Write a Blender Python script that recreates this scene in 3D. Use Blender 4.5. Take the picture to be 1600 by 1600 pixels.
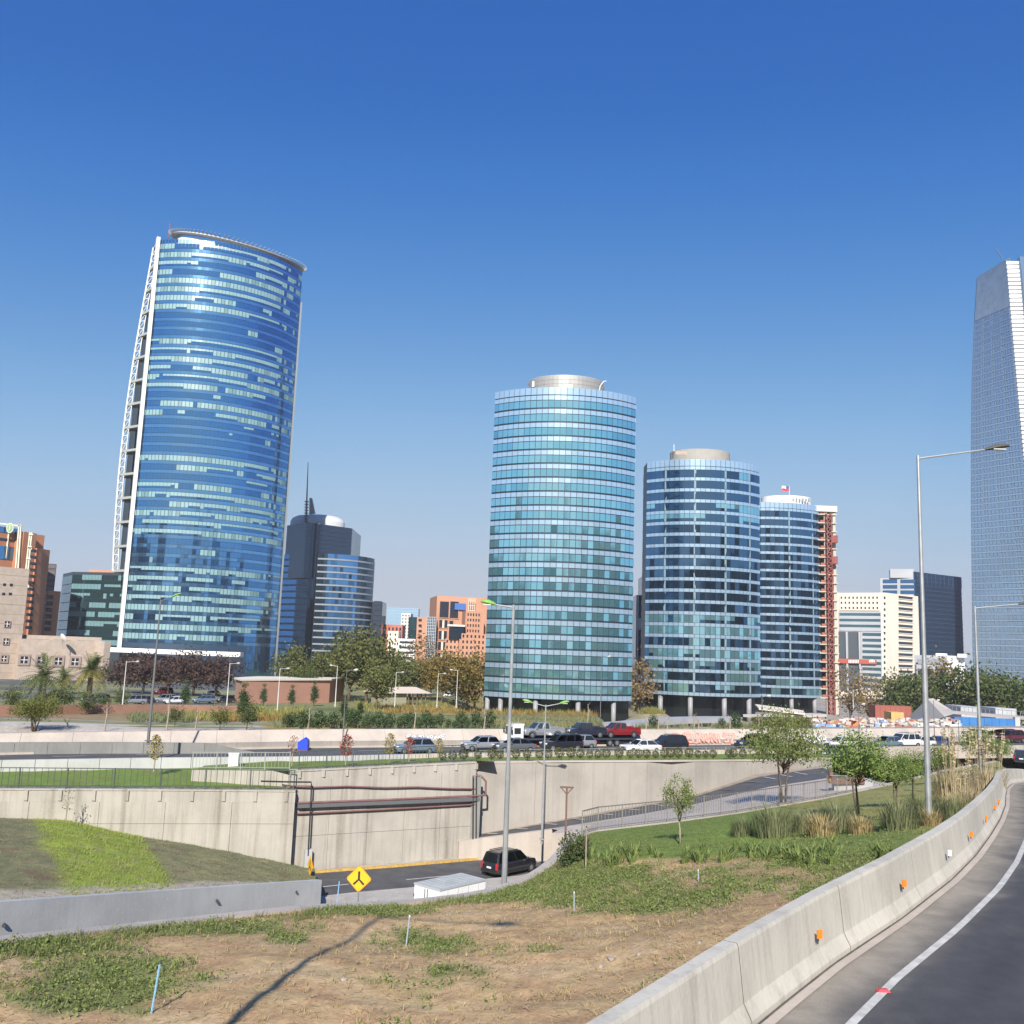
import bpy, bmesh, math, random
import numpy as np
from mathutils import Vector, Matrix, noise
random.seed(7)
R = math.radians
scene = bpy.context.scene
for _o in list(bpy.data.objects): bpy.data.objects.remove(_o)
COL = scene.collection

# ---------------------------------------------------------------- camera, sky, sun, exposure
EYE = 17.0                 # eye height of the upper deck above the tower plaza
FPX, NPX = 1470.0, 1600.0  # focal length and frame in photograph pixels
PITCH, ROLL = R(8.6), R(2.0)
cam_d = bpy.data.cameras.new('camera'); cam = bpy.data.objects.new('camera', cam_d); COL.objects.link(cam)
cam_d.sensor_width = 36; cam_d.lens = FPX / NPX * 36; cam_d.clip_start = 0.1; cam_d.clip_end = 9000
CAMM = Matrix.Translation((0, 0, EYE)) @ Matrix.Rotation(R(90) + PITCH, 4, 'X') @ Matrix.Rotation(ROLL, 4, 'Z')
cam.matrix_world = CAMM; scene.camera = cam
SUN_EL, SUN_AZ = R(33), R(183.5)     # azimuth clockwise from +Y: behind the camera, a little to the left
w = bpy.data.worlds.new('World'); scene.world = w; w.use_nodes = True
nt = w.node_tree; bg = nt.nodes['Background']
sky = nt.nodes.new('ShaderNodeTexSky'); sky.sky_type = 'NISHITA'; sky.sun_disc = False
sky.sun_elevation = SUN_EL; sky.sun_rotation = SUN_AZ; sky.altitude = 600
sky.air_density = 1.0; sky.dust_density = 0.5; sky.ozone_density = 6.0
EXPO = 0.55
def lin(c): c /= 255; return c/12.92 if c <= .04045 else ((c+.055)/1.055)**2.4
sep = nt.nodes.new('ShaderNodeSeparateColor'); nt.links.new(sky.outputs[0], sep.inputs[0])     # one colour grade of the sky's own brightness for the whole dome
mr_ = nt.nodes.new('ShaderNodeMapRange'); mr_.inputs['From Min'].default_value = 1.0; mr_.inputs['From Max'].default_value = 14.0; nt.links.new(sep.outputs[1], mr_.inputs[0])
rp = nt.nodes.new('ShaderNodeValToRGB'); nt.links.new(mr_.outputs[0], rp.inputs[0]); el = rp.color_ramp.elements
stops = [(1.15,(24,95,183)),(1.42,(30,103,188)),(1.7,(48,119,200)),(2.17,(75,140,209)),(3.0,(115,168,220)),(3.6,(136,182,225)),(4.5,(157,193,225)),(5.8,(175,199,221)),(6.9,(187,197,209)),(9.0,(204,208,216)),(14.0,(236,236,234))]
while len(el) < len(stops): el.new(.5)
for e_, (s_, c_) in zip(el, stops): e_.position = (s_-1)/13; e_.color = (*[lin(k) for k in c_], 1)
vm = nt.nodes.new('ShaderNodeVectorMath'); vm.operation = 'SCALE'; vm.inputs['Scale'].default_value = 10 / 2**EXPO; nt.links.new(rp.outputs[0], vm.inputs[0])
nt.links.new(vm.outputs[0], bg.inputs[0]); bg.inputs[1].default_value = 0.1
sun_d = bpy.data.lights.new('sun', 'SUN'); sun = bpy.data.objects.new('sun', sun_d); COL.objects.link(sun)
sun_d.energy = 4.8; sun_d.angle = R(0.53); sun_d.color = (1.0, 0.95, 0.87)
sdir = Vector((math.sin(SUN_AZ) * math.cos(SUN_EL), math.cos(SUN_AZ) * math.cos(SUN_EL), math.sin(SUN_EL)))
sun.rotation_euler = sdir.to_track_quat('Z', 'Y').to_euler()
vs = scene.view_settings; vs.view_transform = 'Standard'; vs.look = 'None'; vs.gamma = 1; vs.use_curve_mapping = False
vs.exposure = EXPO
scene.render.engine = 'CYCLES'
scene.cycles.use_denoising = True
scene.cycles.max_bounces = 6; scene.cycles.diffuse_bounces = 2; scene.cycles.glossy_bounces = 3
scene.cycles.transmission_bounces = 3; scene.cycles.volume_bounces = 0
scene.cycles.caustics_reflective = False; scene.cycles.caustics_refractive = False

# ---------------------------------------------------------------- survey helpers: a pixel plus a known depth or level gives a point
RM = CAMM.to_3x3()
def ray(px, py): return RM @ Vector(((px - 800) / FPX, (800 - py) / FPX, -1))
def at(px, py, Y):
    d = ray(px, py); return Vector((0, 0, EYE)) + d * (Y / d.y)
def onz(px, py, z):
    d = ray(px, py); return Vector((0, 0, EYE)) + d * ((z - EYE) / d.z)
def dn(px, py, h): return onz(px, py, EYE - h)      # h metres below the eye

# ---------------------------------------------------------------- mesh collecting
class MB:
    def __init__(s): s.v = []; s.f = []; s.m = []; s.c = None
    def quad(s, a, b, c, d, mi=0):
        n = len(s.v); s.v += [tuple(a), tuple(b), tuple(c), tuple(d)]; s.f.append((n, n+1, n+2, n+3)); s.m.append(mi); return s
    def tri(s, a, b, c, mi=0):
        n = len(s.v); s.v += [tuple(a), tuple(b), tuple(c)]; s.f.append((n, n+1, n+2)); s.m.append(mi); return s
    def poly(s, pts, mi=0):
        n = len(s.v); s.v += [tuple(p) for p in pts]; s.f.append(tuple(range(n, n+len(pts)))); s.m.append(mi); return s
    def hexa(s, p, mi=0):      # 8 corners: bottom ring 0-3 counterclockwise, top ring 4-7
        n = len(s.v); s.v += [tuple(q) for q in p]
        for q in ((3,2,1,0),(4,5,6,7),(0,1,5,4),(1,2,6,5),(2,3,7,6),(3,0,4,7)):
            s.f.append(tuple(n+i for i in q)); s.m.append(mi)
        return s
    def box(s, c, d, rz=0, mi=0):
        cx, cy, cz = c; x, y, z = d[0]/2, d[1]/2, d[2]/2; ca, sa = math.cos(rz), math.sin(rz); P = []
        for k in (-z, z):
            for (i, j) in ((-x,-y),(x,-y),(x,y),(-x,y)): P.append((cx+i*ca-j*sa, cy+i*sa+j*ca, cz+k))
        return s.hexa(P, mi)
    def prism(s, poly, z0, z1, mi=0, top=None, bottom=True):    # poly: list of (x,y) counterclockwise
        n = len(s.v); k = len(poly)
        s.v += [(p[0], p[1], z0) for p in poly] + [(p[0], p[1], z1) for p in poly]
        for i in range(k):
            j = (i+1) % k; s.f.append((n+i, n+j, n+k+j, n+k+i)); s.m.append(mi)
        s.f.append(tuple(n+k+i for i in range(k))); s.m.append(mi if top is None else top)
        if bottom: s.f.append(tuple(n+i for i in reversed(range(k)))); s.m.append(mi)
        return s
    def bar(s, a, b, wd, ht, mi=0, up=Vector((0,0,1))):
        a = Vector(a); b = Vector(b); d = (b-a).normalized(); x = d.cross(up)
        if x.length < 1e-4: x = d.cross(Vector((1,0,0)))
        x.normalize(); y = x.cross(d)
        P = [a + x*i*wd/2 + y*j*ht/2 for (i, j) in ((-1,-1),(1,-1),(1,1),(-1,1))] + [b + x*i*wd/2 + y*j*ht/2 for (i, j) in ((-1,-1),(1,-1),(1,1),(-1,1))]
        return s.hexa(P, mi)
    def tube(s, pts, rad, n=8, mi=0, caps=True):
        pts = [Vector(p) for p in pts]
        if not isinstance(rad, (list, tuple)): rad = [rad]*len(pts)
        base = len(s.v); px = None
        for i, p in enumerate(pts):
            d = (pts[min(i+1, len(pts)-1)] - pts[max(i-1, 0)]).normalized()
            if px is None: px = d.cross(Vector((0.3,0.9,0.1)) if abs(d.z) > .9 else Vector((0,0,1))).normalized()
            px = (px - d*px.dot(d)).normalized(); py = d.cross(px)
            for k in range(n):
                t = 2*math.pi*k/n; s.v.append(tuple(p + (px*math.cos(t) + py*math.sin(t))*rad[i]))
        for i in range(len(pts)-1):
            for k in range(n):
                a = base+i*n+k; b = base+i*n+(k+1) % n; s.f.append((a, b, b+n, a+n)); s.m.append(mi)
        if caps:
            s.f.append(tuple(base+k for k in reversed(range(n)))); s.m.append(mi)
            e = base+(len(pts)-1)*n; s.f.append(tuple(e+k for k in range(n))); s.m.append(mi)
        return s
    def lathe(s, c, prof, n=16, mi=0):     # prof: (radius, z)
        base = len(s.v)
        for (r, z) in prof:
            for k in range(n):
                t = 2*math.pi*k/n; s.v.append((c[0]+r*math.cos(t), c[1]+r*math.sin(t), c[2]+z))
        for i in range(len(prof)-1):
            for k in range(n):
                a = base+i*n+k; b = base+i*n+(k+1) % n; s.f.append((a, b, b+n, a+n)); s.m.append(mi)
        s.f.append(tuple(base+k for k in reversed(range(n)))); s.m.append(mi)
        e = base+(len(prof)-1)*n; s.f.append(tuple(e+k for k in range(n))); s.m.append(mi)
        return s
    def grid(s, rows, mi=0):               # rows of points -> quads
        n = len(s.v); k = len(rows[0])
        for r in rows: s.v += [tuple(p) for p in r]
        for i in range(len(rows)-1):
            for j in range(k-1):
                a = n+i*k+j; s.f.append((a, a+1, a+k+1, a+k)); s.m.append(mi)
        return s
    def build(s, name, mats, parent=None, smooth=False, colors=None):
        me = bpy.data.meshes.new(name)
        off = parent.location if parent is not None and not parent.get('_local') else Vector((0,0,0))
        q = parent.parent if parent is not None else None
        if q is not None and parent.type == 'MESH' : off = Vector(q.location) if not q.get('_local') else Vector((0,0,0))
        v = [(a-off.x, b-off.y, c-off.z) for (a, b, c) in s.v] if off.length else s.v
        me.from_pydata(v, [], s.f)
        if not isinstance(mats, (list, tuple)): mats = [mats]
        for m in mats: me.materials.append(m)
        if len(mats) > 1: me.polygons.foreach_set('material_index', s.m)
        if smooth: me.polygons.foreach_set('use_smooth', [True]*len(s.f))
        if colors is not None:
            at_ = me.color_attributes.new('Col', 'FLOAT_COLOR', 'POINT')
            at_.data.foreach_set('color', np.array([(c[0], c[1], c[2], 1.0) for c in colors], dtype=np.float32).ravel())
        me.update()
        o = bpy.data.objects.new(name, me); COL.objects.link(o)
        if parent is not None: o.parent = parent
        return o

def tag(o, label=None, cat=None, group=None, kind=None):
    if label: o['label'] = label
    if cat: o['category'] = cat
    if group: o['group'] = group
    if kind: o['kind'] = kind
    return o
def thing(name, loc, label, cat, group=None):
    o = bpy.data.objects.new(name, None); COL.objects.link(o); o.location = loc; o.empty_display_size = .3
    return tag(o, label, cat, group)
def proto(name):           # a thing built around its own origin and placed afterwards
    o = bpy.data.objects.new(name, None); COL.objects.link(o); o['_local'] = 1; return o
def dup(root):
    r = root.copy(); COL.objects.link(r)
    for ch in root.children:
        c = ch.copy(); COL.objects.link(c); c.parent = r
        for g in ch.children:
            d = g.copy(); COL.objects.link(d); d.parent = c
    return r
def place(o, loc, rz=0, sc=1.0, label=None, cat=None, group=None):
    o.location = loc; o.rotation_euler = (0, 0, rz)
    o.scale = (sc, sc, sc) if not isinstance(sc, (tuple, list)) else sc
    return tag(o, label, cat, group)

# ---------------------------------------------------------------- materials
def M(name, col, rough=.8, metal=0.0, var=0.0, scale=1.0, stretch=(1,1,1), bump=0.0, spec=.5, col2=None, detail=4, rnd=0.0, coat=0.0):
    m = bpy.data.materials.new(name); m.use_nodes = True; t = m.node_tree; b = t.nodes['Principled BSDF']
    b.inputs['Roughness'].default_value = rough; b.inputs['Metallic'].default_value = metal
    b.inputs['Specular IOR Level'].default_value = spec; b.inputs['Coat Weight'].default_value = coat
    c1 = (*col, 1); b.inputs['Base Color'].default_value = c1
    if var or col2 or bump:
        g = t.nodes.new('ShaderNodeNewGeometry'); mp = t.nodes.new('ShaderNodeMapping'); mp.inputs['Scale'].default_value = [k*scale for k in stretch]
        t.links.new(g.outputs['Position'], mp.inputs['Vector'])
        n = t.nodes.new('ShaderNodeTexNoise'); n.inputs['Detail'].default_value = detail; n.inputs['Scale'].default_value = 1; n.inputs['Roughness'].default_value = .6
        t.links.new(mp.outputs[0], n.inputs['Vector'])
        r = t.nodes.new('ShaderNodeValToRGB'); e = r.color_ramp.elements
        c2 = col2 if col2 else tuple(min(1, k*(1+var)) for k in col); ca = col if col2 else tuple(k*(1-var) for k in col)
        e[0].position = .36; e[0].color = (*ca, 1); e[1].position = .64; e[1].color = (*c2, 1)
        t.links.new(n.outputs['Fac'], r.inputs[0]); out = r.outputs[0]
        t.links.new(out, b.inputs['Base Color'])
        if bump:
            bp = t.nodes.new('ShaderNodeBump'); bp.inputs['Strength'].default_value = bump; bp.inputs['Distance'].default_value = .05
            t.links.new(n.outputs['Fac'], bp.inputs['Height']); t.links.new(bp.outputs[0], b.inputs['Normal'])
    if rnd:
        src = b.inputs['Base Color'].links[0].from_socket if b.inputs['Base Color'].links else None
        oi = t.nodes.new('ShaderNodeObjectInfo'); mr = t.nodes.new('ShaderNodeMapRange'); mr.inputs['To Min'].default_value = 1-rnd; mr.inputs['To Max'].default_value = 1+rnd
        hs = t.nodes.new('ShaderNodeHueSaturation'); t.links.new(oi.outputs['Random'], mr.inputs[0]); t.links.new(mr.outputs[0], hs.inputs['Value'])
        if src: t.links.new(src, hs.inputs['Color'])
        else: hs.inputs['Color'].default_value = c1
        t.links.new(hs.outputs[0], b.inputs['Base Color'])
    return m
def Mcol(name, rough=.95, scale=3.0, var=.25, bump=.3, fine=14.0):      # per-vertex ground colour with two grains of noise on top
    m = bpy.data.materials.new(name); m.use_nodes = True; t = m.node_tree; b = t.nodes['Principled BSDF']
    b.inputs['Roughness'].default_value = rough; b.inputs['Specular IOR Level'].default_value = .15
    a = t.nodes.new('ShaderNodeAttribute'); a.attribute_name = 'Col'
    g = t.nodes.new('ShaderNodeNewGeometry'); src = a.outputs['Color']; fac = None
    for sc, amt in ((scale, var), (fine, var*.9)):
        n = t.nodes.new('ShaderNodeTexNoise'); n.inputs['Scale'].default_value = sc; n.inputs['Detail'].default_value = 5; n.inputs['Roughness'].default_value = .65
        t.links.new(g.outputs['Position'], n.inputs['Vector'])
        mr = t.nodes.new('ShaderNodeMapRange'); mr.inputs['From Min'].default_value = .3; mr.inputs['From Max'].default_value = .7
        mr.inputs['To Min'].default_value = 1-amt; mr.inputs['To Max'].default_value = 1+amt
        t.links.new(n.outputs['Fac'], mr.inputs[0])
        hs = t.nodes.new('ShaderNodeHueSaturation'); t.links.new(src, hs.inputs['Color']); t.links.new(mr.outputs[0], hs.inputs['Value']); src = hs.outputs[0]; fac = n
    t.links.new(src, b.inputs['Base Color'])
    bp = t.nodes.new('ShaderNodeBump'); bp.inputs['Strength'].default_value = bump; bp.inputs['Distance'].default_value = .08
    t.links.new(fac.outputs['Fac'], bp.inputs['Height']); t.links.new(bp.outputs[0], b.inputs['Normal'])
    return m
def Mconcrete(name, col, dark, streak=.6, board=0.0, sc=1.0):            # cast concrete: cloudy tone, rain streaks, faint board marks
    m = bpy.data.materials.new(name); m.use_nodes = True; t = m.node_tree; b = t.nodes['Principled BSDF']
    b.inputs['Roughness'].default_value = .9; b.inputs['Specular IOR Level'].default_value = .2
    g = t.nodes.new('ShaderNodeNewGeometry')
    def nz(scale, st, det=4):
        mp = t.nodes.new('ShaderNodeMapping'); mp.inputs['Scale'].default_value = st; t.links.new(g.outputs['Position'], mp.inputs['Vector'])
        n = t.nodes.new('ShaderNodeTexNoise'); n.inputs['Scale'].default_value = scale; n.inputs['Detail'].default_value = det; n.inputs['Roughness'].default_value = .6
        t.links.new(mp.outputs[0], n.inputs['Vector']); return n.outputs['Fac']
    def ramp(f, a, bb):
        r = t.nodes.new('ShaderNodeMapRange'); r.inputs['From Min'].default_value = a; r.inputs['From Max'].default_value = bb; t.links.new(f, r.inputs[0]); return r.outputs[0]
    def mix(a, bb, f, k):
        x = t.nodes.new('ShaderNodeMix'); x.data_type = 'RGBA'
        mu = t.nodes.new('ShaderNodeMath'); mu.operation = 'MULTIPLY'; mu.inputs[1].default_value = k; t.links.new(f, mu.inputs[0]); t.links.new(mu.outputs[0], x.inputs[0])
        for s_, v in ((6, a), (7, bb)):
            if isinstance(v, tuple): x.inputs[s_].default_value = (*v, 1)
            else: t.links.new(v, x.inputs[s_])
        return x.outputs[2]
    c = mix(col, tuple(k*.78 for k in col), ramp(nz(.35*sc, (1,1,1)), .4, .65), .8)
    c = mix(c, dark, ramp(nz(1.6*sc, (1,1,.05)), .53, .74), streak)
    c = mix(c, tuple(k*.66 for k in col), ramp(nz(6*sc, (1,1,.03)), .5, .72), streak*.8)
    c = mix(c, tuple(k*1.12 for k in col), ramp(nz(9*sc, (1,1,1), 6), .5, .8), .5)
    t.links.new(c, b.inputs['Base Color'])
    bp = t.nodes.new('ShaderNodeBump'); bp.inputs['Strength'].default_value = .25; bp.inputs['Distance'].default_value = .03
    t.links.new(nz(7*sc, (1,1,.6)), bp.inputs['Height']); t.links.new(bp.outputs[0], b.inputs['Normal'])
    return m
def Mglass(name, col, rough=.06, metal=.75, var=0.0, sc=.15):           # coated facade glass: tinted mirror over a dark body
    return M(name, col, rough=rough, metal=metal, var=var, scale=sc, spec=.8)
# ---------------------------------------------------------------- base colours of the place
asphalt = M('asphalt', (.085,.083,.085), .9, var=.18, scale=.8, bump=.1)
asphalt_near = M('asphalt_near', (.075,.076,.082), .85, var=.15, scale=.9, bump=.25, detail=8)
shoulder_m = M('dusty_shoulder', (.22,.20,.17), .95, var=.28, scale=1.6, bump=.2, detail=8)
conc_wall = Mconcrete('wall_concrete', (.45,.415,.36), (.19,.155,.12), .75)
conc_wall2 = Mconcrete('ramp_wall_concrete', (.40,.365,.32), (.25,.215,.18), .45)
conc_grey = Mconcrete('grey_concrete', (.50,.50,.485), (.38,.38,.37), .25)
conc_barrier = Mconcrete('barrier_concrete', (.56,.52,.44), (.27,.24,.20), .5, sc=1.6)
conc_light = Mconcrete('light_concrete', (.52,.45,.385), (.36,.31,.26), .3)
conc_dark = Mconcrete('weathered_concrete', (.26,.255,.24), (.15,.15,.14), .4)
white_paint = M('road_paint', (.60,.585,.54), .85, scale=5, detail=9, col2=(.42,.40,.37))
yellow_paint = M('kerb_paint', (.52,.33,.09), .8, var=.2, scale=4)
kerb_m = M('pavement', (.42,.385,.34), .9, var=.12, scale=1.5)
soil_col = Mcol('soil_and_turf')
turf_col = Mcol('mown_turf', scale=2.2, var=.22, bump=.25, fine=9)
park_col = Mcol('park_ground', scale=.35, var=.25, bump=.1, fine=2.5)
far_m = M('far_ground', (.16,.15,.11), .95, var=.3, scale=.02, col2=None)

def lerp(a, b, t): return a + (b-a)*t
def sm(a, b, x):
    t = max(0., min(1., (x-a)/(b-a))); return t*t*(3-2*t)
def mixc(a, b, t): return tuple(x+(y-x)*t for x, y in zip(a, b))
def nz(x, y, s, seed=0.0): return noise.noise(Vector((x*s+seed, y*s-seed, seed*1.7)))
def samp(poly, t):           # point along a polyline given by index parameter
    i = min(int(t), len(poly)-2); return poly[i].lerp(poly[i+1], t-i)
def resample(poly, n):
    L = [0]
    for a, b in zip(poly, poly[1:]): L.append(L[-1] + (b-a).length)
    out = []; i = 0
    for k in range(n):
        d = L[-1]*k/(n-1)
        while i < len(L)-2 and L[i+1] < d: i += 1
        out.append(poly[i].lerp(poly[i+1], (d-L[i])/max(1e-6, L[i+1]-L[i])))
    return out
def offs(poly, d):           # sideways offset in plan; +d to the left of travel
    out = []
    for i, p in enumerate(poly):
        a = poly[max(i-1, 0)]; b = poly[min(i+1, len(poly)-1)]; t = Vector((b.x-a.x, b.y-a.y, 0)).normalized()
        out.append(p + Vector((-t.y, t.x, 0))*d)
    return out
def up(poly, dz): return [p + Vector((0, 0, dz)) for p in poly]
def strip(name, A, B, mat, n=None, struct=True, parent=None):
    if n: A = resample(A, n); B = resample(B, n)
    o = MB().grid([A, B]).build(name, mat, parent)
    if struct and parent is None: o['kind'] = 'structure'
    return o
def wall_along(mb, top, z0, thick, mi=0):      # vertical slab below a top polyline, thickness towards +offs
    back = offs(top, thick); n = len(top)
    for i in range(n-1):
        a, b, c, d = top[i], top[i+1], back[i+1], back[i]
        z = z0 if not callable(z0) else None
        za, zb = (z0, z0) if z is not None else (z0(a), z0(b))
        mb.hexa([(a.x,a.y,za),(b.x,b.y,zb),(c.x,c.y,zb),(d.x,d.y,za), a, b, c, d], mi)

# ---------------------------------------------------------------- ground sheet to the horizon
tag(MB().poly([(math.cos(2*math.pi*k/64)*3000, math.sin(2*math.pi*k/64)*3000, -1.6) for k in range(64)]).build('ground', far_m), kind='structure')

# ---------------------------------------------------------------- survey lines (photo pixel, metres below the eye)
V3 = Vector
toe = [V3((-14.5,-12,EYE-4.4)), V3((-9.3,-5,EYE-4.4)), V3((-5.5,0,EYE-4.4)), V3((-1.8,5.0,EYE-4.4))] + [dn(*p) for p in
      [(1200,1585,4.4),(1302,1505,4.4),(1410,1433,4.35),(1486,1374,4.35),(1523,1337,4.45),(1546,1306,4.6),(1562,1280,4.8),(1570,1259,5.1),(1571,1243,5.6),(1573,1232,6.3),(1581,1225,7.2),(1600,1222,8.2)]] + \
      [V3((46,82,EYE-9.2)), V3((55,95,EYE-9.9)), V3((75,120,EYE-10.1))]
crest = [dn(*p) for p in [(-250,1500,5.6),(0,1475,6.0),(250,1448,6.8),(503,1420,7.4),(640,1414,8.0),(760,1400,8.4),(830,1377,8.6),(868,1352,8.65),(905,1308,8.6),(935,1299,8.6),
      (1040,1287,8.6),(1150,1272,8.7),(1290,1248,8.8),(1400,1225,8.9),(1480,1205,9.0),(1560,1190,9.3)]]
bar_near = [dn(*p) for p in [(-350,1202,9.6),(0,1188,9.4),(250,1184,9.3),(500,1182,9.2),(750,1176,9.1),(1000,1172,9.0),(1250,1169,9.0),(1500,1165,9.0),(1700,1164,9.0)]]   # top of the highway's near parapet
far_base = [dn(*p) for p in [(-350,1188,10.5),(0,1179,10.4),(250,1173,10.3),(500,1168,10.2),(750,1166,10.1),(1000,1165,10.1),(1250,1162,10.1),(1500,1158,10.1),(1750,1156,10.1)]]  # foot of the far sloped wall
W1 = [dn(-300,1233,9.85), dn(0,1232,9.85), dn(230,1233,9.85), dn(462,1235,9.85)]
W2 = [dn(456,1203.4,8.58), dn(456,1203.4,8.58).lerp(dn(745,1190,8.3), .5), dn(745,1190,8.3)]
W3 = [dn(748,1190,8.5), dn(900,1188.5,8.5), dn(1050,1188,8.6), dn(1190,1187,9.0), dn(1300,1184,9.3)]
GW = [at(-260,1427,32).lerp(at(503,1375,56), k/3) for k in range(4)]          # top edge of the grey gore wall
ROADZ = 1.5

# ---------------------------------------------------------------- foreground bank: soil, dry grass, lawn
key = [V3((-9.3,-5,0)), V3((-6,-.6,0)), V3((-3,3.4,0)), V3((-.3,7,0)), V3((1.6,9.6,0)), V3((3.2,11.8,0)), V3((4.75,13.9,0)), V3((5.8,15.2,0)), V3((6.8,16.4,0)), V3((8,18,0)), V3((9.1,19.5,0)),
       V3((11.1,22.6,0)), V3((15.8,30.5,0)), V3((22.2,42.4,0)), V3((32,60,0)), V3((42,76,0))]
def toe_at(p):               # nearest point on the barrier line
    best = None
    for a, b in zip(toe, toe[1:]):
        d = b-a; L = d.x*d.x+d.y*d.y; t = max(0, min(1, ((p.x-a.x)*d.x+(p.y-a.y)*d.y)/L)); q = a.lerp(b, t); e = (q.x-p.x)**2+(q.y-p.y)**2
        if best is None or e < best[0]: best = (e, q, V3((d.x, d.y, 0)).normalized())
    return best[1], best[2]
bedge = []
for p in key:
    q, t = toe_at(p); bedge.append(q + V3((-t.y, t.x, 0))*.55 + V3((0,0,-.3)))
NS, NT = 520, 130
SOIL = (.45,.285,.15); DRY = (.53,.375,.19); GRASS = (.20,.215,.075); LAWN = (.165,.235,.05); WEED = (.16,.18,.06)
def proj_px(p):              # where a surveyed point sits in the photo (used to lay out the turf patches once)
    v = RM.transposed() @ (V3(p) - V3((0,0,EYE))); return 800+FPX*v.x/-v.z, 800-FPX*v.y/-v.z
def bank_colour(px, py, X, Y):
    n1 = nz(X, Y, .35, 3.1); n2 = nz(X, Y, 1.1, 7.7); n3 = nz(X, Y, 2.6, 1.3)
    c = mixc(SOIL, DRY, max(0, min(1, .45+n2*.9+n3*.6))); kk = 1+.22*nz(X, Y, .16, 21)+.14*n1; c = tuple(v*kk for v in c)
    c = mixc(c, (.58,.43,.25), .45*sm(.12, .4, nz(X, Y, .5, 17)))
    g = 0.0
    def blob(cx, cy, rx, ry, k=1.0): return k*max(0, 1-((px-cx)/rx)**2-((py-cy)/ry)**2)
    g = max(g, blob(180,1540,250,60,.66), blob(60,1476,190,28,.75), blob(330,1452,260,16,.8), blob(450,1468,50,16), blob(660,1475,110,30,.42), blob(560,1425,140,16,.6), blob(760,1398,150,20,.8),
            blob(1010,1400,260,40,.5), blob(1200,1370,200,50,.5), blob(1320,1330,180,60,1.0), blob(930,1370,150,26,.72), blob(720,1520,60,12,.3), blob(1290,1400,90,40,.7))
    g = sm(.18, .62, g + n1*.35 + n2*.28 + n3*.2)
    c = mixc(c, mixc(GRASS, WEED, .5+n3), g*.9)
    lw = sm(0, 14, 1352 - .02*(px-900) - py) * sm(860, 905, px)          # mown lawn towards the ramp railing
    lw *= 1 - sm(1180, 1260, px)*.35
    c = mixc(c, mixc(LAWN, (.16,.21,.05), .5+n1), lw)
    return c, g*(1-lw), lw
rows = []; colsB = []; MASK = []
for i in range(NS):
    u = (i/(NS-1))**1.0*(len(crest)-1); a = samp(bedge, u); b = samp(crest, u); r = []
    for j in range(NT):
        t = j/(NT-1); p = a.lerp(b, t)
        e = math.sin(math.pi*min(1, max(0, t)))
        p.z += e*(nz(p.x, p.y, .25, 5)*.22 + nz(p.x, p.y, .9, 2)*.07 + nz(p.x, p.y, 3.1, 9)*.035)
        r.append(p); q = proj_px(p); cc_ = bank_colour(q[0], q[1], p.x, p.y); colsB.append(cc_[0]); MASK.append(cc_[1:])
    rows.append(r)
bank = tag(MB().grid([list(r) for r in rows]).build('bank_terrain', soil_col, smooth=True, colors=colsB), kind='structure')
BANK = np.array([[(p.x, p.y, p.z) for p in r] for r in rows])
def bank_z(x, y):
    d = (BANK[:, :, 0]-x)**2 + (BANK[:, :, 1]-y)**2; k = np.unravel_index(np.argmin(d), d.shape); return float(BANK[k][2])
def bank_at(px, py):         # where a photo pixel meets the bank
    best = None
    for h in np.arange(4.4, 9.4, .1):
        p = dn(px, py, h); z = bank_z(p.x, p.y); e = abs(z-p.z)
        if best is None or e < best[0]: best = (e, p, z)
    p = best[1]; return V3((p.x, p.y, best[2]))

# retaining wall under the crest with its coping
rw = thing('retaining_wall', (crest[3].x, crest[3].y, ROADZ), 'low concrete retaining wall along the edge of the bare soil bank', 'wall')
mb = MB(); cr2 = resample(crest, 60); wall_along(mb, up(cr2, .06), ROADZ-.5, .45); mb.build('wall_face', conc_light, rw)
# broad pale block where the railing begins
blk = thing('wall_end_block', dn(884,1362,15.2), 'pale concrete block at the corner beside the round shrub', 'wall')
p0, p1 = dn(862,1302,8.9), dn(905,1300,8.9)
mb = MB(); mb.hexa([(p0.x,p0.y,ROADZ),(p1.x,p1.y,ROADZ),(p1.x+.9,p1.y+2.2,ROADZ),(p0.x+.9,p0.y+2.2,ROADZ),(p0.x,p0.y,p0.z),(p1.x,p1.y,p1.z),(p1.x+.9,p1.y+2.2,p1.z),(p0.x+.9,p0.y+2.2,p0.z)])
mb.build('block', conc_light, blk)

# ---------------------------------------------------------------- the ramp we stand on
lineA = offs(toe, -.32); gutter = offs(toe, -.30); sh = offs(toe, -.86); ln2 = offs(toe, -1.0); far_edge = offs(toe, -9.5)
rr_, rc_ = [], []
TT_ = resample(toe, 420)
for k in range(64):
    o_ = 3.2*k/44 if k <= 44 else 3.2+6.3*(k-44)/19; r_ = [p+V3((0,0,-.02)) for p in offs(TT_, -o_)]; rr_.append(r_)
    for p in r_:
        n_ = nz(p.x, p.y, .9, 4)*.5+nz(p.x, p.y, 3.1, 8)*.35; dust = 1-sm(.25, 1.3, o_+n_*.4); c_ = mixc((.080,.080,.086), (.34,.30,.245), dust*.9)
        tr_ = math.exp(-((o_-1.95)/.28)**2)+math.exp(-((o_-3.6)/.28)**2); c_ = mixc(c_, (.055,.056,.062), .5*min(1, tr_)); c_ = mixc(c_, (.11,.105,.10), max(0, min(.5, n_))); rc_.append(c_)
road = MB().grid(rr_).build('ramp_road', Mcol('ramp_asphalt', rough=.88, scale=2.5, var=.14, bump=.35, fine=60), smooth=True, colors=rc_); road['kind'] = 'structure'
strip('edge_line', up(offs(toe, -.85), -.008), up(offs(toe, -.97), -.008), white_paint, 160, parent=road)
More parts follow.
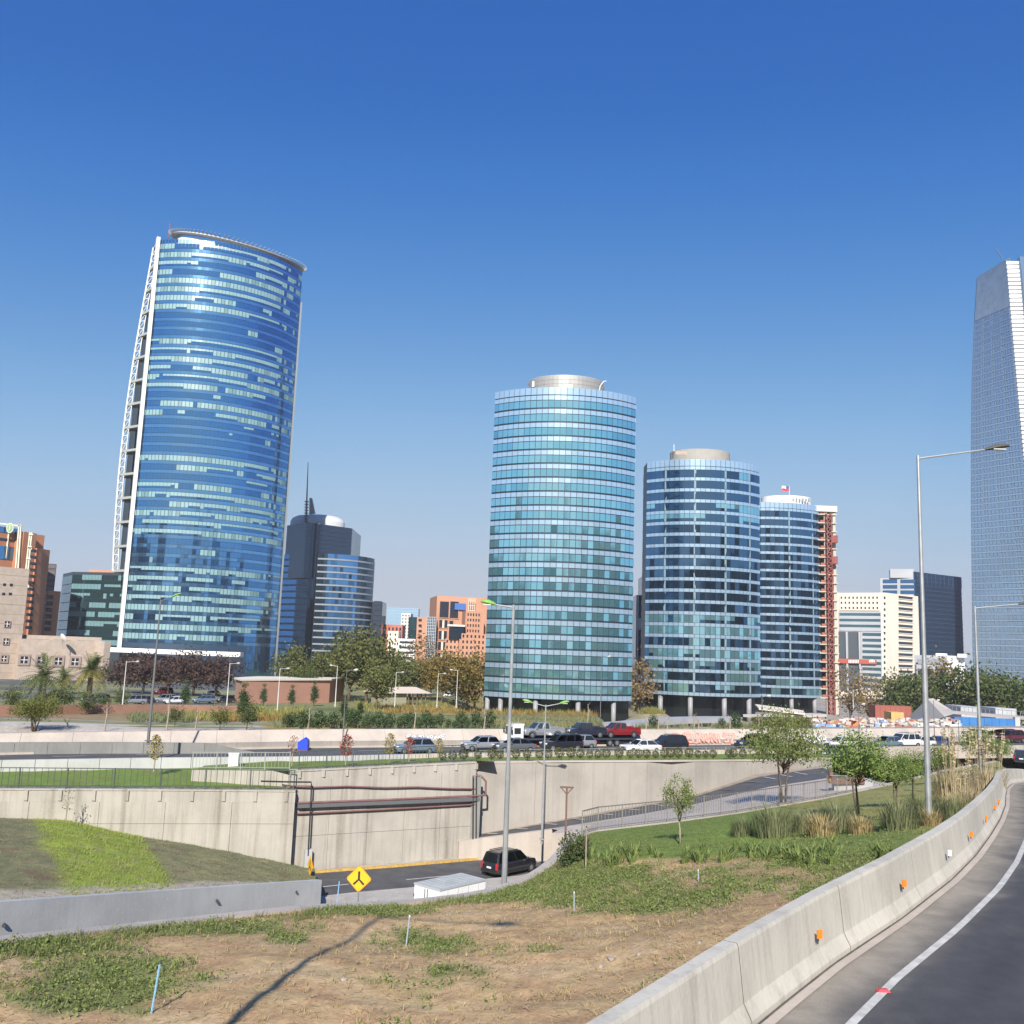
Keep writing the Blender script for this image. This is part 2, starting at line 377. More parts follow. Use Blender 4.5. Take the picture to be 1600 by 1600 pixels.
strip('grime_line', up(offs(toe, .0), .001), up(offs(toe, -.035), .001), M('grime', (.10,.085,.07), .95, var=.3, scale=3), 160, parent=road)
strip('gutter', up(offs(toe, .02), -.004), up(offs(toe, -.17), -.004), conc_light, 160, parent=road)
mb = MB(); a = resample(far_edge, 60); wall_along(mb, up(a, .9), lambda p: p.z-2.2, -.4)
tag(mb.build('far_parapet', conc_barrier), 'concrete parapet on the far side of the ramp road', 'barrier')
mb = MB(); e1 = resample(offs(toe, .3), 60); e2 = resample(offs(toe, -9.8), 60)   # earth below the deck
mb.grid([up(e1, -.3), [V3((p.x-1, p.y+1, -1.7)) for p in e1]]); mb.grid([up(e2, -.3), [V3((p.x+6, p.y-6, -1.7)) for p in e2]]); mb.build('ramp_embankment', shoulder_m)['kind'] = 'structure'

# barrier in precast lengths
prof = [(0,0),(0,.07),(.10,.26),(.17,.90),(.19,.95),(.37,.95),(.39,.90),(.46,.26),(.56,.07),(.56,-.8),(0,-.8)]      # offset from toe towards the bank, height
tt = resample(toe, 1200); L = [0]
for a, b in zip(tt, tt[1:]): L.append(L[-1]+(b-a).length)
jb = thing('road_barrier', (tt[0].x, tt[0].y, tt[0].z), 'long pale concrete barrier curving along the ramp road', 'barrier')
seg = 4.0; s0 = 6.0; k = 0
def toe_s(s):
    i = max(0, min(len(L)-2, int(np.searchsorted(L, s))-1)); return tt[i].lerp(tt[i+1], (s-L[i])/(L[i+1]-L[i])), (tt[i+1]-tt[i]).normalized()
while s0 + seg < L[-1]-2:
    rws = []; n = 9
    for q in range(n):
        s = s0 + .016 + (seg-.032)*q/(n-1); p, t = toe_s(s); nn = V3((-t.y, t.x, 0)).normalized()
        rws.append([p + nn*o + V3((0,0,h)) for (o, h) in prof] + [p + nn*prof[0][0] + V3((0,0,prof[0][1]))])
    mb = MB().grid(rws); mb.poly(rws[0][:-1]); mb.poly(list(reversed(rws[-1][:-1]))); mb.build('barrier_block', conc_barrier, jb)
    s0 += seg; k += 1
pf2 = [(a_+.004 if a_ < .28 else a_-.004, b_-.004) for (a_, b_) in prof]; rws = []
for q in range(0, len(tt)-1, 3):
    p = tt[q]; t = (tt[q+1]-p).normalized(); nn = V3((-t.y, t.x, 0)).normalized(); rws.append([p + nn*o + V3((0,0,h)) for (o, h) in pf2[:-1]])
MB().grid(rws).build('joint_filler', M('joint_dark', (.09,.08,.07), .95), jb)
# dark grime line in the joint base is the gutter edge; orange delineators on the face
orange = M('orange_reflector', (.85,.22,.02), .35); whiter = M('white_reflector', (.8,.8,.78), .35); dkmetal = M('dark_bracket', (.05,.05,.05), .6)
for (px, py, kind) in [(1283,1458,0),(1417,1366,0),(1486,1325,1),(1521,1288,0),(1544,1268,0),(1557,1254,0),(1563,1240,0),(1577,1215,0),(1590,1214,0)]:
    best = min(((proj_px(tt[i])[0]-px)**2, i) for i in range(len(tt)-1) if tt[i].y > 9 and tt[i].y < 46)[1] if px < 1572 else None
    if best is None: continue
    p = tt[best]; t = (tt[best+1]-p).normalized(); nn = V3((-t.y, t.x, 0)).normalized()
    c = p + nn*.06 + V3((0,0,.52)); col_ = orange if kind == 0 else whiter
    mb = MB(); a = c - t*.035 - nn*.02; b_ = c + t*.03 - nn*.075
    mb.hexa([a+V3((0,0,-.06)), b_+V3((0,0,-.06)), b_+V3((0,0,-.06))+nn*.015+t*.015, a+V3((0,0,-.06))+nn*.015+t*.015, a+V3((0,0,.06)), b_+V3((0,0,.06)), b_+V3((0,0,.06))+nn*.015+t*.015, a+V3((0,0,.06))+nn*.015+t*.015])
    o = mb.build('reflector', col_, jb)
    mb = MB(); mb.bar(c - nn*.02 + V3((0,0,-.10)), c - nn*.02 + V3((0,0,-.05)), .02, .02); mb.build('reflector_bracket', dkmetal, jb)
# red road studs
studm = M('red_stud', (.55,.04,.05), .4)
for i, (px, py, lb) in enumerate([(1380,1548,'red reflective road stud on the white edge line, nearer one'),(1516,1404,'red reflective road stud beside the white edge line, farther one')]):
    p = dn(px, py, 4.4); tag(MB().hexa([p+V3(q) for q in ((-.09,-.05,-.01),(.09,-.05,-.01),(.09,.05,-.01),(-.09,.05,-.01),(-.06,-.03,.025),(.06,-.03,.025),(.06,.03,.025),(-.06,.03,.025))]).build('road_stud', studm), lb, 'road stud', 'road studs on the edge line')

# ---------------------------------------------------------------- underpass road, kerb, signs' pavement
pl = [(-75,14),(6,14),(40,64),(40,112),(-75,82)]
o = MB().poly([(x, y, ROADZ) for x, y in pl]).build('underpass_road', asphalt); o['kind'] = 'structure'; uroad = o
def rz(px, py): return onz(px, py, ROADZ)
near_e = [rz(440,1412), rz(504,1403), rz(546,1398), rz(646,1389), rz(759,1376), rz(809,1371), rz(862,1359), rz(930,1345)]
near_o = [V3((c.x, c.y, ROADZ)) for c in [samp(crest, t) for t in (2.6, 3.0, 3.3, 4.2, 5.0, 5.6, 7.0, 8.0)]]
MB().grid([[p+V3((0,0,.12)) for p in near_e], [p+V3((0,0,.12)) for p in near_o]]).build('near_pavement', kerb_m)['kind'] = 'structure'
mb = MB(); wall_along(mb, [p+V3((0,0,.125)) for p in near_e], ROADZ-.1, -.15); mb.build('near_kerb', kerb_m)['kind'] = 'structure'
kerb = [rz(200,1390), rz(290,1379), rz(493,1364.5), rz(620,1355), rz(752,1343.6), rz(862,1333), rz(960,1322)]
mb = MB(); wall_along(mb, [p+V3((0,0,.16)) for p in kerb], ROADZ-.1, .22); mb.build('yellow_kerb', yellow_paint)['kind'] = 'structure'
w2b = [V3((p.x, p.y, ROADZ+.15)) for p in [W1[2], W1[3], W2[1], W2[2], W2[2]+V3((4.5,2.4,0)), W2[2]+V3((9,4.6,0)), W2[2]+V3((14,7,0))]]
MB().grid([[p+V3((0,0,.15)) for p in offs(kerb, .2)], w2b]).build('far_pavement', kerb_m)['kind'] = 'structure'
for (a, b) in (((635,1374.5),(715,1367)), ((800,1352),(862,1344)), ((470,1389),(545,1381.5))):
    p, q = rz(*a), rz(*b); d = (q-p).normalized(); nn = V3((-d.y, d.x, 0))*.08
    MB().quad(p-nn+V3((0,0,.008)), q-nn+V3((0,0,.008)), q+nn+V3((0,0,.008)), p+nn+V3((0,0,.008))).build('lane_line', white_paint, uroad)

# gore: grey wall and grass slope up to the left wall
gw = thing('gore_wall', (GW[2].x, GW[2].y, ROADZ), 'smooth grey concrete wall holding the grass wedge beside the underpass', 'wall')
mb = MB(); wall_along(mb, resample(GW, 2)[:0] or GW, ROADZ-.3, .35); mb.build('wall_face', conc_grey, gw)
for (px, py) in ((7,1446),(340,1408),(464,1394)):
    f = min((abs(proj_px(samp(GW, q/50))[0]-px), q/50) for q in range(150))[1]; p = samp(GW, f); p = at(px, py, p.y-.02); mb = MB(); mb.tube([p+V3((-.06,.1,0)), p+V3((.0,-.06,0))], .07, 8); mb.build('drain_hole', dkmetal, gw)
up_pts = []
for px, py in [(-300,1282),(0,1278),(100,1281),(200,1305),(300,1320),(380,1340),(450,1357),(490,1364)]:
    t = 1+px/231 if px > 0 else (px+300)/300
    q = samp(W1, min(2.999, t)); up_pts.append(at(px, py, q.y-.03))
lo_pts = [p+V3((-.3,.15,-.02)) for p in GW] ; lo_pts[-1] = lo_pts[-1]+V3((-.1,0,-.3))
A = resample(up_pts, 120); B = resample(lo_pts, 120); rows2 = []; cols2 = []
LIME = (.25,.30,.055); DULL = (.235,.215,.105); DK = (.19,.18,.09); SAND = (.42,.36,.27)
for j in range(70):
    t = j/69; r = []
    for i in range(120):
        p = A[i].lerp(B[i], t); e = math.sin(math.pi*t); p.z += e*(.55 + nz(p.x, p.y, .5, 4)*.18 + nz(p.x, p.y, 1.7, 8)*.08)
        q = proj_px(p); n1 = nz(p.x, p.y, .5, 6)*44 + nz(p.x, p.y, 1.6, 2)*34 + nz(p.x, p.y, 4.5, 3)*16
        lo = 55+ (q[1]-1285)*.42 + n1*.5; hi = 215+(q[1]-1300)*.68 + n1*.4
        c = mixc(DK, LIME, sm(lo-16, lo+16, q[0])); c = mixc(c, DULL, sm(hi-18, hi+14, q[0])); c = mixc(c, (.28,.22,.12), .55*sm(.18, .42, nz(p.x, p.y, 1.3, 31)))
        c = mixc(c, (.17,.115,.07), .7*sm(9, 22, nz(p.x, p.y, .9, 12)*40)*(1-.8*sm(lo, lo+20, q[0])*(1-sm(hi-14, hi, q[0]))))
        c = mixc(c, SAND, sm(.93, .965, t + n1*.0004)); r.append(p); cols2.append(c)
    rows2.append(r)
gore = MB().grid(rows2).build('gore_slope', turf_col, smooth=True, colors=cols2); gore['kind'] = 'structure'
GORE = rows2

# ---------------------------------------------------------------- the cast walls of the underpass
def brackets(root, pts, n, mat, hh=.75):
    for p in resample(pts, n):
        mb = MB(); mb.hexa([p+V3(q) for q in ((-.12,-.10,-hh),(.12,-.10,-hh),(.12,.02,-hh),(-.12,.02,-hh),(-.12,-.14,0),(.12,-.14,0),(.11,.02,0),(-.11,.02,0))]); mb.build('bracket', mat, root)
w1 = thing('underpass_wall', (W1[2].x, W1[2].y, ROADZ), 'streaked concrete wall with bracketed coping above the grass wedge', 'wall')
def panels(root, pts, z0, thick, mat, width, name='wall_panel', split=()):
    T = resample(pts, 200); Ls = [0]
    for a, b in zip(T, T[1:]): Ls.append(Ls[-1]+(b-a).length)
    n = max(1, round(Ls[-1]/width))
    for k in range(n):
        i0 = round(k*199/n); i1 = round((k+1)*199/n); a, b = T[i0].copy(), T[i1].copy(); d = (b-a).normalized()*.012; a += d; b -= d
        jit = random.uniform(-.012, .012); nn = V3((-d.y, d.x, 0)).normalized()*jit
        cuts = [z0]+list(split)
        for q, zc_ in enumerate(cuts):
            lo_ = zc_+(.012 if q else 0); hi_ = cuts[q+1] if q+1 < len(cuts) else None; e_ = nn*random.uniform(.6,1.4)
            P2 = [a+e_, b+e_] if hi_ is None else [V3((a.x+e_.x, a.y+e_.y, hi_-.012)), V3((b.x+e_.x, b.y+e_.y, hi_-.012))]
            mb = MB(); wall_along(mb, P2, lo_, thick); mb.build(name, mat, root)
panels(w1, up(W1, -.8), ROADZ-.4, .6, conc_wall, 4.4, split=(4.9,))
cap = [p+V3((0,-.06,0)) for p in W1]; mb = MB(); wall_along(mb, cap, lambda p: p.z-.10, .9); mb.build('coping', conc_wall, w1)
mb = MB(); wall_along(mb, up([p+V3((0,-.01,0)) for p in W1], -.1), lambda p: p.z-.75, .5); mb.build('coping_recess', conc_wall, w1)
brackets(w1, up([W1[0], W1[1], W1[2], W1[3].lerp(W1[2], .06)], -.11), 15, conc_wall, .64)
w2 = thing('pipe_wall', (W2[1].x, W2[1].y, ROADZ), 'tall stained concrete wall carrying pink pipes over the underpass', 'wall')
panels(w2, up(W2, -.7), ROADZ-.4, .6, conc_wall, 2.7, split=(3.9,))
mb = MB(); wall_along(mb, [p+V3((0,-.06,0)) for p in W2], lambda p: p.z-.12, .7); mb.build('coping', conc_wall, w2)
mb = MB(); wall_along(mb, up(W2, -.16), lambda p: p.z-.56, .5); mb.build('coping_recess', conc_wall, w2)
brackets(w2, up([W2[0].lerp(W2[2], .04), W2[2]], -.13), 9, conc_wall, .44)
mb = MB(); e = W2[2]; mb.box((e.x+.05, e.y-.02, (ROADZ+e.z)/2-.5), (.7,.5,e.z-ROADZ-1.0)); mb.build('corner_pier', conc_dark, w2)
w3 = thing('ramp_wall', (W3[1].x, W3[1].y, ROADZ), 'long smooth beige concrete wall below the row of clipped shrubs', 'wall')
W3e = [W3[0]-V3((5,2.4,0))]+W3
panels(w3, up(W3e, -.12), 1.0, .6, conc_wall2, 5.2)
mb = MB(); wall_along(mb, [p+V3((0,-.06,0)) for p in W3e], lambda p: p.z-.12, .55); mb.build('coping', conc_light, w3)
# climbing side road between the ramp wall and its low wall
rampA = [dn(700,1312,14.4), dn(745,1304,14.2), dn(850,1285.5,13.7), dn(1000,1258,12.8), dn(1090,1241,12.2), dn(1180,1211,11.0), dn(1290,1196,10.4)]
rampB = [dn(700,1318,14.4), dn(745,1311.5,14.25), dn(862,1299,13.75), dn(960,1287,12.9), dn(1085,1256,12.2), dn(1200,1230,11.0), dn(1330,1210,10.4)]
def on_poly(px, py, poly):
    d = ray(px, py); o = V3((0,0,EYE))
    for a, b in zip(poly, poly[1:]):
        n = V3((b.y-a.y, a.x-b.x, 0)); t = (V3((a.x,a.y,0))-V3((0,0,0))).dot(n)/V3((d.x,d.y,0)).dot(n); p = o+d*t; u = ((p.x-a.x)*(b.x-a.x)+(p.y-a.y)*(b.y-a.y))/((b.x-a.x)**2+(b.y-a.y)**2)
        if -.001 <= u <= 1.001: return p
    return o+d*(poly[-1].y/d.y)
rampA = [on_poly(*p, W3e)+V3((0,-.02,0)) for p in ((715,1309),(745,1304),(850,1285.5),(1000,1258),(1090,1241),(1180,1211),(1280,1197))]
_ax = [proj_px(p)[0] for p in rampA]; _az = [p.z for p in rampA]
rampB = [onz(x, y, float(np.interp(x, _ax, _az))) for x, y in ((715,1316),(745,1311.5),(862,1297),(1000,1275),(1085,1259),(1200,1232),(1320,1214))]
side = MB().grid([resample(rampA, 50), resample(rampB, 50)]).build('side_road', asphalt); side['kind'] = 'structure'
rin = [a.lerp(b, .18) for a, b in zip(resample(rampA, 50), resample(rampB, 50))]
MB().grid([up(resample(rampA, 50), .02), up(rin, .02)]).build('dusty_verge', M('dusty_verge', (.33,.27,.22), .95, var=.2, scale=1.2), side)
for k in range(14):
    t = 3 + k*3.1; i = int(t)
    a = resample(rampA, 50)[i].lerp(resample(rampB, 50)[i], .22); b = resample(rampA, 50)[i+1].lerp(resample(rampB, 50)[i+1], .5); d = (b-a); nn = V3((-d.y, d.x, 0)).normalized()*.16
    MB().quad(a-nn+V3((0,0,.03)), b-nn+V3((0,0,.03)), b+nn+V3((0,0,.03)), a+nn+V3((0,0,.03))).build('hatch_mark', white_paint, side)
lw = thing('low_wall', (rampB[2].x, rampB[2].y, ROADZ), 'low concrete wall between the underpass and the climbing side road', 'wall')
mb = MB(); wall_along(mb, up(resample(rampB, 40), .12), ROADZ-.3, -.4); mb.build('wall_face', conc_light, lw)
# sloping pale apron between side road and the railing
ap1 = [samp(crest, t)+V3((0,.2,-.05)) for t in (8.2, 9, 10, 11, 12, 13)]
ap2 = [rampB[i]+V3((0,0,.1)) for i in (2, 3, 4, 4, 5, 6)]; ap2[3] = rampB[4].lerp(rampB[5], .5)+V3((0,0,.1))
MB().grid([ap1, ap2]).build('apron', conc_light)['kind'] = 'structure'

# ---------------------------------------------------------------- lawns above the walls
def lawn(name, A, B, n=90, m=24, col=LAWN, seed=1, amp=.06):
    A = resample(A, n); B = resample(B, n); rr = []; cc = []
    for j in range(m):
        r = []
        for i in range(n):
            p = A[i].lerp(B[i], j/(m-1)); p.z += nz(p.x, p.y, .6, seed)*amp; k = .5+nz(p.x, p.y, .3, seed+3)
            cc.append(mixc(mixc(col, (.19,.22,.06), max(0, k-.25)*.8), (.20,.155,.09), .5*sm(.28,.5,nz(p.x, p.y, .8, seed+9)))); r.append(p)
        rr.append(r)
    o = MB().grid(rr).build(name, turf_col, smooth=True, colors=cc); o['kind'] = 'structure'; return o
bn = [p+V3((0,0,-.85)) for p in bar_near]
lawn('wall_top_lawn', [p+V3((0,.55,-.05)) for p in W1], [bn[0], bn[1], bn[2], bn[2].lerp(bn[3], .55)], seed=2)
stepA = [dn(300,1206,9.75), dn(462,1204,8.85)]
lawn('middle_lawn', [dn(300,1203,9.2), dn(400,1203,8.95)] + [p+V3((0,.4,-.02)) for p in W2] + [W2[2]+V3((1.5,.6,0))], [bn[2]+V3((3.5,1.1,.25)), bn[3]+V3((-4,-1.4,.45)), bn[3]+V3((3,1,.5)), bn[3].lerp(bn[4], .6)+V3((0,0,.5)), bn[4]+V3((0,0,.5))], seed=5)
lawn('shrub_strip_lawn', [p+V3((0,.45,-.03)) for p in W3e], [bn[3].lerp(bn[4],.8)+V3((0,0,.42)), bn[4]+V3((0,0,.42)), bn[5]+V3((0,0,.4)), bn[6]+V3((0,0,.3)), bn[6].lerp(bn[7], .5)], seed=8)
sw = thing('step_wall', stepA[0], 'short pale wall stepping up between the two lawns', 'wall')
mb = MB(); wall_along(mb, [dn(300,1202,9.15), dn(462,1203,8.72)], EYE-10.0, .3); mb.build('wall_face', conc_wall, sw)

# ---------------------------------------------------------------- highway
hwN = up(resample(bar_near, 120), -1.0); hwF = resample(far_base, 120)
hw = MB().grid([[p+V3((0,0,-.05)) for p in hwN], [q.lerp(p, -.02) for p, q in zip(hwN, hwF)]]).build('highway', asphalt); hw['kind'] = 'structure'
for k, f in enumerate((.28, .55, .80)):
    mid = [a.lerp(b, f)+V3((0,0,.0)) for a, b in zip(hwN, hwF)]
    for i in range(4, 116, 5):
        a, b = mid[i]+V3((0,0,-.03+.05*f)), mid[i+2]+V3((0,0,-.03+.05*f)); d = (b-a); nn = V3((-d.y, d.x, 0)).normalized()*.08
        if k == 2 or True: MB().quad(a-nn, b-nn, b+nn, a+nn).build('lane_dash', white_paint, hw)
np_ = thing('highway_parapet', bar_near[3]-V3((0,0,1)), 'near concrete parapet of the highway behind the lawns', 'barrier')
T = resample(bar_near, 61)
for i in range(60):
    d = (T[i+1]-T[i]).normalized()*.02; mb = MB(); wall_along(mb, [T[i]+d, T[i+1]-d], lambda p: p.z-1.5, .32); mb.build('parapet_panel', conc_light if i > 19 else conc_grey, np_)
conc_foot = Mconcrete('foot_concrete', (.33,.30,.27), (.22,.20,.18), .5)
fw = thing('far_sloped_wall', far_base[4], 'long sloped concrete wall along the far side of the highway', 'wall')
fb = resample(far_base, 41); fm_ = [p+V3((0,0,.62)) for p in fb]; ft = [p+V3((-.35,1.0,1.75)) for p in fb]; ft2 = [p+V3((-.2,.6,.0)) for p in ft]
for i in range(40):
    d = (fb[i+1]-fb[i]).normalized()*.012; dz = V3((0,0,2))
    mb = MB(); mb.quad(fm_[i]+d, fm_[i+1]-d, ft[i+1]-d, ft[i]+d); mb.quad(ft[i]+d, ft[i+1]-d, ft2[i+1]-d, ft2[i]+d); mb.quad(ft2[i]+d, ft2[i+1]-d, ft2[i+1]-d-dz, ft2[i]+d-dz)
    mb.poly([fm_[i]+d, ft[i]+d, ft2[i]+d, ft2[i]+d-dz]); mb.poly([fm_[i+1]-d, ft[i+1]-d, ft2[i+1]-d, ft2[i+1]-d-dz]); mb.build('wall_slab', conc_light, fw)
    mb = MB(); wall_along(mb, [fb[i]+d+V3((0,-.03,.66)), fb[i+1]-d+V3((0,-.03,.66))], lambda p: p.z-1.0, .3); mb.build('wall_foot', conc_foot, fw)
mb = MB(); wall_along(mb, [p+V3((.1,-.35,.18)) for p in fb], lambda p: p.z-.4, .35); mb.build('base_kerb', conc_light, fw)
pw = thing('panel_wall', at(150,1178,84), 'dark weathered panel wall in front of the left highway lanes', 'wall')
pwp = [dn(-330,1168,9.4), dn(0,1160,9.35), dn(170,1159.5,9.3), dn(320,1161,9.3)]
T = resample(pwp, 13)
for i in range(12):
    d = (T[i+1]-T[i]).normalized()*.015; mb = MB(); wall_along(mb, [T[i]+d, T[i+1]-d], lambda p: p.z-1.05, .3); mb.build('wall_panel', conc_dark, pw)
e = T[12]; mb = MB(); g = e+V3((4.3,1.6,0)); mb.hexa([(e.x+.02,e.y,e.z-1.05),(g.x,g.y,e.z-1.05),(g.x-.1,g.y+.3,e.z-1.05),(e.x-.1,e.y+.3,e.z-1.05),(e.x+.02,e.y,e.z),(g.x,g.y,e.z-.85),(g.x-.1,g.y+.3,e.z-.85),(e.x-.1,e.y+.3,e.z)]); mb.build('tapered_end', conc_dark, pw)

# ---------------------------------------------------------------- park beyond the highway, one height field down to the tower plaza
def wall_y(x): 
    xs = [p.x for p in ft]; ys = [p.y for p in ft]
    return float(np.interp(x, xs, ys))
_fx = [p.x for p in ft]; _fz = [p.z for p in ft]
def park_z(x, y):
    wy = wall_y(x); d = y-wy; a = x/max(y, 1); wz = float(np.interp(x, _fx, _fz))-.04
    left = float(np.interp(y, (90, 130, 200, 260, 420), (8.62, 7.3, 4.6, 3.6, 2.6)))
    mid = lerp(8.62, 4.9, max(0, min(1, d/95))) if d < 95 else lerp(4.9, -1.0, sm(95, 125, d))
    right = lerp(8.62, -1.0, sm(3, 26, d))
    kx = 800+1470*a
    t1 = sm(700, 770, kx); t2 = sm(930, 985, kx)
    z = lerp(lerp(left, mid, t1), right, t2); z = lerp(wz, z, sm(0, 8, d))
    z += 5.5*math.exp(-((kx-1025)/42)**2-((y-246)/16)**2)
    z = lerp(z, -1.55, sm(480, 620, y)); z = lerp(z, -1.55, sm(.85, 1.1, abs(a)))
    return z
def park_colour(px, py, x, y):
    n1 = nz(x, y, .04, 2); n2 = nz(x, y, .15, 5)
    g = mixc((.13,.16,.05), (.25,.24,.12), max(0, min(1, .5+n1*1.2+n2*.6))); d = y-wall_y(x)
    PATH = (.50,.45,.38)
    if px < 410:
        b = 0
        if d < 7: c = mixc(PATH, (.45,.37,.30), .5+n2)
        elif d < 12: c = mixc(g, PATH, sm(-.15, .1, nz(x, y, .09, 8)))
        elif d < 14.5: c = PATH
        elif d < 22: c = g
        elif d < 24: c = (.33,.31,.28)
        else: c = g
        if 24 < d < 40: c = mixc(c, (.36,.20,.13), .5)
        if d > 46: c = mixc((.12,.12,.12), g, sm(-.1, .2, n1))
        return c
    if px < 960:
        if d < 3: return g
        c = mixc(g, (.33,.24,.09), sm(.05, .3, nz(x, y, .06, 11)))
        return c
    c = mixc(g, (.33,.27,.19), .6+.4*n1)
    if px > 1185: c = mixc((.40,.34,.28), (.30,.27,.24), .5+n2)
    return c
prow = []; pcol = []
NA, NR = 240, 150
for j in range(NR):
    r = []
    for i in range(NA):
        a = lerp(-1.15, 1.15, i/(NA-1)); f = (j/(NR-1))**1.9
        # march along a ray from the wall top outwards
        x0 = a*100; 
        for _ in range(12): x0 = a*wall_y(x0)
        y0 = wall_y(x0)+.1; y = lerp(y0, 640, f); x = a*y
        z = park_z(x, y) + (nz(x, y, .05, 4)*.25 if y-y0 > 2 else 0); r.append(V3((x, y, z))); q = proj_px((x, y, z)); pcol.append(park_colour(q[0], q[1], x, y))
    prow.append(r)
park = MB().grid(prow).build('park_ground', park_col, smooth=True, colors=pcol); park['kind'] = 'structure'

def park_at(px, py):         # where a photo pixel meets the park
    d = ray(px, py); o = V3((0, 0, EYE)); Y = 84.0; step = 6.0
    while Y < 620:
        p = o + d*(Y/d.y)
        if Y > wall_y(p.x)+.6 and p.z <= park_z(p.x, p.y):
            if step < 1: return V3((p.x, p.y, park_z(p.x, p.y)))
            Y -= step; step /= 4
        Y += step
    p = o + d*(300/d.y); return V3((p.x, p.y, park_z(p.x, p.y)))
# ---------------------------------------------------------------- facade kit
frame_dk = M('facade_frame', (.03,.045,.065), .45, metal=.4)
core_dk = M('facade_core', (.035,.05,.065), .5)
teal = [Mglass('teal_glass', (.33,.70,.79), metal=.86), Mglass('teal_glass_pale', (.42,.78,.84), metal=.86), Mglass('teal_glass_deep', (.27,.62,.72), metal=.86)]
pale_sp = Mglass('pale_spandrel', (.50,.67,.82), rough=.2, metal=.6)
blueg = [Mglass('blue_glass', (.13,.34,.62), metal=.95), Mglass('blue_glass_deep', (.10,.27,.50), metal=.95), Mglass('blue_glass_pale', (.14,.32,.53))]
blue_sp = Mglass('blue_spandrel', (.20,.45,.72), rough=.12, metal=.92)
blind = M('lowered_blind', (.23,.38,.40), .35, spec=.7, var=.06, scale=.2)
blind2 = M('lowered_blind_shade', (.16,.28,.30), .35, spec=.7, var=.06, scale=.2)
darkg = [Mglass('dark_glass', (.12,.23,.35), metal=.95), Mglass('dark_glass_deep', (.08,.15,.23), metal=.95)]
greeng = Mglass('green_glass', (.06,.14,.15))
blackg = Mglass('black_glass', (.05,.075,.115), rough=.1)
white_m = M('white_cladding', (.78,.77,.75), .6)
silver = M('silver_cladding', (.42,.42,.41), .45, metal=.15)
stone = M('beige_stone', (.47,.38,.31), .9, var=.1, scale=.5)
stone_dk = M('beige_stone_trim', (.36,.27,.23), .9)
cream = M('cream_render', (.72,.64,.53), .85, var=.04, scale=.1)
terra = M('terracotta_render', (.50,.26,.165), .85, var=.06, scale=.1)
terra2 = M('orange_render', (.46,.20,.11), .85, var=.06, scale=.1)
redbr = M('red_brick', (.45,.15,.10), .9, var=.1, scale=.3)
grey_r = M('grey_render', (.42,.43,.45), .85, var=.06, scale=.1)
win_dk = Mglass('window_dark', (.05,.06,.08), rough=.12, metal=.5)
steel = M('galvanised_steel', (.42,.43,.43), .45, metal=.7, var=.1, scale=3)
concs = Mconcrete('slab_concrete', (.55,.50,.42), (.4,.36,.3), .3)
GZ = -1.6

def arc_pts(A, B, sag, n, skew=0.0):     # n+1 plan points bulging towards the viewer
    A = V3((A.x, A.y, 0)); B = V3((B.x, B.y, 0)); c = (B-A).length; r = (c*c/4+sag*sag)/(2*sag); d = (B-A)/c; nn = V3((d.y, -d.x, 0))
    mid = (A+B)/2; O = mid - nn*(r-sag); half = math.asin(c/2/r); out = []
    for i in range(n+1):
        t = lerp(-half, half, i/n); out.append(O + d*(r*math.sin(t)) + nn*(r*math.cos(t)))
    return out
def slab(mb, a, b, z0, z1, out=.12, gap=.07, mi=0):      # pane: a thin slab standing proud of the core
    d = (b-a); L = d.length; d = d/L; nn = V3((d.y, -d.x, 0)); a = a+d*gap; b = b-d*gap; j_ = [nn*(out+random.uniform(-.022,.022)) for _ in range(3)]; j_.append(j_[0]+j_[2]-j_[1]); c0_, c1_, c2_, c3_ = a+j_[0], b+j_[1], b+j_[2], a+j_[3]; n = len(mb.v)      # each pane sits a touch out of true
    mb.v += [(c0_.x,c0_.y,z0),(c1_.x,c1_.y,z0),(c2_.x,c2_.y,z1),(c3_.x,c3_.y,z1),(a.x,a.y,z0),(b.x,b.y,z0),(b.x,b.y,z1),(a.x,a.y,z1)]
    for f in ((0,1,2,3),(4,0,3,7),(1,5,6,2),(3,2,6,7),(4,5,1,0)): mb.f.append(tuple(n+k for k in f)); mb.m.append(mi)
def lens_body(front, depth):               # closed plan: front arc plus a mirrored back arc
    A, B = front[0], front[-1]; d = (B-A).normalized(); nn = V3((d.y, -d.x, 0)); back = []
    for p in reversed(front):
        q = p-A; h = q.dot(nn); back.append(p - nn*(2*h+depth))
    return list(front)+back
def core_of(front, depth, z0, z1, inset=.02):
    P = lens_body(front, depth); return MB().prism([(p.x, p.y) for p in P], z0, z1)
def run_rows(n, probs, mean):              # runs of the same state along a floor
    out = []
    while len(out) < n:
        s = random.choices(range(len(probs)), probs)[0]; out += [s]*max(1, int(random.expovariate(1/mean))+1)
    return out[:n]

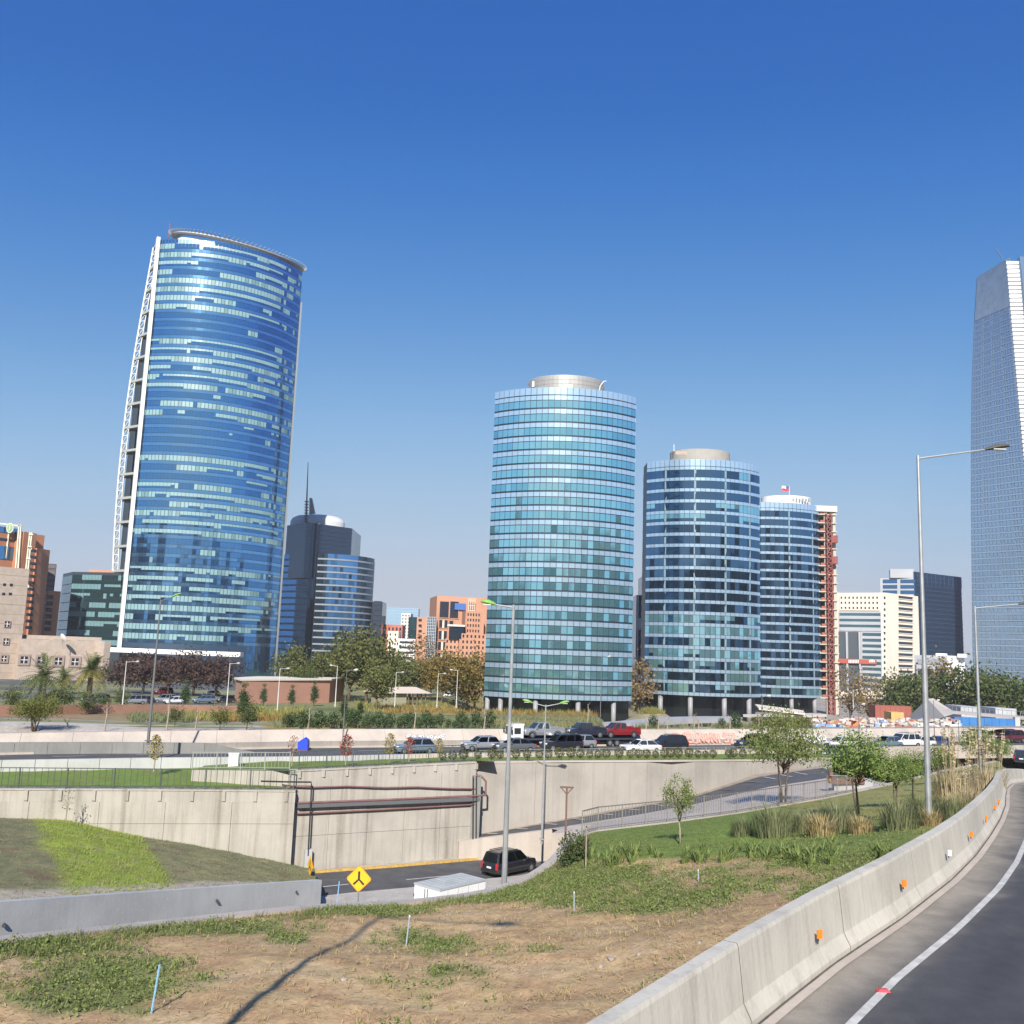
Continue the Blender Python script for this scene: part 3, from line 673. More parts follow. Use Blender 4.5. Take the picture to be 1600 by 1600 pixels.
# ---------------------------------------------------------------- middle tower (nearest): teal panes between pale spandrels
A, B = at(756,1083,250), at(986,1101,250); NP_ = 26; fr = arc_pts(A, B, 7.2, NP_)
ztop = at(884,606,243).z; zbot = at(870,1093.5,243).z
T2 = thing('office_tower', ((A.x+B.x)/2, A.y, GZ), 'teal glass office tower with closely gridded panes, nearest of the round towers', 'tower', 'curved glass office towers')
core_of(fr, 8, zbot, ztop-.1).build('core', frame_dk, T2)
nf = 21; par = (ztop-zbot)*.026; fh = (ztop-zbot-par)/(nf+.36)
sp = MB(); stuffm = MB(); z = zbot; npn = 0
ends = lens_body(fr, 8); side_pts = ends[NP_:]           # back and sides get panes too
pan_me = {}
for f in range(nf+1):
    zs0, zs1 = z+.02*fh, z+.34*fh
    for c in range(NP_): slab(sp, fr[c], fr[c+1], zs0, zs1)
    for c in range(len(side_pts)-1):
        if (side_pts[c+1]-side_pts[c]).length > .5: slab(sp, side_pts[c], side_pts[c+1], zs0, zs1)
    if f < nf:
        zw0, zw1 = z+.46*fh, z+.97*fh; st = run_rows(NP_, (.55,.30,.15), 2.5)
        for c in range(NP_):
            mi = st[c]
            if 7 <= f < 19 and 1 <= c < 25 and npn < 300 and not (f == 7 and c > 12):
                keyp = (c, mi)
                if keyp not in pan_me:
                    m_ = MB(); slab(m_, fr[c], fr[c+1], 0, zw1-zw0); o = m_.build('pane', teal[mi]); pan_me[keyp] = o.data; bpy.data.objects.remove(o)
                o = bpy.data.objects.new('pane', pan_me[keyp]); COL.objects.link(o); o.parent = T2; o.location = (-T2.location.x, -T2.location.y, zw0-GZ); npn += 1
            else: slab(stuffm, fr[c], fr[c+1], zw0, zw1, mi=mi)
        for c in range(len(side_pts)-1):
            if (side_pts[c+1]-side_pts[c]).length > .5: slab(stuffm, side_pts[c], side_pts[c+1], zw0, zw1, mi=2)
    z += fh
zp = ztop-par*.95
for c in range(NP_): slab(sp, fr[c], fr[c+1], zp+.1, ztop)
sp.build('spandrel_panes', pale_sp, T2)['kind'] = 'stuff'; stuffm.build('window_panes', teal, T2)['kind'] = 'stuff'
colm = M('round_column', (.30,.30,.31), .5, var=.08, scale=.5)
def columns(root, fr, fracs, z0, z1, r, inset):
    for t in fracs:
        p = samp(fr, t*(len(fr)-1)); q = p + V3((0, inset, 0)); mb = MB(); mb.lathe((q.x, q.y, 0), [(r, z0), (r, z1)], 16); mb.build('column', colm, root, smooth=True)
columns(T2, fr, (.03,.13,.36,.62,.86), GZ, zbot-.05, .62, 1.3)
inner = [p + V3((0, 5.0, 0)) for p in fr]; mb = MB(); mb.prism([(p.x, p.y) for p in lens_body(inner, 1.0)], GZ, zbot-.1); mb.build('lobby', Mglass('lobby_glass', (.045,.06,.065), rough=.15), T2)
cx, cy = (A.x+B.x)/2, A.y+2
def drum(root, cx, cy, rx, ry, z0, z1, mat, name='roof_drum', n=40, panelgap=True):
    P = [(cx+rx*math.cos(2*math.pi*k/n), cy+ry*math.sin(2*math.pi*k/n)) for k in range(n)]
    MB().prism(P, z0, z1).build(name, mat, root)
zd = at(885,596,250).z; k1 = at(826,600,252).x; k2 = at(944,600,252).x
drum(T2, (k1+k2)/2, cy, (k2-k1)/2, 8.2, ztop-1, zd, silver)
mb = MB(); P = [V3(((k1+k2)/2+(k2-k1)/2*1.004*math.cos(math.pi+math.pi*k/26), cy+8.25*math.sin(math.pi+math.pi*k/26), 0)) for k in range(27)]
for i in range(26):
    for j in range(3): slab(mb, P[i], P[i+1], ztop+.3+(zd-ztop-.4)*j/3, ztop+.3+(zd-ztop-.4)*(j+1)/3-.06, .05, .05)
mb.build('drum_panels', M('drum_panel', (.36,.35,.335), .5, metal=.2), T2)['kind'] = 'stuff'
mb = MB(); p = at(936,612,246); mb.tube([p, p+V3((.3,0,1.6)), p+V3((1.2,0,2.9)), p+V3((1.9,0,3.0))], .14, 6); mb.build('davit', white_m, T2)
mb = MB(); p = at(833,605,246); mb.tube([p, p+V3((0,0,1.6))], .35, 6); mb.build('roof_antenna', white_m, T2)

# ---------------------------------------------------------------- second and third round towers
def tower_b(name, label, A, B, sag, D, topy, boty, npn, nf, depth, light_cols, colfr, upper=None):
    fr = arc_pts(A, B, sag, npn); ztop = topy; zbot = boty
    T = thing(name, ((A.x+B.x)/2, A.y, GZ), label, 'tower', 'curved glass office towers')
    core_of(fr, depth, zbot, ztop-.1).build('core', frame_dk, T); par = (ztop-zbot)*.032; fh = (ztop-zbot-par)/(nf+.30); z = zbot; sp = MB(); wn = MB()
    sidep = lens_body(fr, depth)[npn:]; k = len(sidep)-1
    for f in range(nf+1):
        for c in range(npn): slab(sp, fr[c], fr[c+1], z+.02*fh, z+.30*fh)
        for c in range(k):
            if (sidep[c+1]-sidep[c]).length > .5:
                slab(sp, sidep[c], sidep[c+1], z+.02*fh, z+.30*fh)
                if f < nf: slab(wn, sidep[c], sidep[c+1], z+.33*fh, z+.99*fh, mi=1)
        if f < nf:
            q = f/nf; heavy = q < .34 or abs(f-15.5) < .6
            st = run_rows(npn, upper(f, nf) if upper else ((.30,.15,.35,.20) if heavy else (.88,.10,.02,.0)), 3.2 if heavy else 6)
            for c in range(npn):
                s = st[c]; z0, z1 = z+.33*fh, z+.99*fh
                if s == 2: slab(wn, fr[c], fr[c+1], z0, z1, mi=2)
                elif s == 3:
                    slab(wn, fr[c], fr[c+1], z0, lerp(z0, z1, .38), mi=0, out=.10); slab(wn, fr[c], fr[c+1], lerp(z0, z1, .40), z1, mi=2)
                else: slab(wn, fr[c], fr[c+1], z0, z1, mi=s, gap=.02)
            for t in light_cols:                       # pale round columns right behind the glass line
                p = samp(fr, t*npn); i = int(t*npn); d = (fr[i+1]-fr[i]).normalized(); slab(wn, p-d*.32, p+d*.32, z+.33*fh, z+.99*fh, out=.13, gap=0, mi=3)
        z += fh
    for c in range(npn): slab(sp, fr[c], fr[c+1], ztop-par*.92, ztop)
    sp.build('spandrel_panes', pale_sp, T)['kind'] = 'stuff'; wn.build('window_panes', [darkg[0], darkg[1], teal[1], M('column_behind_glass', (.20,.29,.33), .3, spec=.9)], T)['kind'] = 'stuff'
    columns(T, fr, colfr, GZ, zbot-.05, .75, 1.4)
    inner = [p + V3((0, 6.0, 0)) for p in fr]; mb = MB(); mb.prism([(p.x, p.y) for p in lens_body(inner, 1.0)], GZ, zbot-.1); mb.build('lobby', Mglass('lobby_glass', (.04,.05,.055), rough=.15), T)
    return T, fr, ztop, zbot, fh
A, B = at(1006.5,1083,298), at(1188,1097,298)
T3, fr3, zt3, zb3, fh3 = tower_b('office_tower', 'blue glass office tower with dark window bands, between its taller and shorter twins', A, B, 7.6, 298, at(1097,717,290).z, at(1096,1088,290).z, 25, 20, 8, (.17,.40,.64,.87), (.15,.38,.64,.87))
k1, k2 = at(1048,712,300).x, at(1141,712,300).x; zz = at(1095,704,296).z
drum(T3, (k1+k2)/2, A.y+3, (k2-k1)/2, 8, zt3-1, zz, M('cement_drum', (.38,.355,.32), .8, var=.06, scale=.3))
mb = MB(); p = at(1064,708,291.5); mb.box((p.x, p.y-.2, p.z), (3.6,.3,1.2)); mb.build('louvre', stone, T3)
mb = MB(); p = at(1053,705,296); mb.tube([p, p+V3((0,0,2.2))], .12, 6); mb.build('roof_antenna', white_m, T3)
A, B = at(1140,1084,357), at(1284,1094,357)
T4, fr4, zt4, zb4, fh4 = tower_b('office_tower', 'blue glass office tower with a red hoist and unglazed floors on its right edge', A, B, 6.5, 357, at(1228,785.5,351).z, at(1235,1090,351).z, 22, 21, 8, (.60,.88), (.62,.90), upper=lambda f, n: (.80,.14,.06,.0) if f > 1 else (.3,.2,.4,.1))
# unglazed bay at the right
E = V3((B.x, B.y, 0)); Bx = at(1308,1096,359).x
redm = M('red_hoist', (.27,.07,.055), .6, var=.2, scale=.6)
z = zb4
for f in range(22):
    mb = MB(); mb.box(((E.x+Bx)/2-.3, E.y+2.2, z+.18), (Bx-E.x+.9, 6.2, .42)); mb.build('floor_slab', concs, T4); z += fh4
mb = MB(); mb.box(((E.x+Bx)/2-1.6, E.y+2.2, zt4-.9), (Bx-E.x+3.6, 6.6, 2.2)); mb.build('roof_band', cream, T4)
for px in (1292, 1306):
    p = at(px, 1090, 358); mb = MB(); mb.box((p.x, E.y+.2, (GZ+zt4)/2-1), (1.1,1.0,zt4-GZ-2)); mb.build('edge_column', concs, T4)
mb = MB(); mb.box(((E.x+Bx)/2, E.y+5.2, (zb4+zt4)/2), (Bx-E.x, .3, zt4-zb4-2)); mb.build('dark_interior', core_dk, T4)
p = at(1299, 1100, 355); hoist = MB(); zz0 = GZ; zz1 = at(1296, 802, 355).z
for dx in (-.8, .8):
    for dy in (-.8, .8): hoist.bar((p.x+dx, p.y+dy, zz0), (p.x+dx, p.y+dy, zz1), .3, .3)
n = int((zz1-zz0)/1.9)
for i in range(n):
    za, zb_ = lerp(zz0, zz1, i/n), lerp(zz0, zz1, (i+1)/n)
    hoist.bar((p.x-.8, p.y-.8, za), (p.x+.8, p.y-.8, zb_), .22, .22); hoist.bar((p.x+.8, p.y-.8, za), (p.x-.8, p.y-.8, za), .3, .3); hoist.bar((p.x-.8, p.y+.8, zb_), (p.x-.8, p.y-.8, za), .22, .22); hoist.bar((p.x+.8, p.y-.8, za), (p.x+.8, p.y+.8, zb_), .22, .22)
hb = thing('builders_hoist', (p.x, p.y, GZ), 'red lattice hoist mast climbing the unglazed side of the glass tower', 'hoist'); hoist.build('mast', redm, hb)
for py in (875, 842):
    q = at(1300, py, 354); mb = MB(); mb.box((q.x+1.1, p.y-.3, q.z), (2.2,1.6,2.8)); mb.build('hoist_cage', redm, hb)
for i in range(22):                    # red edge protection stacked on each open floor
    zq = zb4+fh4*i; mb = MB(); mb.box((E.x+1.1, E.y-.2, zq+.9), (1.6,.3,.9)); mb.build('edge_guard', M('edge_guard', (.36,.11,.07), .7) if i == 0 else bpy.data.materials['edge_guard'], T4)
k1, k2 = at(1192,780,358).x, at(1268,780,358).x; zz = at(1230,773,352).z
drum(T4, (k1+k2)/2, A.y+3, (k2-k1)/2, 7, zt4-1, zz, white_m)
mb = MB(); 
for i in range(9):
    q = at(1222+i*5, 782, 355); mb.box((q.x, A.y+3-6.9+.02*(i-4)**2, q.z-.2), (.7,.2,random.uniform(.8,1.6)))
mb.build('roof_plant', M('plant_grey', (.25,.25,.27), .7), T4)
fl = thing('flag', at(1234,772,355), 'white and red flag flying on the roof of the tower with the hoist', 'flag')
p = at(1233.5,774,355); q = at(1233,759,355); MB().tube([p, q], .09, 6).build('flagpole', white_m, fl)
fw_, fhh = 2.9, 1.9
def wavy(u, v): return V3((q.x - u*fw_, q.y + .35*math.sin(u*5), q.z - fhh*(1-v) - .35*u - .15*math.sin(u*6)))
mb = MB()
for i in range(8):
    for j in range(4):
        u0, u1, v0, v1 = i/8, (i+1)/8, j/4, (j+1)/4; mi = 0 if j < 2 else (2 if u0 < .33 else 1); mb.quad(wavy(u0,v0), wavy(u1,v0), wavy(u1,v1), wavy(u0,v1), mi)
mb.build('cloth', [M('flag_red', (.65,.05,.06), .8), M('flag_white', (.8,.8,.8), .8), M('flag_blue', (.04,.08,.35), .8)], fl)

# ---------------------------------------------------------------- the tall left tower
PL, PR = at(189,1005,430), at(428,1048,464); N1 = 46; fr1 = arc_pts(PL, PR, 15, N1)
zt = at(247,375,430).z; zc = at(280,1006,424).z
T1 = thing('skyscraper', ((PL.x+PR.x)/2, PL.y, GZ), 'tall curved blue glass skyscraper with white edge fin and tilted roof ring', 'skyscraper')
dv = (PR-PL); dv = V3((dv.x, dv.y, 0)).normalized(); nv = V3((dv.y, -dv.x, 0))
body = list(fr1) + [fr1[-1]-nv*16, fr1[0]-nv*22+dv*4]
MB().prism([(p.x, p.y) for p in body], GZ, zt-4).build('core', M('tower_core', (.03,.06,.10), .4), T1)
nf = 44; fh = (zt-2.2-zc)/nf; wn = MB(); spn = MB()
bare = {8,9,10, 20,21,22,23, 33,34}
z = zc
for f in range(nf):
    slabgap = .03; q = f/nf
    st = run_rows(N1, (.9,.05,.03,.02) if f in bare or f % 9 == 8 else (.14,.56,.10,.20), 4.5)
    for c in range(N1):
        a, b = fr1[c], fr1[c+1]; slab(spn, a, b, z+.02*fh, z+.36*fh, gap=.01)
        z0, z1 = z+.40*fh, z+.98*fh; s = st[c]
        if c > 36 and random.random() < .45: s = 0
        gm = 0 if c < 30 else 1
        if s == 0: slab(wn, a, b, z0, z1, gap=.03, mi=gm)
        elif s == 1: slab(wn, a, b, z0, z1, gap=.13, mi=2+(random.random() < .25))
        elif s == 2: slab(wn, a, b, z0, lerp(z0,z1,.58), gap=.03, mi=gm); slab(wn, a, b, lerp(z0,z1,.62), z1, mi=2)
        else: slab(wn, a, b, z0, lerp(z0,z1,.30), gap=.03, mi=gm); slab(wn, a, b, lerp(z0,z1,.34), z1, mi=2)
    z += fh
zz = z
for c in range(N1): slab(wn, fr1[c], fr1[c+1], zz+.1, zz+2.1, gap=.12, mi=2 if 5 < c < 16 else 0)
wn.build('window_panes', [blueg[0], blueg[1], blind, blind2], T1)['kind'] = 'stuff'; spn.build('spandrel_bands', blue_sp, T1)['kind'] = 'stuff'
mb = MB()                              # lobby and lower glass on the right
zl = GZ
for c in range(34, N1):
    for r_ in range(5): slab(mb, fr1[c], fr1[c+1], lerp(zl, zc, r_/5)+.05, lerp(zl, zc, (r_+1)/5)-.05, mi=0)
mb.build('lower_panes', [blueg[1]], T1)['kind'] = 'stuff'
mb = MB(); ip = [p+V3((0,1.2,0)) for p in fr1[:35]]
for c in range(34): slab(mb, fr1[c]-nv*.5, fr1[c+1]-nv*.5, GZ, zc-2.2, gap=.08, out=.4)
mb.build('lobby_glass', Mglass('lobby_dark', (.03,.05,.055), rough=.12), T1)['kind'] = 'stuff'
mb = MB(); ca, cb = at(163,1014.5,421), at(378,1023,421); mb.bar(ca, cb, 5.5, 2.0); mb.build('canopy', white_m, T1)
mb = MB(); fp = fr1[0]; mb.box((fp.x-.6, fp.y-.2, (zc-3+zt+1)/2), (1.6,3.0,zt+1-zc+3), math.atan2(dv.y, dv.x)); mb.build('edge_fin', white_m, T1)
mb = MB(); fp = fr1[-1]; mb.box((fp.x+.3, fp.y+.5, (GZ+zt-16)/2), (.9,1.6,zt-16-GZ), math.atan2(dv.y, dv.x)); mb.build('edge_trim', steel, T1)
# open service side left of the fin: bowed outer edge, slabs and lattice frames
def bow(z_):
    t = (z_-zc)/(zt-zc); return 4.2+6.0*math.sin(math.pi*min(1, max(0, .12+.88*t)))**1.1 if t > .02 else 4.5
zlow = at(180,892,436).z; zhi = zt-1.0; n = 14; back = nv*-7
slab_m = M('service_slab', (.40,.40,.36), .8); lat = M('lattice_white', (.62,.63,.60), .6)
prev = None
for i in range(n+1):
    z_ = lerp(zlow, zhi, i/n); o = fr1[0] + V3((-bow(z_)-1.2, 7.0, 0)); f0 = fr1[0]+V3((-1.4,.5,0))
    mb = MB(); k_ = V3((.3,6,0)); mb.hexa([(f0.x,f0.y,z_-.55),(f0.x+k_.x,f0.y+k_.y,z_-.55),(o.x+k_.x,o.y+k_.y,z_-.55),(o.x,o.y,z_-.55),(f0.x,f0.y,z_+.55),(f0.x+k_.x,f0.y+k_.y,z_+.55),(o.x+k_.x,o.y+k_.y,z_+.55),(o.x,o.y,z_+.55)]); mb.build('service_slab', slab_m, T1)
    if prev is not None:
        a, za = prev; mb = MB(); mb.bar((a.x,a.y,za), (o.x,o.y,z_), .7, .7)
        ia, ib = a+V3((3.0,-1.6,0)), o+V3((3.0,-1.6,0))
        for q in range(4):
            u = q/3; mb.bar((*(a.lerp(o,u)).xy, lerp(za,z_,u)), (*(ia.lerp(ib,u)).xy, lerp(za,z_,u)), .4, .4)
            if q < 3: mb.bar((*(a.lerp(o,u)).xy, lerp(za,z_,u)), (*(ia.lerp(ib,u+.33)).xy, lerp(za,z_,u+.33)), .35, .35)
        mb.bar((ia.x,ia.y,za), (ib.x,ib.y,z_), .4, .4); mb.build('lattice_frame', lat, T1)
        mb = MB(); bb = a+V3((5.5,1.5,0)); mb.hexa([(a.x+3.4,a.y-.6,za+.5),(bb.x+1.2,bb.y-3.6,za+.5),(bb.x+1.2,bb.y,za+.5),(a.x+3.4,a.y+2,za+.5),(a.x+3.4,a.y-.6,z_-.5),(bb.x+1.2,bb.y-3.6,z_-.5),(bb.x+1.2,bb.y,z_-.5),(a.x+3.4,a.y+2,z_-.5)]); mb.build('service_core', core_dk, T1)
    prev = (o, z_)
# roof: white drum below a broad tilted ring
rc = (fr1[0]+fr1[-1])/2 - nv*2 ; ang = math.atan2(dv.y, dv.x)
def ell(rx, ry, n=72, dx=0): 
    return [V3((rc.x + math.cos(ang)*(rx*math.cos(t)+dx) - math.sin(ang)*ry*math.sin(t), rc.y + math.sin(ang)*(rx*math.cos(t)+dx) + math.cos(ang)*ry*math.sin(t), 0)) for t in [2*math.pi*k/n for k in range(n)]]
zr = zt
def tilt(p): return -((p-rc).dot(dv)+36)*.055
P = ell(24, 8.5, 60, -3); mb = MB(); n = 60
for k in range(n):
    a, b = P[k], P[(k+1)%n]; mb.quad((a.x,a.y,zr-6),(b.x,b.y,zr-6),(b.x,b.y,zr+4.4+tilt(b)),(a.x,a.y,zr+4.4+tilt(a)))
mb.poly([(p.x,p.y,zr+4.4+tilt(p)) for p in P]); mb.build('roof_drum', white_m, T1)
Po, Pi = ell(33, 12.5, 96, 3.2), ell(27, 9, 96, 1); ringt = MB()
for k in range(96):
    j = (k+1) % 96; a, b, c_, d = Po[k], Po[j], Pi[j], Pi[k]
    def zz_(p, h): return (p.x, p.y, zr+5.6+h+tilt(p))
    ringt.quad(zz_(a,.5), zz_(b,.5), zz_(c_,.3), zz_(d,.3)); ringt.quad(zz_(b,0), zz_(a,0), zz_(d,-.2), zz_(c_,-.2)); ringt.quad(zz_(a,0), zz_(b,0), zz_(b,.5), zz_(a,.5)); ringt.quad(zz_(c_,-.2), zz_(d,-.2), zz_(d,.4), zz_(c_,.4))
ringt.build('roof_ring', M('ring_grey', (.58,.57,.54), .6), T1)
mb = MB()
for k in range(0, 96):
    a, d = Po[k], Po[k]+(Po[k]-Pi[k]).normalized()*1.6; mb.bar((a.x,a.y,zr+6.1+tilt(a)), (d.x,d.y,zr+6.9+tilt(a)), .5, .16)
mb.build('ring_netting', M('ring_netting', (.5,.5,.47), .7), T1)['kind'] = 'stuff'
mb = MB(); p = at(263,372,440); mb.tube([p, p+V3((.2,0,6)), p+V3((.2,0,8))], .25, 6); mb.tube([p+V3((2,0,-3)), p+V3((2,0,2))], .2, 6); mb.build('roof_mast', M('mast_red', (.25,.10,.10), .6), T1)

# low wing to the left of it
a, b = at(103,1000,452), at(196,1004,446); c0 = at(88,998,470)
LW = thing('office_block', (a.x, a.y, GZ), 'low dark green glass office block joined to the tall skyscraper', 'building')
ztl = at(104,893,452).z; MB().prism([(c0.x,c0.y),(a.x,a.y),(b.x,b.y),(b.x+2,b.y+30),(c0.x+3,c0.y+28)], GZ, ztl).build('core', core_dk, LW)
wn = MB(); nl = 8; zz0 = at(104,1012,452).z; P = [a.lerp(b, i/18) for i in range(19)]; Q = [c0.lerp(a, i/5) for i in range(6)]; fh = (ztl-1.2-zz0)/nl
for f in range(nl):
    st = run_rows(18, (.25,.5,.1,.15), 3)
    for c in range(18):
        z0, z1 = zz0+fh*(f+.42), zz0+fh*(f+.97); s = st[c]; pa, pb = V3((P[c].x,P[c].y,0)), V3((P[c+1].x,P[c+1].y,0))
        slab(wn, pa, pb, zz0+fh*f, zz0+fh*(f+.38), gap=.02, mi=0)
        if s == 0: slab(wn, pa, pb, z0, z1, mi=0)
        elif s == 1: slab(wn, pa, pb, z0, z1, mi=1)
        else: slab(wn, pa, pb, z0, lerp(z0,z1,.45), mi=0); slab(wn, pa, pb, lerp(z0,z1,.5), z1, mi=1)
    for c in range(5):
        pa, pb = V3((Q[c].x,Q[c].y,0)), V3((Q[c+1].x,Q[c+1].y,0)); slab(wn, pa, pb, zz0+fh*f, zz0+fh*(f+.9), mi=0)
wn.build('window_panes', [greeng, blind2], LW)['kind'] = 'stuff'
q = at(168,889,465); MB().box((q.x, q.y+4, ztl+1.0), (18,8,2.6)).build('roof_plant', terra, LW)
# ---------------------------------------------------------------- facade planes: pixel measurements turned into metres on a wall
class Face:
    def __init__(s, a, b, depth=20):       # a, b: plan points, left to right as seen; the wall's outer side faces the viewer
        s.a = V3((a.x, a.y, 0)); s.b = V3((b.x, b.y, 0)); s.d = (s.b-s.a).normalized(); s.n = V3((s.d.y, -s.d.x, 0)); s.L = (s.b-s.a).length; s.depth = depth
    def uz(s, px, py):
        d = ray(px, py); o = V3((0,0,EYE)); t = (s.a-o).dot(s.n)/d.dot(s.n); p = o+d*t; return (V3((p.x,p.y,0))-s.a).dot(s.d), p.z
    def pt(s, u, z, out=0.0): p = s.a+s.d*u+s.n*out; return V3((p.x, p.y, z))
    def body(s, z0, z1, inset=0.0):
        b = s.pt(0,0,-inset), s.pt(s.L,0,-inset), s.pt(s.L,0,-s.depth), s.pt(0,0,-s.depth)
        return MB().prism([(p.x, p.y) for p in b], z0, z1)
    def box(s, mb, u0, u1, z0, z1, o0, o1, mi=0):    # box on the wall between two distances in front of it
        P = [s.pt(u0,z0,o1), s.pt(u1,z0,o1), s.pt(u1,z0,o0), s.pt(u0,z0,o0)]; Q = [V3((p.x,p.y,z1)) for p in P]; return mb.hexa(P+Q, mi)
    def rect(s, px0, py0, px1, py1):
        u0, za = s.uz(px0, (py0+py1)/2); u1, zb = s.uz(px1, (py0+py1)/2); m = (px0+px1)/2; return u0, u1, s.uz(m, py1)[1], s.uz(m, py0)[1]
def grid_wall(root, F, u0, u1, z0, z1, nc, nr, wf, hf, wall, glass, depth=.5, name='wall_grid', proud=.0, wname='window_panes'):
    # piers and spandrels in front of a recessed glass plane: real openings
    mb = MB(); cw = (u1-u0)/nc; rh = (z1-z0)/nr
    for c in range(nc+1):
        a = max(u0, u0+cw*c-cw*(1-wf)/2); b = min(u1, u0+cw*c+cw*(1-wf)/2); F.box(mb, a, b, z0, z1, 0, depth+proud)
    for r in range(nr+1):
        a = max(z0, z0+rh*r-rh*(1-hf)/2); b = min(z1, z0+rh*r+rh*(1-hf)/2); F.box(mb, u0, u1, a, b, 0, depth+proud-.02)
    mb.build(name, wall, root); g = MB(); F.box(g, u0, u1, z0, z1, 0, .06); g.build(wname, glass, root)
def bands(root, F, u0, u1, rows, glass, wall, depth=.25, bh=None):
    for (z0, z1) in rows:
        mb = MB(); F.box(mb, u0, u1, z0, z1, 0, depth); mb.build('spandrel', wall, root)

# ---------------------------------------------------------------- black tower with a mast, behind the skyscraper
D = 530
aL, a0, a1, a2 = at(418,1035,545), at(474,1038,528), at(486,1040,526), at(575.5,1042,548)
BT = thing('office_tower', (a1.x, a1.y, GZ), 'black and blue glass tower with silver drum, roof fin and tall mast', 'tower')
zs = at(520,865,525).z; zh = at(500,818,528).z
crv = arc_pts(a1, a2, 7.0, 22)
MB().prism([(p.x,p.y) for p in [aL, a0, a1]+crv[1:]+[V3((a2.x-4,a2.y+30,0)), V3((aL.x,aL.y+32,0))]], GZ, zs).build('core', core_dk, BT)
nfl = 17; zb = at(520,1040,525).z; fh = (zs-zb)/nfl; gl = MB(); bn_ = MB()
for f in range(-2, nfl):
    for c in range(22): slab(gl, crv[c], crv[c+1], zb+fh*f+.3*fh, zb+fh*(f+1), gap=.01, mi=(0 if 3 <= c <= 12 and f > 3 else 1) if random.random() < .9 else 1); slab(bn_, crv[c], crv[c+1], zb+fh*f+.04*fh, zb+fh*f+.28*fh, out=.35, gap=0)
    P = [V3((lerp(aL.x,a0.x,i/6), lerp(aL.y,a0.y,i/6), 0)) for i in range(7)]
    for c in range(6): slab(gl, P[c], P[c+1], zb+fh*f+.3*fh, zb+fh*(f+1), gap=.01, mi=0 if c < 4 else 1); slab(bn_, P[c], P[c+1], zb+fh*f+.04*fh, zb+fh*f+.28*fh, out=.35, gap=0)
gl.build('window_panes', [Mglass('sky_blue_glass', (.10,.28,.55)), Mglass('night_glass', (.045,.085,.13))], BT)['kind'] = 'stuff'
bn_.build('floor_bands', M('grey_band', (.24,.27,.31), .6), BT)['kind'] = 'stuff'
uL, uR, uM, uC = at(440,850,532), at(555,850,560), at(477,850,524), at(549,850,545)
MB().prism([(uL.x,uL.y+10),(uM.x,uM.y),(uC.x,uC.y),(uR.x,uR.y),(uR.x,uR.y+20),(uL.x,uL.y+30)], zs-14, zh).build('upper_block', blackg, BT)
mb = MB(); MB_ = [(uM.x,uM.y),(uC.x,uC.y)]
for i in range(7):
    zq = lerp(zs, zh, (i+.5)/7); mb.bar((uM.x,uM.y-.1,zq), (uC.x,uC.y-.1,zq), .2, .12)
mb.build('panel_joints', frame_dk, BT)
mb = MB(); mb.hexa([a0+V3((0,-.5,-a0.z+GZ)), a1+V3((-.8,-.7,-a1.z+GZ)), a1+V3((-.8,3,-a1.z+GZ)), a0+V3((0,3,-a0.z+GZ)), V3((a0.x,a0.y-.5,zh)), V3((a1.x-.8,a1.y-.7,zh)), V3((a1.x-.8,a1.y+3,zh)), V3((a0.x,a0.y+3,zh))]); mb.build('pier', blackg, BT)
p = V3((a0.x+.8, a0.y-1.2, 0)); mb = MB(); mb.box((p.x, p.y, (at(466,950,527).z+zh)/2), (1.6,.6,zh-at(466,950,527).z)); mb.build('light_strip', Mglass('strip_glass', (.35,.55,.68), rough=.15), BT)
q = at(492,812,540); kx = at(531,822,540).x; rx = (kx-q.x)*1.08; cxd = at(493,815,540).x; cyd = q.y+6
mb = MB(); n = 44
prf = [(1.0,zh-1),(1.0,zh+3.0),(.93,zh+5.0),(.75,zh+6.4),(.4,zh+7.2)]
for i in range(len(prf)-1):
    for k in range(n):
        t0, t1 = 2*math.pi*k/n, 2*math.pi*(k+1)/n
        def e_(r, t, z): return (cxd+rx*r*math.cos(t), cyd+9*r*math.sin(t), z)
        mb.quad(e_(prf[i][0],t0,prf[i][1]), e_(prf[i][0],t1,prf[i][1]), e_(prf[i+1][0],t1,prf[i+1][1]), e_(prf[i+1][0],t0,prf[i+1][1]))
mb.poly([e_(.4, 2*math.pi*k/n, zh+7.2) for k in range(n)]); mb.build('roof_drum', M('dome_pale', (.56,.57,.58), .5), BT, smooth=True)
p0 = at(478,820,532); p1 = at(481.5,722,532); mb = MB(); mb.tube([p0, p0.lerp(p1,.38), p1], [.75,.5,.18], 6); 
for k in range(8):
    r_ = p0.lerp(p1, .05+.045*k); mb.box((r_.x, r_.y, r_.z), (2.2,1.4,.5))
mb.build('mast', M('mast_grey', (.14,.15,.17), .6), BT)
p = at(483,803,534); t = at(483.5,778,534); r_ = at(492,802,534); MB().prism([(0,0)],0,0).v
mb = MB(); mb.hexa([p, r_, r_+V3((0,2,0)), p+V3((0,2,0)), t, t+V3((1.3,0,0)), t+V3((1.3,2,0)), t+V3((0,2,0))]); mb.build('roof_fin', M('fin_grey', (.30,.30,.34), .6), BT)
F = Face(at(577,1030,545), at(593,1031,545), 18); BB = thing('office_block', F.pt(0,GZ), 'narrow black glass block right beside the black mast tower', 'building')
zt_ = F.uz(590,940)[1]; F.body(GZ, zt_).build('core', blackg, BB); mb = MB()
for i in range(9): 
    z0 = lerp(GZ+20, zt_, i/9); F.box(mb, 1.0, F.L-.6, z0+1, z0+3.2, 0, .1)
mb.build('window_bands', win_dk, BB)

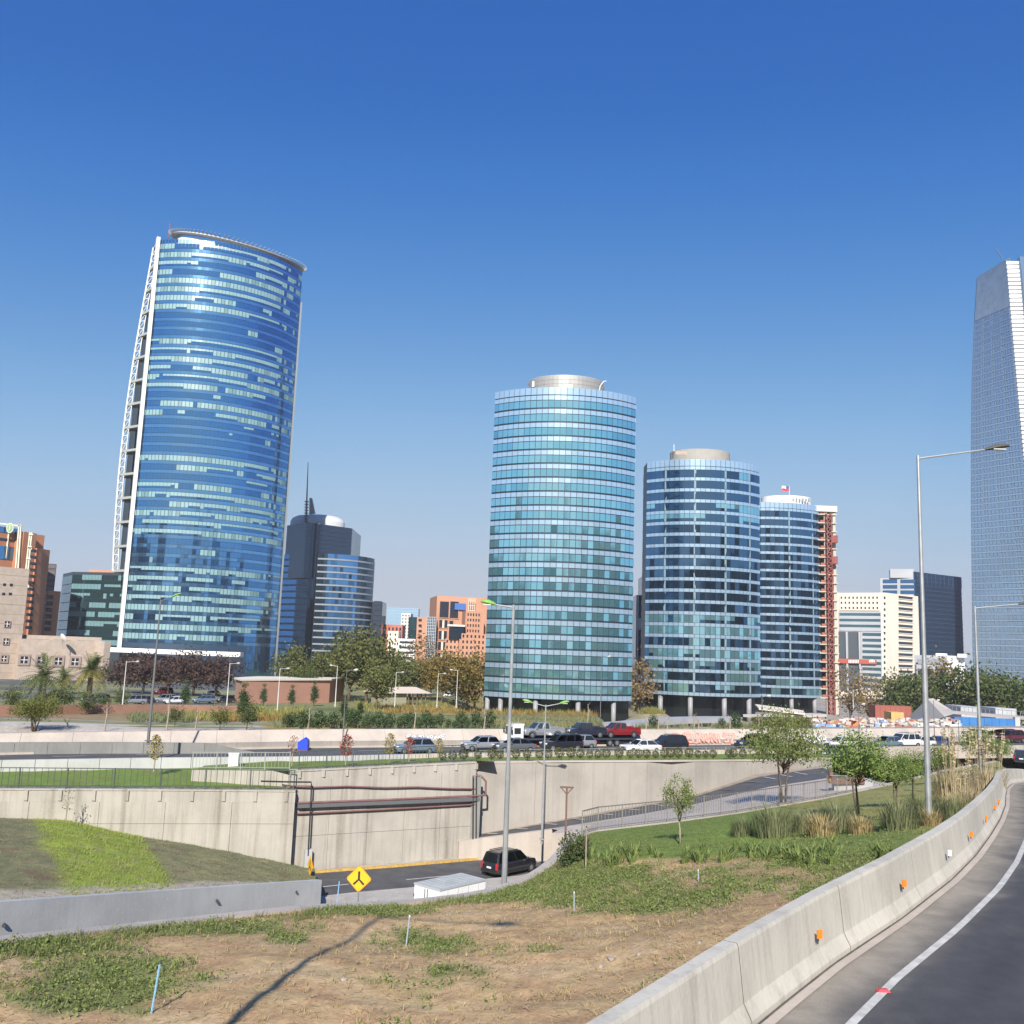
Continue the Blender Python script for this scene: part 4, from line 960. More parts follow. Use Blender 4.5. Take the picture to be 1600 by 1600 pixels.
# ---------------------------------------------------------------- terracotta complex
F = Face(at(678,1040,480), at(762,1046,486), 26); OB = thing('office_building', F.pt(0,GZ), 'terracotta office building with stepped blocks and rows of small square windows', 'building')
zt_ = F.uz(700,931.5)[1]; F.body(GZ, zt_).build('main_wall', terra, OB)
for (x0,y0,x1,y1) in [(687,940,701,965),(703,940,716,966),(686,969,699,981),(685,986,698,999),(684,1003,697,1016),(683,1020,696,1033),(682,1037,695,1048),(702,970,708,978)]:
    r = F.rect(x0,y0,x1,y1); mb = MB(); F.box(mb, r[0], r[1], r[2], r[3], 0, .15); o = mb.build('window', win_dk, OB)
    mb = MB(); F.box(mb, r[0]-.35, r[0], r[2]-.3, r[3]+.3, 0, .45); F.box(mb, r[1], r[1]+.35, r[2]-.3, r[3]+.3, 0, .45); F.box(mb, r[0], r[1], r[3], r[3]+.35, 0, .44); F.box(mb, r[0], r[1], r[2]-.35, r[2], 0, .44)
    if y1-y0 > 10 and y0 > 960: F.box(mb, (r[0]+r[1])/2-.5, (r[0]+r[1])/2+.5, r[2], r[3], 0, .4, 1)
    mb.build('window_surround', [terra, cream], o)
G = Face(at(694,1046,468), at(724,1048,468), 14); zt_ = G.uz(712,998)[1]; G.body(GZ, zt_).build('front_block', terra, OB); rr = G.rect(695,999,724,1052); grid_wall(OB, G, 0, G.L, rr[2], zt_, 5, 6, .42, .5, terra, win_dk)
G = Face(at(716,1046,466), at(762,1049,470), 16); zt_ = G.uz(735,990)[1]; G.body(GZ, zt_).build('front_block', terra, OB); rr = G.rect(718,990,760,1052); grid_wall(OB, G, .8, G.L, rr[2], zt_, 7, 7, .45, .5, terra, win_dk)
G = Face(at(726,1000,472), at(755,1001,474), 12); z0 = G.uz(735,990)[1]; zt_ = G.uz(735,955)[1]; G.body(z0-8, zt_).build('upper_block', terra, OB); grid_wall(OB, G, .5, G.L-2, z0, zt_-.4, 5, 4, .5, .52, terra, win_dk)
G = Face(at(701,998,466), at(724,999,466), 8); z0 = G.uz(712,998)[1]; zt_ = G.uz(712,979)[1]; G.body(z0, zt_).build('glass_box', blackg, OB)
mb = MB(); G.box(mb, -.8, G.L+.5, zt_+.1, zt_+.9, -6, .8); mb.build('glass_box_roof', white_m, OB)
G = Face(at(648,1040,476), at(667,1041,476), 16); zt_ = G.uz(657,964)[1]; G.body(GZ, zt_).build('side_block', terra, OB)
for k in range(7):
    r = G.rect(654, 967+k*8.6, 659, 971+k*8.6); mb = MB(); G.box(mb, r[0], r[1], r[2], r[3], 0, .12); mb.build('window', win_dk, OB)
G = Face(at(664,1043,472), at(678,1044,472), 6); zt_ = G.uz(670,964)[1]; G.body(GZ, zt_).build('stair_glass', Mglass('stair_glass', (.20,.27,.36), rough=.2), OB); mb = MB()
for k in range(6): G.box(mb, G.L*k/5-.1, G.L*k/5+.1, GZ, zt_, 0, .25)
for k in range(26): z_ = lerp(GZ, zt_, k/25); G.box(mb, 0, G.L, z_-.1, z_+.1, 0, .2)
mb.build('stair_grid', M('stair_mullion', (.45,.47,.5), .5), OB)
r = F.rect(710,946,727,953); mb = MB(); F.box(mb, r[0], r[1], r[2], r[3]+1, .2, 1.2); mb.build('blue_sign', M('sign_blue', (.05,.14,.42), .5), OB)
mb = MB(); q = F.uz(730,950)
for k in range(4): F.box(mb, q[0]+k*1.1, q[0]+k*1.1+.25, q[1]-4, q[1]+5, 3, 3.25, 0)
for k in range(4): F.box(mb, q[0], q[0]+3.5, q[1]-4+k*2.6, q[1]-3.7+k*2.6, 3, 3.25, 0)
mb.build('roof_frame', M('roof_frame', (.7,.62,.52), .7), OB)

# pale blocks glimpsed left of it
def simple_block(name, label, cat, x0, x1, ytop, yb, D, mat, depth=16, rows=0, cols=0, wf=.5, hf=.5, glass=None, D2=None):
    F = Face(at(x0, yb, D), at(x1, yb+(x1-x0)*.035, D2 or D), depth); R_ = thing(name, F.pt(0, GZ), label, cat); zt_ = F.uz((x0+x1)/2, ytop)[1]
    F.body(GZ, zt_).build('wall', mat, R_)
    if rows:
        r = F.rect(x0, ytop+1, x1, yb); grid_wall(R_, F, .2, F.L-.2, r[2], zt_-.6, cols, rows, wf, hf, mat, glass or win_dk, .35)
    return R_, F, zt_
simple_block('apartment_block', 'red brick block with white frame lines behind the trees', 'building', 596, 626, 976, 1040, 560, redbr, rows=6, cols=5, wf=.5, hf=.5)
R_, F, zt_ = simple_block('apartment_block', 'cream apartment block with two window columns beside the red brick block', 'building', 603, 620, 986, 1040, 548, cream, rows=7, cols=2, wf=.3, hf=.45)
R_, F, zt_ = simple_block('apartment_block', 'white low block with dark ribbon windows behind the trees', 'building', 620, 647, 998, 1040, 540, white_m, rows=5, cols=1, wf=.85, hf=.45)
R_, F, zt_ = simple_block('apartment_block', 'pale grey apartment tower rising behind the white ribbon window block', 'building', 625, 640, 958, 1000, 640, M('pale_grey_render', (.62,.61,.58), .85), rows=8, cols=3, wf=.4, hf=.4)
R_, F, zt_ = simple_block('office_block', 'dark green glass block tucked behind the pale grey apartment tower', 'building', 637, 650, 964, 1000, 630, greeng)
R_, F, zt_ = simple_block('office_block', 'distant pale blue glass tower low on the skyline', 'building', 603, 652, 950, 990, 900, Mglass('far_blue_glass', (.40,.55,.68), rough=.3, metal=.4), rows=9, cols=12, wf=.9, hf=.75, glass=Mglass('far_blue_glass2', (.34,.50,.64), rough=.3, metal=.4))
# black and white slab between the round towers
F = Face(at(992.5,1065,330), at(1008,1065,330), 12); BW = thing('office_block', F.pt(0,GZ), 'slim black tower with white vertical fins between the round glass towers', 'building')
zt_ = F.uz(1003,930)[1]; F.body(GZ, zt_).build('core', blackg, BW); G = Face(F.pt(1.9,0,.0), F.pt(3.6,0,.0), 10); G.body(zt_-2, F.uz(1004,901)[1]).build('upper_core', blackg, BW)
for u in (.35, 1.75, 2.95): mb = MB(); F.box(mb, u, u+.4, GZ, zt_-(0 if u != 2.95 else -6), 0, .35); mb.build('white_fin', white_m, BW)
mb = MB(); r = F.rect(993,966,1003,984); F.box(mb, .2, 3.2, r[2], r[3], 0, .3); mb.build('white_panel', white_m, BW)

# ---------------------------------------------------------------- right: cream office slab, blue box, white low building
F = Face(at(1309,1078,575), at(1387,1081,560), 30); CB = thing('office_building', F.pt(0,GZ), 'cream office building with gridded punched windows and deep dark recess', 'building')
zt_ = F.uz(1345,929)[1]; G = Face(at(1387,1081,560), at(1439,1083,580), 30)
zt_ = (zt_+G.uz(1400,925)[1])/2
pA, pB, pC = F.pt(0,0), F.pt(F.L,0), G.pt(G.L,0); MB().prism([(pA.x,pA.y),(pB.x,pB.y),(pC.x,pC.y),(pC.x+6,pC.y+30),(pA.x+6,pA.y+32)], GZ, zt_).build('wall', cream, CB)
r = F.rect(1312,930,1374,954); grid_wall(CB, F, r[0], r[1], r[2], r[3], 10, 3, .42, .42, cream, win_dk, .5)
r = F.rect(1311,955,1377,986); mb = MB(); F.box(mb, r[0], r[1], r[2], r[3], 0, .5); mb.build('grey_frame', grey_r, CB)
for k in range(3): q = F.rect(1312, 958+k*9, 1376, 962+k*9); mb = MB(); F.box(mb, q[0], q[1], q[2], q[3], .4, .65); mb.build('ribbon_window', Mglass('ribbon_glass', (.16,.30,.34), rough=.12) if k == 0 else bpy.data.materials['ribbon_glass'], CB)
r = F.rect(1311,987,1344,1079); mb = MB(); F.box(mb, r[0], r[1], r[2], r[3], 0, .3); mb.build('dark_recess', M('recess_dark', (.07,.085,.10), .7), CB)
for x in (1323, 1343): q = F.rect(x, 987, x+3, 1079); mb = MB(); F.box(mb, q[0], q[1], q[2], q[3], .2, 1.6); mb.build('recess_pier', grey_r, CB)
q = F.rect(1311,1030,1370,1037); mb = MB(); F.box(mb, q[0], q[1], q[2], q[3], .8, 1.9); mb.build('red_sign_band', M('sign_red', (.45,.10,.06), .6), CB)
mb = MB()
for k in range(7): q = F.rect(1327+k*2.4, 1031, 1328.4+k*2.4, 1036); F.box(mb, q[0], q[1], q[2], q[3], 1.9, 2.1)
for k in range(4): q = F.rect(1359+k*2.4, 1030+abs(k-1.5), 1360.6+k*2.4, 1035); F.box(mb, q[0], q[1], q[2], q[3], 1.9, 2.1)
mb.build('sign_lettering', white_m, CB)
r = F.rect(1347,987,1378,1079); mb = MB(); F.box(mb, r[0], r[1], r[2], r[3], 0, .4); mb.build('grey_frame', grey_r, CB)
for k in range(10): q = F.rect(1348, 989+k*9, 1377, 993.5+k*9); mb = MB(); F.box(mb, q[0], q[1], q[2], q[3], .3, .6); mb.build('ribbon_window', bpy.data.materials['ribbon_glass'], CB)
for k in range(15): q = F.rect(1381, 932+k*9.2, 1383.6, 936+k*9.2); mb = MB(); F.box(mb, q[0], q[1], q[2], q[3], 0, .12); mb.build('small_window', win_dk, CB)
for k in range(16):
    q = G.rect(1404, 932+k*8.9, 1425.5, 936+k*8.9); mb = MB(); G.box(mb, q[0], q[1], q[2], q[3], 0, .1); o = mb.build('strip_window', win_dk, CB)
    mb = MB(); G.box(mb, q[0]-.4, q[1]+.4, q[3], q[3]+.4, 0, .7); G.box(mb, q[0]-.4, q[1]+.4, q[2]-.35, q[2], 0, .5); mb.build('window_hood', cream, o)
F = Face(at(1378,1020,650), at(1431,1022,640), 18); G = Face(at(1431,1022,640), at(1506,1025,668), 12); UB = thing('office_building', F.pt(0,GZ), 'dark blue glass box with grey banded side behind the cream building', 'building')
zt_ = F.uz(1410,903)[1]; z2 = G.uz(1470,898)[1]; F.body(GZ, zt_).build('grey_side', grey_r, UB); G.body(GZ, z2).build('glass_box', Mglass('deep_blue_glass', (.06,.12,.24), rough=.1), UB)
for k in range(5):
    for (x0, x1) in ((1379.5,1402),(1407,1430)): q = F.rect(x0, 905.5+k*8.5, x1, 911+k*8.5); mb = MB(); F.box(mb, q[0], q[1], q[2], q[3], 0, .3); mb.build('ribbon_window', blueg[1], UB)
mb = MB()
for k in range(18): z_ = lerp(G.uz(1470,1024)[1], z2, k/18); G.box(mb, 0, G.L, z_, z_+.5, 0, .3)
for k in range(12): G.box(mb, G.L*k/11-.15, G.L*k/11+.15, z2-8, z2, 0, .3)
mb.build('floor_lines', Mglass('line_glass', (.16,.26,.42), rough=.2), UB)
H = Face(at(1391,900,645), at(1428,901,640), 14); H.body(zt_, H.uz(1405,889)[1]).build('roof_plant', grey_r, UB)
F = Face(at(1433,1078,520), at(1482,1080,510), 24); G = Face(at(1482,1080,510), at(1509,1081,514), 24); WB = thing('low_building', F.pt(0,GZ), 'white and grey low block with dark square openings beside the tall lamp post', 'building')
z1 = F.uz(1455,1026)[1]; z2 = G.uz(1495,1025)[1]; F.body(GZ, z1).build('grey_wing', grey_r, WB); G.body(GZ, z2).build('white_wing', white_m, WB)
for (x0,x1) in ((1434,1446),(1449,1459),(1462,1474)): q = F.rect(x0,1045,x1,1055); mb = MB(); F.box(mb, q[0], q[1], q[2], q[3], 0, .12); mb.build('opening', win_dk, WB)
q = F.rect(1434,1030,1480,1038); mb = MB(); F.box(mb, q[0], q[1], q[2], q[3], 0, .4); mb.build('louvre_band', M('louvre_grey', (.30,.31,.32), .7), WB)
q = G.rect(1486,1046,1500,1055); mb = MB(); G.box(mb, q[0], q[1], q[2], q[3], 0, .12); mb.build('opening', win_dk, WB)
mb = MB(); q = F.uz(1468,1023); F.box(mb, q[0]-3, q[0]+2, z1, z1+2, -8, -4); F.box(mb, q[0]+8, q[0]+12, z1, z1+2, -8, -4); mb.build('roof_units', white_m, WB)

# ---------------------------------------------------------------- the supertall on the right edge
D = 620
def ctx(px, py): return at(px, py, D)
CT = thing('supertall_tower', (at(1580,1080,D).x, D, GZ), 'slender tapering grey glass supertall tower cut by the right edge', 'skyscraper')
lev = [(1080,1521,1640),(1000,1519,1640),(900,1518,1618),(800,1517,1606),(700,1517,1597),(600,1518,1588),(500,1522,1579),(430,1526.5,1573),(412,1536,1571),(406,1556,1570)]
cs = M('crown_screen', (.20,.24,.28), .5, metal=.3); cg = [Mglass('tower_glass', (.26,.37,.50), rough=.16, metal=.55), Mglass('tower_glass_pale', (.34,.45,.56), rough=.18, metal=.5)]
L_ = [at(x0, y, D+14) for (y, x0, x1) in lev]; Rr = [at(x1, y, D-16) for (y, x0, x1) in lev]
def interp_edge(E, z):
    zs_ = [p.z for p in E]; return V3((float(np.interp(z, zs_, [p.x for p in E])), float(np.interp(z, zs_, [p.y for p in E])), z))
zb, ztp = GZ, Rr[-1].z; nfl = 62
wn = MB(); k0 = None
mb = MB(); rws = []
for i in range(41):
    z_ = lerp(zb, ztp, i/40); a = interp_edge(L_, z_); b = interp_edge(Rr, min(z_, Rr[-1].z)); b.z = z_; c_ = b+V3((52, 12, 0)); d_ = c_+V3((26, 55, 0)); e_ = a+V3((31, 55, 0))
    rws.append([a, b, c_, d_, e_, a])
mb.grid(rws); mb.poly(rws[-1][:-1]); mb.build('core', M('tower_grey_core', (.20,.27,.35), .4, metal=.3), CT)
zcr = at(1550,492,D).z
for f in range(nfl):
    z0 = lerp(zb+6, zcr, f/nfl); fh = (zcr-zb-6)/nfl; a0_, b0_ = interp_edge(L_, z0+fh/2), interp_edge(Rr, z0+fh/2)
    for c in range(16):
        pa, pb = a0_.lerp(b0_, c/16), a0_.lerp(b0_, (c+1)/16); pa.z = pb.z = 0
        slab(wn, pa, pb, z0+.30*fh, z0+.96*fh, out=.35, gap=.22 if c % 4 else .7, mi=0)
    pa, pb = a0_.copy(), b0_.copy(); pa.z = pb.z = 0; slab(wn, pa, pb, z0+.0*fh, z0+.24*fh, out=.4, gap=.1, mi=1)
wn.build('window_panes', cg, CT)['kind'] = 'stuff'
mb = MB(); rws = []
for i in range(20):
    z_ = lerp(zcr, ztp-.5, i/19); a = interp_edge(L_, z_)+V3((-.2,-1.3,0)); b = interp_edge(Rr, z_)+V3((0,-1.3,0)); b.z = z_; rws.append([a, b])
mb.grid(rws); mb.build('crown_screen', M('crown_mesh', (.27,.345,.43), .45, metal=.4, var=.12, scale=.2), CT)
# bright notch in the corner
mb = MB(); n = 100
zn1 = at(1585,424,D).z; nm = [M('notch_white', (.78,.78,.78), .5), M('notch_shade', (.35,.37,.42), .6)]
for i in range(n):
    z0, z1 = lerp(zb, zn1, i/n), lerp(zb, zn1, (i+.72)/n); e = interp_edge(Rr, z0); wd = 7.5
    mb.hexa([V3((e.x-.2,e.y-1.5,z0)), V3((e.x+wd,e.y-2.5,z0)), V3((e.x+wd,e.y+3,z0)), V3((e.x-.2,e.y+2,z0)), V3((e.x-.2,e.y-1.5,z1)), V3((e.x+wd,e.y-2.5,z1)), V3((e.x+wd,e.y+3,z1)), V3((e.x-.2,e.y+2,z1))], 0)
mb.build('notch_louvres', nm[0], CT)
mb = MB(); rws = []
for i in range(30):
    z_ = lerp(zb, at(1595,397,D-22).z, i/29); e = interp_edge(Rr, z_)+V3((8.6,-3,0)); e.z = z_; rws.append([e, e+V3((46,12,0)), e+V3((46,50,0)), e+V3((3,20,0)), e])
mb.grid(rws); mb.poly(rws[-1][:-1]); mb.build('second_face', cg[0], CT)
p = at(1566,404,D); mb = MB(); mb.tube([p, p+V3((-3,0,5)), p+V3((-4.5,0,7))], .35, 5); mb.tube([at(1570,408,D), at(1578,404,D)], .5, 5); mb.tube([at(1577,415,D), at(1577,403,D)], .6, 5); mb.build('crown_crane', M('crane_dark', (.12,.12,.14), .6), CT)

# ---------------------------------------------------------------- left: orange hotel with steel frames, stone building
F = Face(at(-60,1000,385), at(52,1002,413), 26); HT = thing('hotel_building', F.pt(F.L,GZ), 'orange tower block with exposed pale steel frame and round emblem', 'building')
zt_ = F.uz(30,828)[1]; F.body(GZ, F.uz(20,815)[1]-4).build('wall', terra2, HT)
for (x0,y0,x1,y1,m_) in [(-60,820,28,829,1),(-60,838,30,842,0),(-60,851,38,872,1),(-60,890,25,896,0),(30,862,38,873,1)]:
    r = F.rect(x0,y0,x1,y1); mb = MB(); F.box(mb, r[0], r[1], r[2], r[3], 0, .2); mb.build('window_band', blueg[0] if m_ else win_dk, HT)
G = Face(at(44,1000,405), at(63,1002,413), 20); z2 = G.uz(52,855)[1]; G.body(GZ, z2).build('side_wall', terra2, HT)
for k in range(13): q = G.rect(46.5-k*.6, 858+k*10, 57-k*.6, 863+k*10); mb = MB(); G.box(mb, q[0], q[1], q[2], q[3], 0, .12); mb.build('window', win_dk, HT)
H = Face(at(30,900,399), at(50,901,405), 6); H.body(GZ, H.uz(40,831)[1]).build('bay', terra2, HT)
fm = M('frame_pale', (.72,.66,.5), .5)
for (xa, ya, xb, yb) in [(14,833,9,872),(30,820,24,898),(33,820,28,898),(47,832,30,990),(50,832,34,990),(0,818,33,822),(10,833,17,833),(44,856,50,858),(22,896,40,896),(38,896,45,918)]:
    p, q = at(xa,ya,398), at(xb,yb,398); mb = MB(); mb.bar(p, q, .55, .55); mb.build('steel_frame', fm, HT)
for k in range(9):
    y = 835+k*19; x = 48.5-(y-832)*.105; p, q = at(x-3,y,397.5), at(x+4,y+.3,397.5); mb = MB(); mb.bar(p, q, .45, .45); mb.build('frame_tie', fm, HT)
p = at(15.5,825,396); mb = MB(); q = [V3((p.x+1.5*math.cos(2*math.pi*k/24), p.y, p.z+2.1*math.sin(2*math.pi*k/24))) for k in range(24)]
mb.poly(q); mb.poly([v+V3((0,.5,0)) for v in reversed(q)]); [mb.quad(q[k], q[(k+1)%24], q[(k+1)%24]+V3((0,.5,0)), q[k]+V3((0,.5,0))) for k in range(24)]; em = mb.build('emblem', M('emblem_cream', (.75,.70,.5), .5), HT)
q2 = [V3((p.x+1.2*math.cos(2*math.pi*k/24), p.y-.06, p.z+1.75*math.sin(2*math.pi*k/24))) for k in range(24)]; mb = MB(); mb.poly(q2); mb.build('emblem_field', M('emblem_green', (.25,.40,.20), .5), em)
mb = MB(); mb.box((p.x, p.y-.15, p.z), (.32,.1,2.2)); mb.box((p.x, p.y-.15, p.z+1.05), (.75,.1,.2)); mb.box((p.x, p.y-.15, p.z-1.05), (.75,.1,.2)); mb.build('emblem_letter', white_m, em)
F = Face(at(60,1000,440), at(76,1001,442), 8); DB = thing('apartment_block', F.pt(0,GZ), 'dark brown stepped block behind the orange tower block', 'building'); F.body(GZ, F.uz(68,880)[1]).build('wall', M('dark_brown', (.10,.08,.09), .7), DB); mb = MB()
for k in range(12): z_ = lerp(20, F.uz(68,880)[1], k/12); F.box(mb, .3, F.L-.3, z_+.6, z_+2, 0, .2)
mb.build('balconies', M('brown_balcony', (.16,.13,.13), .8), DB)
F = Face(at(67,1000,425), at(87,1001,428), 8); DB = thing('apartment_block', F.pt(0,GZ), 'low orange block with ribbon windows left of the green glass block', 'building'); zt_ = F.uz(77,923)[1]; F.body(GZ, zt_).build('wall', terra2, DB)
for k in range(6): q = F.rect(72.5-k*.7, 930+k*10, 83-k*.7, 936+k*10); mb = MB(); F.box(mb, q[0], q[1], q[2], q[3], 0, .15); mb.build('window', win_dk, DB)
# stone building
F = Face(at(-160,1060,292), at(27,1062,318), 20); SB = thing('stone_building', F.pt(F.L,GZ), 'beige stone building with square cross-barred windows behind the palms', 'building')
zt_ = F.uz(10,886)[1]; z0 = park_z(F.pt(F.L/2,0).x, 322)-2
F.body(GZ, zt_).build('tower_wall', stone, SB); G = Face(at(25,1062,314), at(165,1068,332), 20); zw = G.uz(95,1000)[1]; G.body(GZ, zw).build('wing_wall', stone, SB)
def cross_window(root, F, cx, cy, hw, hh, frame=2.0):
    r = F.rect(cx-hw, cy-hh, cx+hw, cy+hh); mb = MB(); F.box(mb, r[0], r[1], r[2], r[3], 0, .1); o = mb.build('window', win_dk, root); e = .22*frame
    mb = MB(); F.box(mb, r[0]-e, r[0], r[2]-e, r[3]+e, 0, .35); F.box(mb, r[1], r[1]+e, r[2]-e, r[3]+e, 0, .35); F.box(mb, r[0], r[1], r[3], r[3]+e, 0, .34); F.box(mb, r[0], r[1], r[2]-e, r[2], 0, .34); mb.build('window_surround', stone_dk, o)
    m1, m2 = (r[0]+r[1])/2, (r[2]+r[3])/2; mb = MB(); F.box(mb, m1-.11, m1+.11, r[2], r[3], .1, .2); F.box(mb, r[0], r[1], m2-.11, m2+.11, .1, .19); mb.build('glazing_bars', white_m, o)
for (x, y) in ((11,975),(9,1002),(6,1029)): cross_window(SB, F, x, y, 4, 4.4, 2.2 if y > 1010 else .8)
for (x, y) in ((7,913.5),(17.5,914),(5.5,928),(16,928)): r = F.rect(x-2.3,y-2,x+2.3,y+2); mb = MB(); F.box(mb, r[0], r[1], r[2], r[3], 0, .1); mb.build('small_window', win_dk, SB)
for k, (x, y) in enumerate(((37.5,1031),(64,1031.5),(91,1033),(117,1034))): cross_window(SB, G, x, y, 5.6, 5.4, 3.2)
H = Face(at(42,1000,320), at(158,1006,335), 10); zp = H.uz(100,994)[1]; H.body(zw-1, zp).build('roof_parapet', stone, SB)
for (x0, x1) in ((47,76),(84,111),(120,147)): r = H.rect(x0,1002,x1,1009); mb = MB(); H.box(mb, r[0], r[1], zw+.05, r[3], 0, .1); mb.build('roof_opening', win_dk, SB)
mb = MB(); H2 = Face(at(158,1060,326), at(168,1062,328), 6); H2.body(GZ, H2.uz(163,1002)[1]).build('pylon', stone, SB)
for z_ in np.arange(2, zt_, 3.2):
    mb = MB(); F.box(mb, 0, F.L, z_, z_+.12, 0, .05); mb.build('stone_course', stone_dk, SB)
p = at(97,1003,318); dish = thing('satellite_dish', p, 'white satellite dish on the roof of the stone building', 'antenna'); mb = MB()
for i in range(4):
    for k in range(14):
        def dp(i, k): r_ = 1.5*i/4; t = 2*math.pi*k/14; v = V3((r_*math.cos(t), .12*r_*r_, r_*math.sin(t))); v.rotate(Matrix.Rotation(R(25), 3, 'X')); v.rotate(Matrix.Rotation(R(-35), 3, 'Z')); return p+v+V3((0,0,1.3))
        mb.quad(dp(i,k), dp(i+1,k), dp(i+1,k+1), dp(i,k+1))
mb.build('dish', white_m, dish); MB().tube([p+V3((0,.5,-.8)), p+V3((0,.3,1.3))], .12, 6).build('stand', steel, dish)

# ---------------------------------------------------------------- low buildings in the park
F = Face(at(376,1092,205), at(460,1094,214), 12); LB = thing('low_building', F.pt(0,F.uz(400,1094)[1]), 'long low windowless terracotta building in the park', 'building')
E2 = Face(at(367,1090,214), at(376,1092,205), 5); zt_ = F.uz(420,1064)[1]; za = park_z(F.a.x, 205)-1.5
pA, pB, pC = E2.a, F.a, F.b; q3 = at(515,1080,228)
MB().prism([(pA.x,pA.y),(pB.x,pB.y),(q3.x,q3.y),(q3.x+1,q3.y+14),(pA.x+1,pA.y+14)], za, zt_).build('wall', M('terracotta_wall', (.46,.24,.17), .9, var=.05, scale=.3), LB)
MB().prism([(pA.x-.4,pA.y-.4),(pB.x-.2,pB.y-.5),(q3.x+.4,q3.y-.4),(q3.x+1,q3.y+14.4),(pA.x+1,pA.y+14.4)], zt_+.003, zt_+.35).build('roof_edge', cream, LB)
F = Face(at(597,1096,225), at(665,1097,232), 8); SH = thing('roofed_shelter', F.pt(0,4), 'low pavilion with a wide pale pitched roof among the park trees', 'building')
zr_ = F.uz(620,1074)[1]; ze = F.uz(620,1083)[1]; zg = park_z(F.a.x, 225)-1
mb = MB(); mb.hexa([F.pt(-1,ze,1.2), F.pt(F.L+1,ze,1.2), F.pt(F.L+1,ze,-8), F.pt(-1,ze,-8), F.pt(0,zr_,-3.2), F.pt(F.L-1,zr_,-3.2), F.pt(F.L-1,zr_,-3.6), F.pt(0,zr_,-3.6)]); mb.build('roof', M('pale_roof', (.62,.52,.43), .8), SH)
mb = MB(); F.box(mb, .3, F.L*.55, zg, ze-.02, -6, 0); mb.build('wall', M('khaki_wall', (.30,.28,.20), .9), SH); mb = MB()
for k in range(5): F.box(mb, F.L*.6+k*F.L*.1-.1, F.L*.6+k*F.L*.1+.1, zg, ze-.02, -.2, 0)
mb.build('posts', M('post_brown', (.2,.15,.1), .8), SH)

# ---------------------------------------------------------------- building site and walkway on the right
F = Face(at(985,1133,205), at(1145,1126,232), 4); WK = thing('covered_walkway', F.pt(0,0), 'grey curved walkway roof in front of the round glass towers', 'walkway')
zt_ = F.uz(1000,1126)[1]; P = [at(x, y, D_) for (x, y, D_) in ((940,1132,198),(985,1129.5,203),(1030,1125,211),(1075,1122,219),(1120,1121,226),(1160,1121,232))]
mb = MB(); Q = offs(P, 4.2)
for i in range(5):
    a, b, c_, d_ = P[i], P[i+1], Q[i+1], Q[i]; hh = V3((0,0,1.25)); mb.hexa([a-hh, b-hh, c_-hh*.6, d_-hh*.6, a, b, c_, d_])
mb.build('roof_deck', M('deck_grey', (.36,.36,.38), .7, var=.06, scale=.3), WK)
for p in resample(P, 14): mb = MB(); zb_ = park_z(p.x, p.y+1)-2; mb.bar((p.x, p.y+1.2, zb_), (p.x, p.y+1.2, p.z-1.1), .35, .35); mb.build('post', M('walk_post', (.20,.16,.14), .8) if 'walk_post' not in bpy.data.materials else bpy.data.materials['walk_post'], WK)
P = [at(1186,1118,250), at(1230,1117.5,258), at(1292,1116,268)]; WK2 = thing('covered_walkway', P[0], 'thin pale roof running past the hoist at the building site', 'walkway'); mb = MB(); Q = offs(P, 5)
for i in range(2): a, b, c_, d_ = P[i], P[i+1], Q[i+1], Q[i]; hh = V3((0,0,.7)); mb.hexa([a-hh, b-hh, c_-hh, d_-hh, a, b, c_, d_])
mb.build('roof_deck', M('deck_pale', (.55,.5,.46), .7), WK2)
for p in resample(P, 7): mb = MB(); mb.bar((p.x, p.y+1, -1.5), (p.x, p.y+1, p.z-.7), .3, .3); mb.build('post', bpy.data.materials['walk_post'], WK2)
P = [at(1186,1109,262), at(1258,1117,258)]; mb = MB(); a, b = P; mb.hexa([a, b, b+V3((2,8,.4)), a+V3((2,12,.6)), a+V3((0,0,.4)), b+V3((0,0,.4)), b+V3((2,8,.8)), a+V3((2,12,1.0))]); aw = thing('sloped_roof', a, 'cream sloping canopy at the foot of the glass tower', 'canopy'); mb.build('sheet', M('cream_sheet', (.72,.64,.52), .7), aw)
def site_box(name, label, cat, x0, x1, y0, y1, D, col, depth=4, group=None):
    F = Face(at(x0, y1, D), at(x1, y1, D), depth); zz1 = F.uz((x0+x1)/2, y0)[1]; zz0 = min(F.uz((x0+x1)/2, y1)[1], zz1-.5)
    T = thing(name, F.pt(0, zz0), label, cat, group); m_ = bpy.data.materials.get(col[0]) or M(col[0], col[1], .7, var=.06, scale=.6)
    F.body(min(zz0, zz1-1)-1.5, zz1).build('body', m_, T); mb = MB(); n_ = max(3, int(F.L/1.2))
    for k in range(n_+1): F.box(mb, F.L*k/n_-.06, F.L*k/n_+.06, zz0, zz1, 0, .08)
    mb.build('ribs', m_, T); return F, T
site_box('site_container', 'large red site container by the building site trees', 'container', 1368, 1424, 1103, 1122, 225, ('container_red', (.33,.10,.07)))
site_box('site_container', 'long blue hoarding on the right of the building site', 'hoarding', 1492, 1586, 1122, 1140, 168, ('hoarding_blue', (.04,.17,.42)), 1)
site_box('site_container', 'small blue fence panel below the hoist mast', 'hoarding', 1270, 1318, 1132, 1141, 160, ('fence_blue', (.20,.36,.58)), .6)
site_box('site_container', 'ochre panel beside the hedge block at the building site', 'hoarding', 1249, 1260, 1129, 1141, 160, ('panel_ochre', (.60,.36,.12)), .6)
site_box('site_container', 'white site cabin left of the tall lamp post foot', 'cabin', 1195, 1202, 1128, 1138, 170, ('cabin_white', (.75,.74,.72)), 3)
site_box('site_container', 'grey flat site shed roofed in sheet behind the blue hoarding', 'shed', 1502, 1528, 1104, 1116, 215, ('shed_grey', (.42,.43,.45)), 8)
